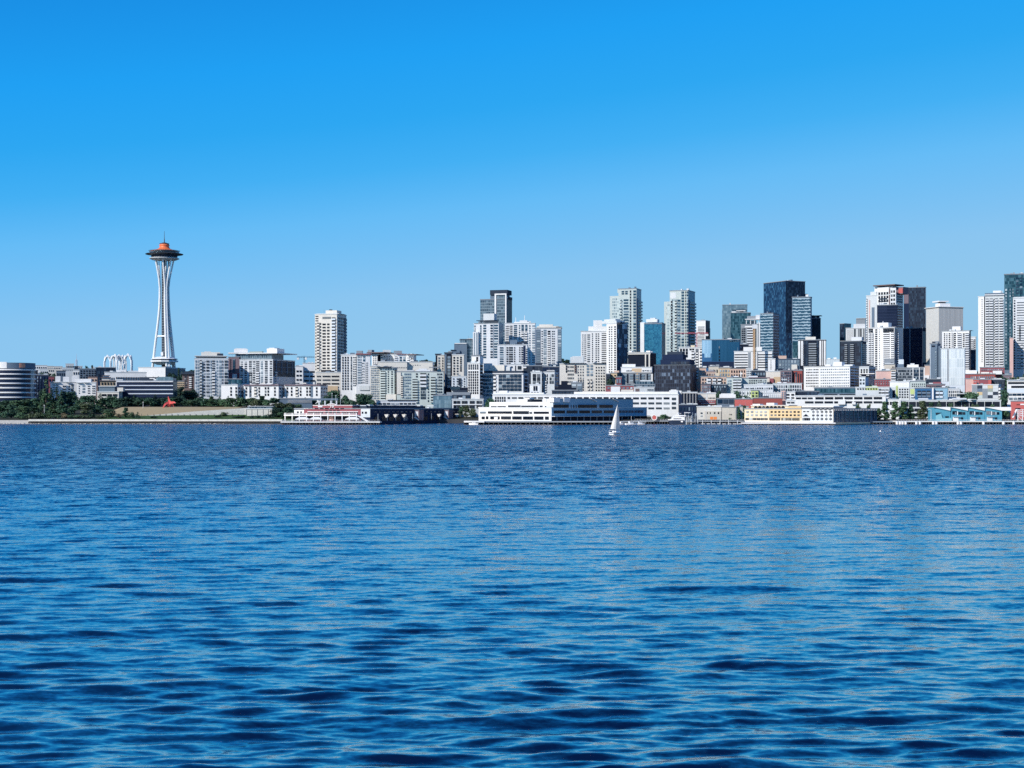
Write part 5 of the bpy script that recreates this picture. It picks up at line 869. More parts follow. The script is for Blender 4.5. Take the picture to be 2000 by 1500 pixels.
def mast(label, px, yt, yb, Y, mat, r=.5):
    X = sx(px) * Y; z0 = ground(X, Y); m = MB(); H = zof(yt, Y) - z0
    lattice(m, (0, 0, 0), (0, 0, H * .8), r, 14, .16); m.tube((0, 0, H * .8), (0, 0, H), .25, .1)
    tag(m.build('radio_mast', mat, None, (X, Y, z0)), label, 'mast')
mast('thin pink and white radio mast on the far northern hill', 149.5, 691, 714, 2350, simple('mast_pink', (.60, .42, .44)), 1.0)
# ================================================================ park: seawall, long wall, sculpture, poles
def seawall():
    m = MB(); Y = 1203.
    m.box(sx(57) * Y, sx(552) * Y, Y - 2, Y + 3, 2.1, 3.6)
    o = m.build('seawall', simple('seawall_concrete', (.55, .56, .53), .9, 0, .2, .3, .35)); tag(o, 'pale concrete seawall running along the park shore', 'seawall')
    m = MB(); m.box(sx(57) * Y, sx(552) * Y, Y, Y + 3, -3, 2.09)  # recess wall coloured far darker than the seawall
    o = m.build('seawall_footing', simple('dark_concrete', (.05, .055, .06), .6)); tag(o, 'dark recess wall under the pale park promenade', 'ledge')
    rng = random.Random(3); m = MB()
    for i in range(420):
        x = sx(rng.uniform(-60, 440)) * 1200; y = 1200 + rng.uniform(-3.5, .5) ; s = rng.uniform(.3, .8)
        if x > sx(57) * 1200: y -= 1.8; s *= .6
        a = rng.uniform(0, 3); c, sn = math.cos(a) * s, math.sin(a) * s
        m.prism([(x + c, y + sn), (x - sn, y + c), (x - c, y - sn), (x + sn, y - c)], -.8, rng.uniform(.15, .9) * s + .25, [(x + c * .5, y + sn * .5), (x - sn * .6, y + c * .5), (x - c * .5, y - sn * .4), (x + sn * .5, y - c * .6)])
    o = m.build('riprap', simple('riprap_stone', (.40, .40, .38), .9, 0, .2, .5, 2.)); tag(o, 'broken pale boulders at the waterline below the park', 'rocks', kind='stuff')
    m = MB(); x0, x1 = sx(-80) * 1206, sx(57) * 1206; m.prism([(x0, 1200), (x1, 1200), (x1, 1209), (x0, 1209)], -1, 2.9, [(x0, 1206), (x1, 1206), (x1, 1209), (x0, 1209)])
    tag(m.build('beach', simple('pebble_beach', (.42, .41, .38), .9, 0, .2, .5, 1.)), 'strip of pale pebble shore at the left end of the seawall', 'beach', kind='structure')
    m = MB(); xs = np.linspace(-318, -213, 52)
    for xa, xb in zip(xs, xs[1:]):
        za, zb = wall_top(xa) + .35, wall_top(xb) + .35
        m.add([(xa, 1249.2, 3), (xb, 1249.2, 3), (xb, 1249.2, zb), (xa, 1249.2, za), (xa, 1250.6, 3), (xb, 1250.6, 3), (xb, 1250.6, zb), (xa, 1250.6, za)], [(0, 1, 2, 3), (7, 6, 5, 4), (3, 2, 6, 7)])
    root = m.build('retaining_wall', simple('wall_concrete', (.52, .51, .48), .9, 0, .2, .2, .5)); tag(root, 'long rising pale concrete wall between the dry lawn and the green lawn', 'wall')
    for k in range(18):
        x = -306 + k * 4.9; mm = MB(); mm.box(-.12, .12, -.1, .1, ground(x, 1247) - .1, ground(x, 1247) + 1.7); mm.build('joint_post', M('DG'), root, (x, 1249.0 - .3, 0))
seawall()
def quay_wall():
    m = MB(); m.box(-106.4, -104.2, 1203.2, 1256, -5, 2.95); m.box(-106.4, 90, 1256.2, 1258.5, -5, 3.0); m.box(88.2, 90.4, 1203.2, 1256, -5, 2.95); m.box(90.4, 1400, 1203.2, 1205.9, -5, 2.95); m.box(sx(735) * 1204, -106.5, 1203.2, 1205.9, -5, 2.95); tag(m.build('quay_wall', simple('dark_quay', (.035, .038, .045), .8)), 'dark quay wall along the built waterfront behind the piers', 'quay wall')
quay_wall()
def sculpture():
    Y = 1300.; X = sx(331) * Y; z0 = ground(X, Y) - .1; k = Y / F; z = lambda y: zof(y, Y) - z0; x = lambda p: (p - 331) * k
    m = MB(); red = simple('red_painted_steel', (.72, .10, .09), .5, 0, .4, .06)
    def blade(pts, t=.35, dy=0.):
        for (xa, ya, wa, da), (xb, yb, wb, db) in zip(pts, pts[1:]):
            A, Bv = Vector((x(xa), dy + da, z(ya))), Vector((x(xb), dy + db, z(yb))); d = (Bv - A); n = Vector((-d.z, 0, d.x)).normalized()
            if n.x < 0 and abs(n.x) > .3: pass
            vs = [A + n * wa * .68, Bv + n * wb * .68, Bv - n * wb * .68, A - n * wa * .68]; vs = [v + Vector((0, -t, 0)) for v in vs] + [v + Vector((0, t, 0)) for v in vs]
            m.add(vs, [(0, 1, 2, 3), (7, 6, 5, 4), (0, 4, 5, 1), (1, 5, 6, 2), (2, 6, 7, 3), (3, 7, 4, 0)])
    blade([(328.4, 774, .15, 0), (329.5, 779, .7, 0), (331, 784, 1.5, 0), (331.5, 787, 2.0, 0)])
    blade([(319.4, 798.6, .35, -3), (321.5, 793, .8, -2.5), (324.5, 788.5, 1.2, -1.5), (330, 786, 1.5, 0)])
    blade([(327.2, 798.8, .8, 1), (328.6, 791, 1., 0), (331, 786.5, 1.5, 0)])
    blade([(330.5, 786.3, 1.6, 0), (336, 786.6, 1.4, -.5), (340, 785.6, 1.2, -1), (344, 787, .25, -1.6)])
    blade([(330.5, 797.8, .3, 3), (331.5, 792, 1.0, 2), (334, 788, 1.1, 0)])
    blade([(341.5, 798.6, .2, 2), (338.5, 793, .3, 1), (336.5, 788, .6, 0)])
    o = m.build('sculpture', red, None, (X, Y, z0)); tag(o, 'large bright red steel sculpture with curved legs on the dry lawn', 'sculpture')
sculpture()
def pole(label, px, yt, Y, arm=0, mat='G', cat='street lamp', name='street_lamp', group=None):
    X = sx(px) * Y; z0 = ground(X, Y); H = zof(yt, Y) - z0
    root = empty(name, (X, Y, z0)); tag(root, label, cat, group)
    m = MB(); m.tube((0, 0, 0), (0, 0, H), .22, .13, 6)
    if arm: m.tube((0, 0, H), (arm, 0, H + .3), .1, .1, 5)
    m.build('pole', M(mat), root)
    MB().box(arm - .55, arm + .55, -.3, .3, H + .1, H + .45).build('lamp_head', M('W2'), root)
pole('white park lamp post on the dry lawn left of the red sculpture', 279.5, 786, 1296, 0, 'W')
pole('pale lamp post among the shoreline trees, above the green shrubs', 86.5, 792, 1245, 0, 'W')
pole('tall flag pole behind the red pier building', 648.5, 769, 1262, 0, 'W2', 'pole', 'flag_pole')
pole('shorter pole just right of the tall flag pole behind the red pier', 656, 773, 1262, 0, 'W2', 'pole', 'flag_pole')
pole('white street lamp standing clear beside the round trees behind the red pier', 665, 760, 1300, -1.2, 'W2')
pole('white lamp post in front of the poplar left of the turquoise pier', 1818.5, 800, 1190, -1.5, 'W')
pole('pale lamp post on the bank beside the pair of poplar trees', 1379, 800, 1210, 0, 'W2')
def footbridge():
    Y = 1268.; root = empty('footbridge', (sx(640) * Y, Y, 0)); tag(root, 'grey footbridge on white columns behind the red pier building', 'bridge')
    k = Y / F; z = zof(779.5, Y); MB().box(-38 * k, 20 * k, 0, 3, z - .9, z + .6).build('deck', M('SL'), root)
    for p in (623, 634.5, 646, 657):
        m = MB(); m.box((p - 640) * k - .55, (p - 640) * k + .55, .5, 1.8, 2, z - .9); m.build('column', M('W2'), root)
footbridge()
# ================================================================ piers
def pier(label, x0, x1, Y, depth, ztop, npile, mat='LG', rail=True, group='wooden piers along the shore', thick=.9, a=0.):
    X0, X1 = sx(x0) * Y, sx(x1) * Y; root = empty('pier', ((X0 + X1) / 2, Y, 0)); tag(root, label, 'pier', group); h = (X1 - X0) / 2
    MB().box(-h, h, 0, depth, ztop - thick, ztop).build('deck', M(mat), root)
    me = MB().tube((0, 0, -4), (0, 0, ztop - thick), .38, .38, 6).mesh('pile', simple('pile_timber', (.035, .035, .04), .8)); c = 0
    rng = random.Random(int(x0))
    for r in range(2):
        for i in range(npile):
            if c < 96: link('pile', me, root, (-h + .6 + (2 * h - 1.2) * i / (npile - 1) + rng.uniform(-.5, .5), .5 + r * 5, 0)); c += 1
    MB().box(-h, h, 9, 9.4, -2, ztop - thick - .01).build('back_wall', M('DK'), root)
    if rail:
        m = MB(); m.box(-h, h, .05, .12, ztop + .95, ztop + 1.05)
        for i in range(int(h)): m.box(-h + 2 * i, -h + 2 * i + .1, .05, .15, ztop, ztop + 1)
        m.build('railing', M('W2'), root)
    return root
# ---- red pier building with 70
def red_pier():
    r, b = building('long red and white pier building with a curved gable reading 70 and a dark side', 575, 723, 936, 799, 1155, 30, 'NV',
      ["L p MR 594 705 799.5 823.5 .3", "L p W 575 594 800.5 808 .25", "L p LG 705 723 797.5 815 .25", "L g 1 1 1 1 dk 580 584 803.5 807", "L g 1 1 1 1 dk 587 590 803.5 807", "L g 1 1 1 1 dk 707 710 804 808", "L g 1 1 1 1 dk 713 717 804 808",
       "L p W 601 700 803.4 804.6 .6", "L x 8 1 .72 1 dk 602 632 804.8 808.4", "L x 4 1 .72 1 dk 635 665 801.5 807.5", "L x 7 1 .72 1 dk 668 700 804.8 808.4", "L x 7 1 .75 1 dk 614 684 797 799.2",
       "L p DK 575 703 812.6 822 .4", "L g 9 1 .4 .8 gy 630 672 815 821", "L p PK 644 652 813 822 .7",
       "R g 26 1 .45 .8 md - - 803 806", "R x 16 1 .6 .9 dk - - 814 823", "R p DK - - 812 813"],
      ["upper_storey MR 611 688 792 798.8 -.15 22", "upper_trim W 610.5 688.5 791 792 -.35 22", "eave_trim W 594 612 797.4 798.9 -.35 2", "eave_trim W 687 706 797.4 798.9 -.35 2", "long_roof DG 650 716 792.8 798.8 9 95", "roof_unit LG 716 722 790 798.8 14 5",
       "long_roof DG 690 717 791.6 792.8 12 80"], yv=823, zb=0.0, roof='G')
    # curved gable
    y0 = -.5; pr = []
    for i in range(13):
        f = i / 12; px = 636 + 25 * f; u = -b.tL(px); pr.append((u, b.z(792 - 3.6 * math.sin(math.pi * f) ** 1.3)))
    pr = [(pr[0][0], b.z(792.2))] + pr + [(pr[-1][0], b.z(792.2))]
    MB().slab(pr, -.2, 1.5).build('gable', M('MR'), r)
    trim = MB()
    for (xa, za), (xb, zb) in zip(pr[1:-2], pr[2:-1]): trim.tube((xa, -.35, za), (xb, -.35, zb), .3, .3, 5)
    trim.build('gable_trim', M('W'), r)
    cu = bpy.data.curves.new('sign', 'FONT'); cu.body = '70'; cu.size = 3.2; cu.align_x = 'CENTER'; cu.extrude = .12; cu.offset = .05; cu.space_character = 1.1
    tmp = bpy.data.objects.new('tmp', cu); COL.objects.link(tmp); dg = bpy.context.evaluated_depsgraph_get(); me = bpy.data.meshes.new_from_object(tmp.evaluated_get(dg)); bpy.data.objects.remove(tmp)
    me.materials.clear(); me.materials.append(M('W')); o = link('sign', me, r, (-b.tL(648.8), -.45, b.z(795.9))); o.rotation_euler = (math.pi / 2, 0, 0); o['label'] = 'white numerals 70 on the red gable'
    MB().box(-b.tL(621.5), -b.tL(630), -.4, -.1, b.z(795.2), b.z(792.9)).build('sign_board', M('WB'), r)
    m = MB(); m.box(-b.tL(561), -b.tL(703), -4.5, 2, b.z(812.4), b.z(810)); m.build('balcony_deck', M('W'), r)
    for i in range(11):
        u = -b.tL(563 + i * 13.9); MB().box(u - .3, u + .3, -4.6, -4.0, b.z(823.5), b.z(806.5)).build('column', M('W'), r)
    m = MB(); ua, ub = -b.tL(561), -b.tL(703); m.box(ua, ub, -4.5, -4.4, b.z(807.6), b.z(807.1))
    for i in range(70): u = ua + (ub - ua) * i / 70; m.box(u, u + .15, -4.5, -4.4, b.z(810), b.z(807.6))
    m.build('railing', M('W'), r)
    for px, w_ in ((704, 20),):                                # outside stair
        m = MB()
        for k in (0, 2.4): m.tube((-b.tL(704) + 0, -4 + k, b.z(812)), (-b.tL(722), -4 + k, b.z(823)), .35, .35, 4)
        m.build('stair', M('W'), r)
    # projecting bays on the shaded side and the pale hoist hoods between them
    for i, (p0, p1) in enumerate(((799, 810), (859, 868))):
        v0, v1 = b.tR(p0), b.tR(p1)
        MB().box(.2, 5., v1 - 2, v1 + 6, b.z(822), b.z(801)).build('side_bay', M('PU'), r); MB().box(1.2, 4.2, v1 - 2.2, v1 - 2.05, b.z(813), b.z(804)).build('bay_window', M('W2'), r)
        MB().box(.2, 5.3, v1 - 2.4, v1 + 6.2, b.z(801) + .01, b.z(800)).build('bay_roof', M('SL'), r)
        MB().slab([(.3, b.z(816)), (4.9, b.z(822)), (4.9, b.z(820.6)), (1.8, b.z(814))], v1 - 2.6, v1 - 2.2).build('bay_brace', M('W'), r)
    for p in (727, 745, 762, 779, 795, 814, 832, 848, 883, 897, 915):
        v = b.tR(p); m = MB(); m.tube((5, v, b.z(822.5)), (5, v, b.z(808)), .25, .2, 5); m.build('side_post', M('G'), r)
        if p in (745, 762, 779, 848, 883, 915): MB().slab([(3.4, b.z(809.5)), (7, b.z(809.5)), (5.6, b.z(815.5)), (4.6, b.z(815.5))], v - 1.6, v + .3).build('canvas_hood', M('CR'), r)
    for i, p in enumerate((737, 752, 771, 790, 815, 842, 868)):
        MB().box(-16, -10, b.tR(p), b.tR(p) + 5, b.z(792.9), b.z(791.2)).build('skylight', M('W2' if i % 2 else 'LG'), r)
    return r, b
r70, b70 = red_pier()
def tent(label, x0, x1, yt, yb, Y):
    k = Y / F; X = sx((x0 + x1) / 2) * Y; z0 = 4.0; root = empty('canopy_tent', (X, Y, z0)); tag(root, label, 'tent', 'white tents on the restaurant deck')
    h = (x1 - x0) / 2 * k; zt, zb = zof(yt, Y) - z0, zof(yb, Y) - z0
    m = MB(); m.prism([(-h, -3), (h, -3), (h, 3), (-h, 3)], zb - .5, zb + .001); m.prism([(-h, -3), (h, -3), (h, 3), (-h, 3)], zb, zt, [(-h * .45, -.2), (h * .45, -.2), (h * .45, .2), (-h * .45, .2)]); m.build('canvas', M('W'), root)
    for s in (-1, 1):
        for d in (-1, 1): MB().tube((s * h * .92, d * 2.8, 0), (s * h * .92, d * 2.8, zb - .2), .12).build('leg', M('W'), root)
pier('long timber deck of the red pier building on dark piles', 548, 742, 1143, 16, 2.4, 34)
tent('leftmost white tent on the deck of the red pier', 578, 604, 814.2, 818, 1147); tent('middle white tent on the deck of the red pier', 605.5, 629, 814.2, 818, 1147); tent('rightmost white tent on the deck of the red pier, by the stair', 675, 702, 814.2, 818, 1147)
def tables():
    rng = random.Random(8)
    for i in range(26):
        px = 550 + i * 6.2; Y = 1145 + rng.uniform(0, 1.5); X = sx(px) * Y
        m = MB(); m.lathe([(.9, .72), (.9, .78)], 10); m.tube((0, 0, 0), (0, 0, .74), .08)
        root = m.build('cafe_table', M('W2'), None, (X, Y, 2.41)); tag(root, 'pale round cafe table on the deck of the red pier', 'table', 'cafe tables on the restaurant deck')
        for s in (-1, 1): 
            c = MB(); c.box(-.25, .25, -.25, .25, .4, .46); c.box(-.25 if s < 0 else .2, -.2 if s < 0 else .25, -.25, .25, .46, .95)
            for lx in (-.2, .2):
                for ly in (-.2, .2): c.box(lx - .03, lx + .03, ly - .03, ly + .03, 0, .4)
            o = c.build('cafe_chair', M(rng.choice(['W2', 'LG', 'SL'])), None, (X + s * 1.3, Y, 2.41)); tag(o, 'small cafe chair beside a round table on the deck of the red pier', 'chair', 'cafe chairs on the restaurant deck')
tables()
# ---- cruise terminal: white tiers and a long blue side
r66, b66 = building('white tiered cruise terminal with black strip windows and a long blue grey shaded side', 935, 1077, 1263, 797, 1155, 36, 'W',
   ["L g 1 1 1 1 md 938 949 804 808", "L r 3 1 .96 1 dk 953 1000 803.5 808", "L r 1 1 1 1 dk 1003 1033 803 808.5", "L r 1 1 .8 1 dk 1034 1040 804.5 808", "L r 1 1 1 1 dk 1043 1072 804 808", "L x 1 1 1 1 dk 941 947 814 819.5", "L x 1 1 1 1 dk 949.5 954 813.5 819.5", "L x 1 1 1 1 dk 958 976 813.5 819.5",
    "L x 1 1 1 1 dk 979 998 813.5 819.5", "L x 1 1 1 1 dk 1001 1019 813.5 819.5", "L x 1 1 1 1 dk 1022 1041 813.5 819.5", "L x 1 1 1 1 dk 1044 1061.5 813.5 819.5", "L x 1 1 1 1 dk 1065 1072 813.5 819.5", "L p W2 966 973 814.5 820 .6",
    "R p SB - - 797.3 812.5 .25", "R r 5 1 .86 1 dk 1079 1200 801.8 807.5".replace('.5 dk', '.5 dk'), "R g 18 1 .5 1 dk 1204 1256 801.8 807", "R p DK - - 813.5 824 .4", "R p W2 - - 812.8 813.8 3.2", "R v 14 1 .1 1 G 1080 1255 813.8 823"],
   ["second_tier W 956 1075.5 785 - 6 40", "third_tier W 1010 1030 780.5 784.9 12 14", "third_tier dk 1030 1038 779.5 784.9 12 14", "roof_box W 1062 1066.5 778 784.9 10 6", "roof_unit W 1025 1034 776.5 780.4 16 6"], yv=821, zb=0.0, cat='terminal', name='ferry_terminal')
def terminal_extra():
    r, b = r66, b66
    for x0, x1, y0, y1 in ((959, 970, 793, 796.6), (971.5, 988, 793, 796.6), (992, 1017, 791.5, 796.6), (1018, 1052, 792, 796.6), (1054, 1060, 792, 796.6), (1064, 1072, 793, 796.6)):
        MB().box(-b.tL(x0, 6), -b.tL(x1, 6), 5.9, 6.1, b.z(y1, 6), b.z(y0, 6)).build('window', M('dk' if x0 < 1060 else 'md'), r)
    v1 = b.tR(1236); MB().box(-6, .25, 2, v1, b.h + .76, b.z(778.4)).build('upper_hall', M('SB'), r)
    MB().box(-6.1, .2, 1.85, 1.98, b.h + .77, b.z(778.4)).build('wall_panel', M('LG'), r)
    MB().box(-6.4, .8, 1.6, v1 + .4, b.z(778.4) + .01, b.z(777.6)).build('hall_roof', M('SL'), r)
    for i, (p0, p1) in enumerate(((1080, 1110), (1128, 1165), (1170, 1196))):
        MB().box(.2, .45, b.tR(p0), b.tR(p1), b.z(796.5), b.z(790.8)).build('window', M('dk'), r)
        MB().box(.2, 1.4, b.tR(p0), b.tR(p1), b.z(790.7), b.z(790.0)).build('sun_shade', M('SL'), r)
    for p in (1114, 1119, 1123.5): MB().box(.2, .45, b.tR(p), b.tR(p + 2), b.z(797), b.z(791)).build('window', M('dk'), r)
    for p in (1083, 1103): MB().box(-3, 1.5, b.tR(p) - 3, b.tR(p) + 5, b.z(785.5), b.z(776.5)).build('roof_drum', M('W'), r)
    for p, q in ((1152, 1163), (1195, 1206)): m = MB(); m.tube((1.2, b.tR(p), b.z(777.6)), (1.2, b.tR(q), b.z(783)), .4, .4, 5); m.build('roof_brace', M('W'), r)
    MB().box(-.6, -.2, .1, .5, 0, b.h).build('corner_post', M('W'), r)
terminal_extra()
pier('low concrete apron in front of the white terminal', 908, 1262, 1146, 20, 2.6, 40, 'G', False)
pier('white edged mooring platform at the left end of the terminal apron', 906, 946, 1140, 10, 2.9, 5, 'W', False, thick=1.2)
# ---- yellow and grey pier hotel
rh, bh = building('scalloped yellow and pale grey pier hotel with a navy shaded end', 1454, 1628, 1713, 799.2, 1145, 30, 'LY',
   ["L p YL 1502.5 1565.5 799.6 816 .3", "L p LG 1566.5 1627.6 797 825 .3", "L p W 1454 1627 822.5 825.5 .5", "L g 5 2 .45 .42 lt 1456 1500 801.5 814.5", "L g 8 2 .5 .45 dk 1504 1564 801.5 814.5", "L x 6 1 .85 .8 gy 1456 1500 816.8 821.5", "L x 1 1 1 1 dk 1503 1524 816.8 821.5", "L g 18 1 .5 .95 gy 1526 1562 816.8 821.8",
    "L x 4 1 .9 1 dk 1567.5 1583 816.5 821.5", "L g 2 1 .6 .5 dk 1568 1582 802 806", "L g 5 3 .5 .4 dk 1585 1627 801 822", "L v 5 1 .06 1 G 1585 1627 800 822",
    "R m navyp - - 799 825", "R g 9 3 .45 .35 md - - 803 821", "R p SL - - 799 800", "R v 10 1 .06 1 SL - - 800 824"],  # end face lies in shade; the navy colour carries it
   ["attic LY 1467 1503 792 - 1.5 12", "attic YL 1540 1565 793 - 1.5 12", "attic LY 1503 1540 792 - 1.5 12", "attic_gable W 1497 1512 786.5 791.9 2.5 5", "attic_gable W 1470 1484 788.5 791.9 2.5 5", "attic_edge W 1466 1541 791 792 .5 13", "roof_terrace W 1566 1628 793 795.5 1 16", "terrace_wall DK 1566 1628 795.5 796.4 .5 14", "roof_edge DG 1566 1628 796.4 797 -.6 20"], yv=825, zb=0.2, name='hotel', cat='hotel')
def hotel_extra():
    for i in range(8):
        p = 1473 + i * 7.6; u0, u1 = -bh.tL(p, 1.5), -bh.tL(p + 6.8, 1.5); um = (u0 + u1) / 2
        MB().slab([(u0, bh.z(797.8, 1.5)), (u1, bh.z(797.8, 1.5)), (u1, bh.z(794.8, 1.5)), (um, bh.z(792.9, 1.5)), (u0, bh.z(794.8, 1.5))], 1.3, 1.6).build('arched_window', M('dk'), rh)
    for i in range(5):
        p = 1585 + i * 8.6; u0, u1 = -bh.tL(p), -bh.tL(p + 8)
        MB().slab([(u0, bh.z(800.5)), (u1, bh.z(797.6)), (u1, bh.z(797.0)), (u0, bh.z(799.6))], -1.4, -.3).build('sloping_canopy', M('DG'), rh)
    u0, u1 = -bh.tL(1568.5), -bh.tL(1580.5)
    MB().slab([(u0, bh.z(813.5)), (u1, bh.z(813.5)), ((u0 + u1) / 2, bh.z(808.8))], -.45, -.2).build('gable_window', M('dk'), rh)
    m = MB(); v0, v1 = bh.tR(1629), bh.tR(1713)
    for i in range(26): v = v0 + (v1 - v0) * i / 26; m.box(.3, .9, v, v + (v1 - v0) / 60, bh.z(799.2) - .9, bh.z(799.2) - .3)
    m.build('dentil_band', M('W2'), rh)
hotel_extra()
pier('dark piled deck under the yellow and grey hotel', 1453, 1632, 1141, 14, 1.6, 28, 'W2', False)
# ---- turquoise pier shed with saw tooth roof
def turquoise():
    Y = 1186.; k = Y / F; X0 = sx(1823) * Y; root = empty('pier_shed', (X0, Y, 0)); tag(root, 'turquoise pier shed with four white saw tooth roof wedges', 'pier building')
    x = lambda p: (p - 1823) * k; z = lambda y: zof(y, Y); TQ = M('TQ')
    bays = [(1823, 1856), (1857, 1890), (1890.5, 1923), (1923.5, 1957)]
    for i, (a, c) in enumerate(bays):
        MB().box(x(a), x(c) - .02, 0, 16, 2, z(796.4) - (0.02 * i)).build('wall', TQ, root)
        MB().slab([(x(a + 2.5), z(795.7)), (x(c - .5), z(802)), (x(c - .5 if i < 3 else 1974), z(802)), (x(c - .5 if i < 3 else 1974), z(795)), (x(a + 2.5), z(795))], -1.2, 17).build('roof', M('W'), root)
        MB().box(x(a + 1.5), x(a + 4.5), -.2, .1, z(798), z(797.2)).build('vent', M('DK'), root)
    for a in (1860, 1893.5, 1926.5):
        for p, w_, y0, y1, mt in ((a, 8.5, 803, 809.5, 'dk'), (a + 11.5, 6, 804.5, 809.8, 'dk'), (a + 17.5, 2, 804.5, 809.8, 'gy'), (a + 20.5, 4.5, 805, 809.8, 'dk'), (a + 5, 2.4, 805.5, 809.5, 'lt')):
            MB().box(x(p), x(p + w_), -.25 if mt != 'lt' else -.3, .1, z(y1), z(y0)).build('window', M(mt), root)
        MB().box(x(a + 9.4), x(a + 10.8), -.35, .1, z(811), z(803.4)).build('door_frame', M('W'), root)
        MB().box(x(a + 1), x(a + 11.5), -.5, .1, z(821.8), z(815)).build('roller_door', M('W'), root)
        MB().box(x(a + 17), x(a + 21), -.25, .1, z(819.5), z(815)).build('doorway', M('dk'), root)
        MB().box(x(a + 1), x(a + 15), -1.6, 0, z(814.4), z(814)).build('awning', M('W2'), root)
    MB().slab([(x(1827), z(806)), (x(1839), z(806)), (x(1828), z(810.5))], -.25, .1).build('window', M('dk'), root)
    MB().box(x(1846), x(1853), -.25, .1, z(816), z(813)).build('window', M('dk'), root)
    MB().slab([(x(1827.5), z(822)), (x(1858), z(822)), (x(1858), z(816)), (x(1840), z(817)), (x(1837), z(808)), (x(1827.5), z(812))], -1.4, -.2).build('ramp_wall', simple('pale_turquoise', (.20, .46, .52)), root)
turquoise()
rp = pier('pale pier deck carrying the turquoise shed on pale capped piles', 1750, 2010, 1176, 20, 2.6, 46, 'LG', True)
for i, px in enumerate((1752, 1758, 1763, 1769, 1790, 1797, 1823, 1829, 1871, 1877, 1921, 1960, 1980)):
    Y = 1173.5; o = MB().lathe([(.9, -1), (1., 1.9), (.8, 2.2)], 10).build('pile_cap', M('W2'), None, (sx(px) * Y, Y, 0)); tag(o, 'round white concrete dolphin standing in front of the pale pier deck', 'mooring post', 'white mooring dolphins along the pale pier')
# ---- red building and gangway at the right border
building('coral red pier building at the right border above the white gangway', 1974, 2012, 2012, 784, 1225, 0, 'RB', ["L g 3 1 .4 .5 dk 1985 1992 788 792", "L p W 1993 2012 788.5 791 .4", "L p DK 1983 1993 797 799.5 .3", "L p DK 1983 1988 806 820 .3"], yv=822, zb=1.0, name='pier_building', cat='pier building', depth=12)
def gangway():
    Y = 1190.; root = empty('gangway', (sx(1987) * Y, Y, 2.6)); tag(root, 'white steel gangway tower with a slanting brace by the coral red building', 'gangway'); k = Y / F; x = lambda p: (p - 1987) * k; z = lambda y: zof(y, Y) - 2.6
    m = MB(); m.tube((x(1978), 0, z(816)), (x(1986), 0, z(799.5)), .7, .7, 6); m.build('brace', M('W'), root)
    for p in (1988, 1997, 2004): MB().box(x(p) - .25, x(p) + .25, -.2, .4, 0, z(799)).build('post', M('W'), root)
    for y in (800, 804, 808, 812): MB().box(x(1987), x(2006), -.3, 2.5, z(y) - .2, z(y) + .15).build('landing', M('W2'), root)
    m = MB()
    for y0, y1 in ((800, 804), (804, 808), (808, 812), (812, 820)): m.tube((x(1988), 0, z(y0)), (x(1996), 0, z(y1)), .16); m.tube((x(1998), 0, z(y0)), (x(2004), 0, z(y1)), .16)
    m.build('stair', M('W'), root)
gangway()
building('raised concrete roadway on pale posts behind the poplars and the turquoise shed', 1758, 1955, 1955, 782.5, 1256, 0, 'LG', ["L x 13 1 .90 1 dk 1760 1953 784.5 794", "L x 11 1 .9 .8 dk 1760 1900 797 804", "L x 11 1 .9 .8 dk 1760 1900 807 814"], ["barrier W2 1770 1824 780.5 782.3 2 4", "planter GN 1850 1868 781 - 3 3"], yv=818, name='elevated_roadway', cat='elevated road', depth=14)  # dark panels paint the shadow under the deck
for i, (x0, x1, y0, lab) in enumerate(((1794, 1812, 777.6, 'long pale barrel roofed greenhouse on the raised roadway below the blue flats'), (1860, 1887, 777.4, 'rounded pale glass shelter on the raised roadway left of the leafy tree'), (1841, 1849, 779.4, 'small white van shaped shelter on the raised roadway'), (1895, 1905, 779.4, 'small white shelter at the foot of the leafy tree'))):
    Y = 1262.; k = Y / F; m = MB(); h = (x1 - x0) / 2 * k; zt = zof(y0, Y); zb = zof(782.3, Y) + .8
    m.prism([(-h, -2), (h, -2), (h, 2), (-h, 2)], zb, (zb + zt) / 2); m.prism([(-h, -2), (h, -2), (h, 2), (-h, 2)], (zb + zt) / 2, zt, [(-h * .9, -1), (h * .9, -1), (h * .9, 1), (-h * .9, 1)])
    tag(m.build('shelter', M('W2'), None, (sx((x0 + x1) / 2) * Y, Y, 0)), lab, 'shelter')
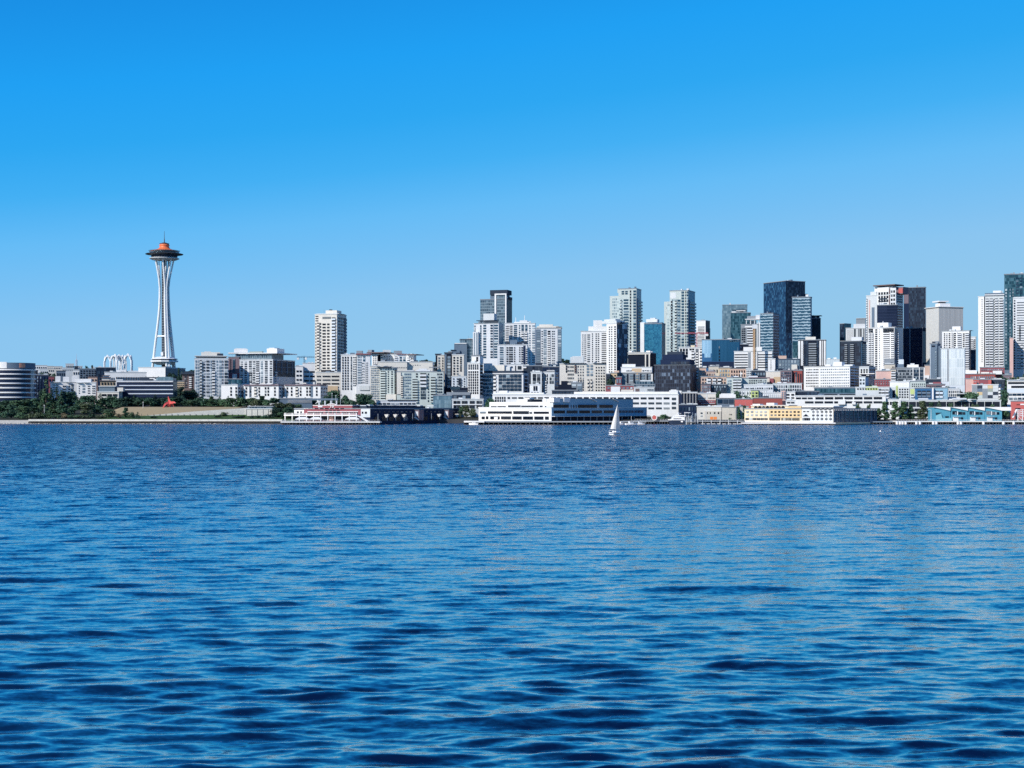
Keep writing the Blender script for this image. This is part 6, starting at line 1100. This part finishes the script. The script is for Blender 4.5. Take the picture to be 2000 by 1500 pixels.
# ================================================================ boats
def hull_mesh(L, Bm, H, mat, mat2, sheer=.25):
    m = MB(); st = [(0, .78, 1.), (.15, .92, 1.), (.4, 1., 1.), (.65, .86, 1.02), (.85, .48, 1.1), (1., .03, 1.22)]
    rings = []
    for f, w, h in st:
        y = f * L; b = Bm / 2 * w; rings.append([(-b, y, H * h), (-b * .86, y, 0.1), (0, y, -.45), (b * .86, y, 0.1), (b, y, H * h)])
    vs = [v for r in rings for v in r]; fs = []
    for i in range(len(rings) - 1):
        for j in range(4): a = i * 5 + j; fs.append((a, a + 5, a + 6, a + 1))
        fs.append((i * 5, i * 5 + 4, i * 5 + 9, i * 5 + 5))
    fs += [(0, 1, 2, 3, 4), tuple(len(vs) - 5 + k for k in (4, 3, 2, 1, 0))]
    m.add(vs, fs); return m
def sailboat():
    Y = 700.; X = sx(1200) * Y; root = empty('sailboat', (X, Y, 0.05)); tag(root, 'white sailboat heeling under full main and jib on the open bay', 'sailboat')
    root.rotation_euler = (0, R(4.5), R(-28)); k = Y / F; W = simple('sailcloth', (.68, .69, .68), .8, 0, .2, .05); HW = simple('gelcoat', (.80, .81, .82), .3)
    hull_mesh(9.4, 3.1, 1.15, HW, HW).build('hull', HW, root, (0, -3.5, 0))
    MB().box(-1.35, 1.35, -3.52, -3.45, .55, .85).build('stern_stripe', M('NV'), root)
    MB().box(-1.62, 1.62, -2.8, 3, .78, .92).build('waist_stripe', M('SL'), root)
    MB().prism([(-.95, -.6), (.95, -.6), (.7, 3.2), (-.7, 3.2)], 1.16, 1.7, [(-.8, -.4), (.8, -.4), (.5, 2.9), (-.5, 2.9)]).build('cabin', HW, root)
    MB().box(-.9, .9, -3., -.8, 1.18, 1.24).build('cockpit', M('DK'), root)
    m = MB()
    for s in (-1.3, 1.3): m.tube((s, -3.3, 1.2), (s, -3.3, 2.0), .05); 
    m.tube((-1.3, -3.3, 2), (1.3, -3.3, 2), .05); m.build('stern_rail', M('W'), root)
    MB().tube((0, 1.2, 1.2), (0, 1.2, 14.0), .11, .07).build('mast', M('G'), root)
    ang = R(200); bx, by = -2.25, -1.1                      # boom let out to the left
    MB().tube((0, 1.2, 2.2), (bx, 1.2 + by, 2.25), .11, .09).build('boom', M('DG'), root)
    m = MB(); n = 14; vs = []
    for i in range(n + 1):
        f = i / n; z = 2.5 + (13.7 - 2.5) * f; w = (1 - f) ** .92 * .97 + .03
        for j in range(7):
            g = j / 6; c = math.sin(g * math.pi) * .45 * (1 - f * .6)
            x = bx * w * g + c * .35; y = 1.2 + by * w * g - c * .8; vs.append((x, y, z))
    q = len(vs); fs = [(i * 7 + j, i * 7 + j + 1, (i + 1) * 7 + j + 1, (i + 1) * 7 + j) for i in range(n) for j in range(6)]
    m.add(vs, fs); m.add([(a + .03, b + .03, c) for a, b, c in vs], [f[::-1] for f in fs]); m.build('mainsail', W, root, smooth=True)
    m = MB(); vs = []; hd, tk, cl = Vector((.02, 1.5, 12.8)), Vector((.1, 5.6, 1.5)), Vector((-.9, 1.6, 2.0))
    for i in range(9):
        f = i / 8
        for j in range(5):
            g = j / 4; a = tk.lerp(cl, g); p = a.lerp(hd, f); p.x -= math.sin(g * math.pi) * .5 * (1 - f); vs.append(tuple(p + Vector((.25, 0, 0))))
    fs = [(i * 5 + j, i * 5 + j + 1, (i + 1) * 5 + j + 1, (i + 1) * 5 + j) for i in range(8) for j in range(4)]
    m.add(vs, fs); m.add([(a + .03, b, c) for a, b, c in vs], [f[::-1] for f in fs]); m.build('jib', W, root, smooth=True)
    m = MB(); m.tube((0, 5.7, 1.3), (0, 1.2, 12.9), .02); m.tube((1.4, 1.2, 1.2), (0, 1.2, 10), .02); m.tube((-1.4, 1.2, 1.2), (0, 1.2, 10), .02); m.tube((0, -3.4, 1.2), (0, 1.2, 13.9), .02); m.build('rigging', M('G'), root)
    m = MB(); rg = random.Random(4); pts = []
    for i in range(22):
        a = 2 * math.pi * i / 22; rr = rg.uniform(.85, 1.25); pts.append((1.75 * rr * math.cos(a), .6 + 5.0 * rr * math.sin(a) * (1.15 if math.sin(a) < 0 else .8)))
    m.prism(pts, .02, .16, [(x * .8, y * .9) for x, y in pts]); m.build('bow_wave', simple('foam', (.55, .65, .72), .9), root)
    # two sailors in the cockpit
    for i, (x, y, mt, lab) in enumerate(((-.5, -2.4, 'DG', 'person in dark jacket sitting at the stern of the sailboat'), (.6, -1.6, 'SL', 'person in slate blue jacket sitting near the mast of the sailboat'))):
        me = bpy.data.meshes.new('person'); V = [(0, 0, 0), (0, 0, .45), (0, 0, .62), (0, 0, .80), (.2, 0, .5), (.28, -.1, .2), (-.2, 0, .5), (-.28, -.1, .2), (.12, -.35, .02), (-.12, -.35, .02), (.12, -.4, -.35), (-.12, -.4, -.35)]
        me.from_pydata(V, [(0, 1), (1, 2), (2, 3), (1, 4), (4, 5), (1, 6), (6, 7), (0, 8), (0, 9), (8, 10), (9, 11)], [])
        o = link('person', me, None); md = o.modifiers.new('skin', 'SKIN'); o.modifiers.new('sub', 'SUBSURF').levels = 1
        for vv, rr in zip(me.skin_vertices[0].data, (.17, .18, .07, .12, .07, .05, .07, .05, .09, .09, .06, .06)): vv.radius = (rr, rr)
        me.skin_vertices[0].data[0].use_root = True; me.materials.append(M(mt))
        a = R(-28); o.location = (X + x * math.cos(a) - y * math.sin(a), Y + x * math.sin(a) + y * math.cos(a), 1.42); tag(o, lab, 'person')
sailboat()
def yacht():
    Y = 1150.; X = sx(1304) * Y; root = empty('motor_yacht', (X, Y, 0.1)); tag(root, 'white three decked motor yacht moored beside the dark dock posts', 'yacht'); k = Y / F; x = lambda p: (p - 1304) * k; z = lambda y: zof(y, Y) - .1
    HW = simple('gelcoat', (.80, .81, .82), .3)
    def lay(name, prof, d, mat): MB().slab([(x(a), z(b)) for a, b in prof], -d, d).build(name, mat, root)
    h = MB(); zt = z(820.6); h.prism([(x(1309), 0), (x(1313), -2.4), (x(1336), -2.4), (x(1336), 2.4), (x(1313), 2.4)], -.6, zt, [(x(1304.5), 0), (x(1311), -2.9), (x(1337), -2.9), (x(1337), 2.9), (x(1311), 2.9)]); h.build('hull', simple('yacht_navy', (.02, .03, .06), .3), root)
    h = MB(); h.prism([(x(1304.5), 0), (x(1311), -2.9), (x(1337), -2.9), (x(1337), 2.9), (x(1311), 2.9)], zt + .002, z(819.3)); h.build('gunwale', HW, root)
    lay('main_cabin', [(1309, 819.2), (1336, 819.2), (1336, 816), (1313, 816)], 2.4, HW); lay('upper_deck', [(1311, 816), (1337, 816), (1334, 814), (1314, 813.5)], 2.5, HW)
    lay('bridge', [(1314, 813.4), (1329, 813.4), (1327, 810.6), (1317, 810.6)], 2.0, HW); lay('flybridge', [(1316, 812.4), (1341, 812.9), (1338, 811.2), (1320, 810.0)], 2.1, HW)
    lay('windscreen', [(1315.5, 812.8), (1327, 812.8), (1326, 811.7), (1316.5, 811.7)], 2.08, M('DK')); lay('cabin_window', [(1314, 818.4), (1330, 818.4), (1330, 817.2), (1315, 817.2)], 2.5, M('DK')); lay('aft_door', [(1329, 824.5), (1333, 824.5), (1333, 822), (1329, 822)], 3.0, M('W'))
    m = MB(); m.tube((x(1325), 0, z(811)), (x(1326), 0, z(805.5)), .35, .2); m.lathe([(.8, z(807.5)), (.8, z(806.5)), (.2, z(806))], 10, x(1324), 0); m.box(x(1327), x(1330), -1, 1, z(807.6), z(807)); m.build('radar_mast', HW, root)
yacht()
def small_boat(label, px, Y, L, ht, mast_h, rz):
    X = sx(px) * Y; root = empty('motor_boat', (X, Y, .05), rz); tag(root, label, 'boat', 'small boats in the terminal marina'); HW = simple('gelcoat', (.80, .81, .82), .3)
    hull_mesh(L, L * .33, 1.0, HW, HW).build('hull', HW, root, (0, -L / 2, 0))
    MB().prism([(-L * .11, -L * .2), (L * .11, -L * .2), (L * .09, L * .15), (-L * .09, L * .15)], 1., 1 + ht).build('cabin', HW, root)
    MB().box(-L * .112, L * .112, -L * .15, L * .1, 1 + ht * .45, 1 + ht * .8).build('cabin_window', M('DK'), root)
    m = MB(); m.tube((0, 0, 1), (0, 0, mast_h), .09); m.tube((0, 0, mast_h * .6), (0, L * .3, 1.8), .05); m.build('mast', M('W2'), root)
small_boat('white fishing boat with a tall mast in front of the terminal side', 1233, 1140, 9.5, 1.6, 6.5, R(-70)); small_boat('grey white cruiser right of the fishing boat in the marina', 1251, 1146, 8, 1.4, 3.2, R(-75))
small_boat('little white cabin boat beneath the white terrace end', 1214, 1142, 6, 1.2, 2.6, R(-60)); small_boat('low white launch at the white mooring platform', 925, 1136, 7, .8, 3., R(80))
def dock():
    Y = 1165.; root = empty('floating_dock', (sx(1410) * Y, Y, 0)); tag(root, 'long floating dock with black edge and white fenders before the beige harbour buildings', 'dock'); k = Y / F; h = 48 * k
    MB().box(-h, h, 0, 4, -.4, .9).build('deck', M('DG'), root)
    for i in range(9): MB().box(-h + 3 + i * 4.0, -h + 5.6 + i * 4.0, -.15, 0, .25, .6).build('fender', M('W'), root)
    for i in range(6): m = MB(); m.tube((-h + 4 + i * 6.6, -.3, -2), (-h + 4 + i * 6.6, -.3, 3.2), .22); m.build('mooring_pile', M('W2'), root)
    Y = 1172.; root = empty('boat_lift', (sx(1348) * Y, Y, 0)); tag(root, 'cluster of tall grey dock posts and frames right of the white yacht', 'dock posts'); rng = random.Random(2)
    for i in range(16):
        px = 1337 + i * 1.7; m = MB(); X = (px - 1348) * Y / F; t = rng.uniform(4, 9.5); m.tube((X, rng.uniform(-3, 3), -2), (X, rng.uniform(-3, 3), t), .28, .2); m.build('post', M(rng.choice(['W2', 'LG', 'SL', 'G'])), root)
    MB().box(-4.5, 0, -1, 1, 8.6, 9.1).build('frame_beam', M('W2'), root); MB().box(-3, 4, -3, 3, 1.6, 2.0).build('platform', M('G'), root)
dock()
pier('dark quay with railings between the terminal and the harbour building', 1240, 1362, 1190, 16, 2.8, 24, 'G', True)
pier('dark quay below the beige harbour buildings', 1362, 1454, 1196, 12, 2.6, 18, 'G', True)
pier('shaded landing between the navy hotel end and the white dolphins', 1690, 1752, 1186, 14, 2.2, 12, 'SL', False)
def lifebuoy_mural():
    Y = 1188.; m = MB(); root = empty('ring_marker', (sx(1278) * Y, Y, 2.8)); tag(root, 'round red and white ring marker standing on the dark quay', 'ring sign')
    t = MB(); n = 24
    for i in range(n):
        a, b = 2 * math.pi * i / n, 2 * math.pi * (i + 1) / n; t.tube((2 * math.cos(a), 0, 2.3 + 2 * math.sin(a)), (2 * math.cos(b), 0, 2.3 + 2 * math.sin(b)), .35, .35, 6)
    t.build('ring', M('W'), root); m.lathe([(1.6, -.15), (1.6, .15)], 24); o = m.build('disc', M('RB'), root, (0, 0, 2.3)); o.rotation_euler = (math.pi / 2, 0, 0)
    MB().box(-.2, .2, .2, .5, 0, 2).build('stand', M('G'), root)
lifebuoy_mural()
o = MB().lathe([(.15, -.2), (.45, .05), (.4, .4), (.1, .7)], 12).build('buoy', M('W'), None, (sx(1719.5) * 800, 800, 0)); tag(o, 'tiny white buoy alone on the open water', 'buoy')
# ================================================================ trees
def leaf_mat(name, c1, c2):
    t = NT(name); g = t.n('ShaderNodeNewGeometry').outputs['Random Per Island']; oi = t.n('ShaderNodeObjectInfo').outputs['Random']
    n = t.noise(.5, t.obj(), 2); f = t.math('ADD', t.math('MULTIPLY', g, .5), t.math('MULTIPLY', n, .5)); c = t.mix(f, c1, c2)
    x = t.n('ShaderNodeVectorMath', operation='SCALE'); t.t.links.new(c, x.inputs[0]); t.t.links.new(t.math('MULTIPLY_ADD', oi, .6, .7), x.inputs[3])
    t.base(x.outputs[0]); t.p(.7, 0, .25); return t.m
LEAF = {'dark': leaf_mat('foliage_dark', (.018, .056, .040), (.075, .150, .085)), 'mid': leaf_mat('foliage_mid', (.036, .088, .050), (.12, .20, .10)), 'pale': leaf_mat('foliage_pale', (.05, .08, .04), (.13, .16, .09)),
        'dry': leaf_mat('foliage_dry', (.10, .085, .045), (.22, .18, .11)), 'ever': leaf_mat('foliage_evergreen', (.012, .036, .030), (.045, .095, .062))}
BARK = simple('bark', (.07, .055, .045), .9)
def clump(rng, pts, size, n, up=.35):
    vs = []; fs = []
    for c, r in pts:
        k = max(4, int(n * r))
        d = rng.normal(0, 1, (k, 3)); d /= np.linalg.norm(d, axis=1)[:, None]; rad = rng.uniform(.55, 1.05, k)[:, None]
        p = np.array(c)[None] + d * rad * r * np.array([[1, 1, .85]])
        for i in range(k):
            nrm = d[i] + rng.normal(0, .45, 3); nrm[2] += up; nrm /= np.linalg.norm(nrm); t = np.cross(nrm, rng.normal(0, 1, 3)); t /= np.linalg.norm(t) + 1e-6; b = np.cross(nrm, t); s = size * rng.uniform(.6, 1.25)
            j = len(vs); vs += [tuple(p[i] + t * s), tuple(p[i] + b * s * .7), tuple(p[i] - t * s), tuple(p[i] - b * s * .7)]; fs.append((j, j + 1, j + 2, j + 3))
    return vs, fs
def tree_meshes(kind, seed):
    """unit tree, one metre tall"""
    rng = np.random.RandomState(seed); tr = MB(); pts = []
    if kind == 'round':
        tr.tube((0, 0, 0), (.01, 0, .35), .028, .020, 7)
        for i in range(14):
            a = rng.uniform(0, 6.28); z = rng.uniform(.20, .84); rr = rng.uniform(.10, .30) * (1 - abs(z - .45) * .9); tip = (rr * math.cos(a), rr * math.sin(a), z); tr.tube((.01, 0, .26 + .03 * i / 3), tip, .012, .004, 5); pts.append((tip, rng.uniform(.10, .18)))
        for i in range(7): a = rng.uniform(0, 6.28); rr = rng.uniform(0, .2); pts.append(((rr * math.cos(a), rr * math.sin(a), rng.uniform(.55, .87)), rng.uniform(.09, .15)))
        pts.append(((0, 0, .55), .2)); sz, n = .040, 560
    elif kind == 'conifer':
        tr.tube((0, 0, 0), (0, 0, .95), .022, .004, 7); L = 13
        for i in range(L):
            f = i / (L - 1); z = .08 + .88 * f; rr = .21 * (1 - f) ** .8 + .014; m = max(3, int(9 * (1 - f)))
            for j in range(m):
                a = rng.uniform(0, 6.28); q = rr * rng.uniform(.55, 1.1); tip = (q * math.cos(a), q * math.sin(a), z - .05 * (1 - f)); tr.tube((0, 0, z), tip, .005, .002, 4)
                pts.append(((tip[0] * .75, tip[1] * .75, tip[2]), .05 * (1 - f) + .018))
        sz, n = .030, 900
    elif kind == 'poplar':
        tr.tube((0, 0, 0), (0, 0, .8), .02, .005, 7)
        for i in range(34):
            f = i / 33; z = .10 + .86 * f; rr = .07 * math.sin(min(1, f * 1.15 + .18) * math.pi) ** .6; a = rng.uniform(0, 6.28); tip = (rr * math.cos(a), rr * math.sin(a), z); tr.tube((0, 0, z - .08), tip, .005, .002, 4); pts.append((tip, rng.uniform(.04, .07)))
        sz, n = .026, 1150
    else:
        for i in range(5): a = rng.uniform(0, 6.28); tip = (.25 * math.cos(a), .25 * math.sin(a), .5); tr.tube((0, 0, 0), tip, .03, .01, 4)
        for i in range(12): a = rng.uniform(0, 6.28); rr = rng.uniform(0, .45); pts.append(((rr * math.cos(a), rr * math.sin(a), rng.uniform(.2, .68)), rng.uniform(.18, .3)))
        sz, n = .065, 220
    vs, fs = clump(rng, pts, sz, n); m = MB(); m.add(vs, fs); return tr, m
PROTO = {}
ADJ = {'dark': 'dark green', 'mid': 'green', 'pale': 'pale grey green', 'dry': 'dry brown', 'ever': 'blackish green'}
def proto(kind, col, v):
    k = (kind, col, v)
    if k not in PROTO:
        tr, cr = tree_meshes(kind, {'round': 10, 'conifer': 20, 'poplar': 30, 'bush': 40}[kind] + v)
        PROTO[k] = (tr.mesh('trunk', BARK), cr.mesh('crown', LEAF[col], smooth=False))
    return PROTO[k]
TN_ = [0]
def tree(label, kind, col, px, yt, wpx, Y, group, yb=None):
    X = sx(px) * Y; z0 = ground(X, Y) - .2 if yb is None else zof(yb, Y); H = max(1.5, zof(yt, Y) - z0); v = TN_[0] % (4 if kind == 'round' else 3); TN_[0] += 1
    tm, cm = proto(kind, col, v); wid = {'round': .62, 'conifer': .42, 'poplar': .23, 'bush': 1.3}[kind]
    s = wpx * 1.28 * Y / F / wid; rz = TN_[0] * 2.4
    name = {'round': 'broadleaf_tree', 'conifer': 'conifer_tree', 'poplar': 'poplar_tree', 'bush': 'shrub'}[kind]
    r = empty(name, (X, Y, z0), rz); tag(r, label, 'shrub' if kind == 'bush' else 'tree', group)
    for nm, me in (('trunk', tm), ('crown', cm)):
        link(nm, me, r, (0, 0, 0), 0, (s, s, H))
    return r
rng = random.Random(11)
ORD = ['first', 'second', 'third', 'fourth', 'fifth', 'sixth', 'seventh', 'eighth', 'ninth', 'tenth', 'eleventh', 'twelfth', 'thirteenth', 'fourteenth', 'fifteenth', 'sixteenth', 'seventeenth', 'eighteenth', 'nineteenth', 'twentieth',
       'twenty first', 'twenty second', 'twenty third', 'twenty fourth', 'twenty fifth', 'twenty sixth', 'twenty seventh', 'twenty eighth', 'twenty ninth', 'thirtieth', 'thirty first', 'thirty second', 'thirty third', 'thirty fourth', 'thirty fifth', 'thirty sixth', 'thirty seventh', 'thirty eighth', 'thirty ninth', 'fortieth']
def row(items, where, group):
    items = sorted(items, key=lambda q: q[0])
    for i, (px, yt, w, kind, col, Y) in enumerate(items):
        kn = {'round': 'round tree', 'conifer': 'pointed conifer', 'poplar': 'slim poplar', 'bush': 'low shrub'}[kind]
        tree('%s %s, %s %s' % (ADJ[col], kn, ORD[i], where), kind, col, px, yt, w, Y, group)
# tall trees behind the shore, in front of the condominiums and the ribbon windowed office
row([(2, 782, 24, 'round', 'dark', 1340), (18, 779, 24, 'round', 'dark', 1345), (36, 781, 26, 'round', 'mid', 1335), (52, 778, 24, 'round', 'mid', 1345), (68, 776, 22, 'round', 'dark', 1350), (80, 760, 18, 'conifer', 'dark', 1350), (90, 740, 22, 'conifer', 'mid', 1345), (100, 757, 18, 'conifer', 'dark', 1355),
     (110, 756, 20, 'conifer', 'dark', 1350), (120, 762, 20, 'conifer', 'dark', 1345), (131, 764, 22, 'round', 'ever', 1360), (142, 761, 22, 'round', 'ever', 1362), (152, 775, 16, 'conifer', 'dark', 1350), (162, 769, 22, 'round', 'dark', 1350), (174, 771, 22, 'round', 'dark', 1352), (185, 773, 18, 'conifer', 'dark', 1345),
     (196, 768, 20, 'conifer', 'mid', 1345), (206, 774, 22, 'round', 'dark', 1350), (219, 772, 22, 'round', 'dark', 1352), (232, 775, 20, 'round', 'dark', 1350)], 'from left in the tall shore bank row', 'tall trees of the shoreline park')
row([(242, 773, 20, 'round', 'ever', 1345), (252, 774, 20, 'round', 'ever', 1348), (262, 770, 14, 'conifer', 'dark', 1350), (270, 774, 20, 'round', 'dark', 1345), (281, 775, 20, 'round', 'ever', 1350), (292, 774, 20, 'round', 'dark', 1345), (303, 770, 16, 'conifer', 'ever', 1350), (312, 775, 18, 'round', 'ever', 1352), (322, 774, 20, 'round', 'ever', 1352),
     (334, 775, 20, 'round', 'dark', 1350), (345, 773, 20, 'round', 'ever', 1352), (356, 770, 16, 'round', 'ever', 1362), (366, 778, 18, 'round', 'dark', 1348), (374, 779, 18, 'round', 'mid', 1338), (388, 776, 18, 'round', 'dark', 1345), (395, 770, 12, 'conifer', 'ever', 1350)], 'from left behind the dry lawn', 'trees behind the dry lawn')
row([(351, 752, 18, 'round', 'ever', 1440), (364, 758, 18, 'round', 'ever', 1435), (371, 762, 22, 'round', 'ever', 1430), (378, 757, 18, 'round', 'ever', 1440)], 'from left below the brown apartments', 'dark trees under the brown apartments')
row([(403, 776, 20, 'round', 'dark', 1325), (413, 774, 13, 'poplar', 'mid', 1322), (421, 778, 18, 'round', 'dark', 1325), (429, 774, 14, 'conifer', 'dark', 1330), (437, 777, 18, 'round', 'mid', 1322), (446, 773, 14, 'conifer', 'mid', 1320), (453, 776, 20, 'round', 'mid', 1322), (463, 770, 14, 'conifer', 'mid', 1322), (472, 774, 18, 'round', 'mid', 1325), (482, 776, 18, 'round', 'dark', 1330), (491, 776, 16, 'round', 'mid', 1325),
     (500, 777, 16, 'round', 'pale', 1322), (512, 773, 16, 'poplar', 'dark', 1340), (524, 778, 20, 'round', 'mid', 1315), (537, 776, 18, 'round', 'dark', 1320), (548, 785, 22, 'round', 'pale', 1300), (566, 786, 20, 'round', 'pale', 1302), (580, 787, 18, 'round', 'mid', 1305), (596, 776, 16, 'conifer', 'dark', 1345), (610, 776, 16, 'round', 'dark', 1345), (622, 783, 14, 'round', 'mid', 1310)],
    'from left along the park wall top', 'trees along the top of the park wall')
row([(6, 800, 22, 'bush', 'dark', 1232), (22, 797, 22, 'bush', 'dark', 1236), (38, 804, 20, 'bush', 'mid', 1228), (47, 808, 18, 'bush', 'mid', 1226), (60, 806, 24, 'bush', 'pale', 1228), (72, 803, 22, 'bush', 'pale', 1226), (84, 806, 16, 'bush', 'dark', 1229), (97, 804, 24, 'bush', 'mid', 1228), (112, 808, 18, 'bush', 'mid', 1227), (128, 804, 20, 'bush', 'dry', 1228), (140, 808, 18, 'bush', 'mid', 1227),
     (152, 809, 16, 'bush', 'mid', 1226), (165, 808, 22, 'bush', 'pale', 1228), (180, 800, 18, 'conifer', 'dark', 1232), (198, 810, 22, 'bush', 'pale', 1226), (212, 797, 20, 'round', 'mid', 1234), (232, 806, 16, 'bush', 'dry', 1230), (246, 796, 12, 'poplar', 'dark', 1234), (256, 802, 18, 'bush', 'mid', 1230), (269, 804, 10, 'conifer', 'dark', 1228), (299, 812, 14, 'bush', 'ever', 1228), (425, 809, 14, 'bush', 'ever', 1232), (436, 803, 18, 'bush', 'pale', 1244),
     (462, 812, 18, 'bush', 'ever', 1230), (472, 810, 16, 'bush', 'ever', 1230), (492, 811, 14, 'bush', 'ever', 1228), (503, 810, 14, 'bush', 'ever', 1230), (519, 809, 18, 'bush', 'dark', 1230), (531, 807, 18, 'bush', 'ever', 1232)], 'from left along the seawall', 'shrubs and small trees by the seawall')
row([(20, 788, 26, 'round', 'dark', 1270), (46, 790, 24, 'round', 'mid', 1268), (66, 792, 22, 'round', 'dark', 1272), (104, 786, 22, 'conifer', 'mid', 1275), (124, 788, 22, 'round', 'dark', 1272), (146, 790, 20, 'round', 'dark', 1272), (168, 785, 24, 'round', 'pale', 1270), (188, 790, 20, 'round', 'dark', 1275), (0, 790, 24, 'round', 'mid', 1268), (84, 784, 20, 'conifer', 'dark', 1278)], 'from left above the seawall shrubs', 'middle rank trees of the shoreline park')
row([(541, 793, 20, 'round', 'ever', 1245), (561, 794, 18, 'round', 'dark', 1245), (577, 795, 16, 'round', 'ever', 1245), (548, 803, 12, 'round', 'mid', 1235)], 'from left beside the park pavilion', 'trees beside the red pier')
row([(653, 756, 26, 'round', 'dark', 1350), (640, 768, 20, 'round', 'dark', 1345), (675, 768, 20, 'round', 'dark', 1330), (705, 763, 22, 'round', 'dark', 1320), (718, 768, 18, 'round', 'dark', 1322), (690, 778, 14, 'round', 'dark', 1315), (660, 778, 18, 'round', 'ever', 1318), (728, 778, 12, 'round', 'dark', 1318)], 'from left behind the red pier', 'round trees behind the red pier')
row([(826, 703, 14, 'round', 'ever', 3060), (833, 700, 14, 'round', 'ever', 3060), (842, 703, 12, 'round', 'ever', 3060), (848, 705, 12, 'round', 'ever', 3060), (1097, 700, 10, 'round', 'ever', 3060), (1107, 701, 12, 'round', 'ever', 3060), (367, 722, 12, 'round', 'ever', 1900), (376, 718, 14, 'round', 'ever', 1880)], 'from left on the far ridge', 'far ridge trees')
row([(285, 734, 7, 'conifer', 'ever', 1560), (299, 735, 5, 'conifer', 'ever', 1560), (309, 734, 7, 'conifer', 'ever', 1560), (335, 722, 14, 'round', 'ever', 1590), (349, 718, 6, 'poplar', 'ever', 1585), (357, 722, 12, 'round', 'ever', 1595), (342, 730, 18, 'round', 'ever', 1590), (170, 711, 8, 'round', 'ever', 2100), (180, 713, 5, 'poplar', 'ever', 2100), (92, 726, 14, 'round', 'ever', 1960), (80, 724, 10, 'round', 'dark', 1960), (106, 727, 10, 'round', 'dark', 1950), (75, 712, 10, 'round', 'ever', 2450)],
    'from left among the northern hill roofs', 'trees among the northern hill roofs')
row([(910, 790, 12, 'round', 'pale', 1280), (922, 795, 12, 'round', 'pale', 1278), (957, 773, 20, 'round', 'dark', 1272), (962, 783, 16, 'round', 'dark', 1268), (900, 790, 10, 'round', 'mid', 1280), (1193, 738, 14, 'round', 'ever', 1408)], 'from left beside the concrete framed block', 'young trees near the terminal')
row([(1439, 762, 16, 'round', 'dark', 1330), (1446, 768, 16, 'round', 'dark', 1322), (1458, 769, 18, 'round', 'dark', 1318), (1432, 772, 10, 'round', 'dark', 1318), (1480, 774, 10, 'round', 'dark', 1312), (1404, 760, 12, 'round', 'dark', 1350), (1298, 808, 14, 'round', 'mid', 1230)], 'from left behind the beige harbour buildings', 'street trees of the centre right')
row([(1443, 795, 7, 'poplar', 'dark', 1214), (1454, 792, 9, 'poplar', 'dark', 1214), (1715, 797, 13, 'poplar', 'mid', 1206), (1728, 784, 15, 'poplar', 'mid', 1206), (1748, 784, 17, 'poplar', 'mid', 1206), (1765, 784, 16, 'poplar', 'mid', 1206), (1779, 790, 12, 'poplar', 'dark', 1210), (1802, 783, 18, 'poplar', 'pale', 1204), (1819, 785, 13, 'poplar', 'dark', 1212)], 'from left on the right hand waterfront', 'waterfront poplars')
row([(1834, 782, 16, 'conifer', 'mid', 1240), (1857, 786, 9, 'round', 'mid', 1242), (1885, 787, 7, 'round', 'mid', 1242), (1902, 786, 9, 'round', 'pale', 1242), (1909, 785, 7, 'round', 'mid', 1242), (1938, 788, 8, 'round', 'mid', 1242), (1676, 785, 10, 'round', 'mid', 1244), (1697, 786, 8, 'round', 'mid', 1244)], 'from left before the raised roadway', 'small trees before the raised roadway')
row([(1849, 752, 16, 'round', 'dark', 1330), (1873, 753, 16, 'round', 'dark', 1340), (1881, 760, 18, 'round', 'dark', 1330), (1893, 758, 20, 'round', 'mid', 1290), (1900, 764, 20, 'round', 'mid', 1285), (1962, 758, 14, 'round', 'dark', 1290), (1958, 770, 12, 'round', 'dark', 1285), (1951, 728, 18, 'round', 'dark', 1395), (1985, 727, 26, 'round', 'pale', 1400), (1970, 732, 20, 'round', 'dark', 1398), (1796, 736, 12, 'round', 'mid', 1385), (1755, 738, 12, 'round', 'mid', 1390), (1790, 739, 8, 'conifer', 'mid', 1385), (2003, 726, 18, 'round', 'pale', 1400), (1948, 785, 12, 'round', 'dark', 1262), (1962, 788, 12, 'round', 'mid', 1262)],
    'from left near the right border', 'trees among the right hand buildings')
row([(1690, 728, 12, 'round', 'ever', 1415), (1703, 744, 12, 'round', 'ever', 1380), (1425, 815, 6, 'bush', 'mid', 1225)], 'from left by the victorian house', 'garden trees by the victorian house')
row([(490, 684, 5, 'bush', 'ever', 1505), (497, 683, 5, 'bush', 'ever', 1506), (506, 684, 5, 'bush', 'ever', 1505), (516, 684, 4, 'bush', 'ever', 1506)], 'on the wide flat roof canopy', 'roof garden shrubs') if 0 else None
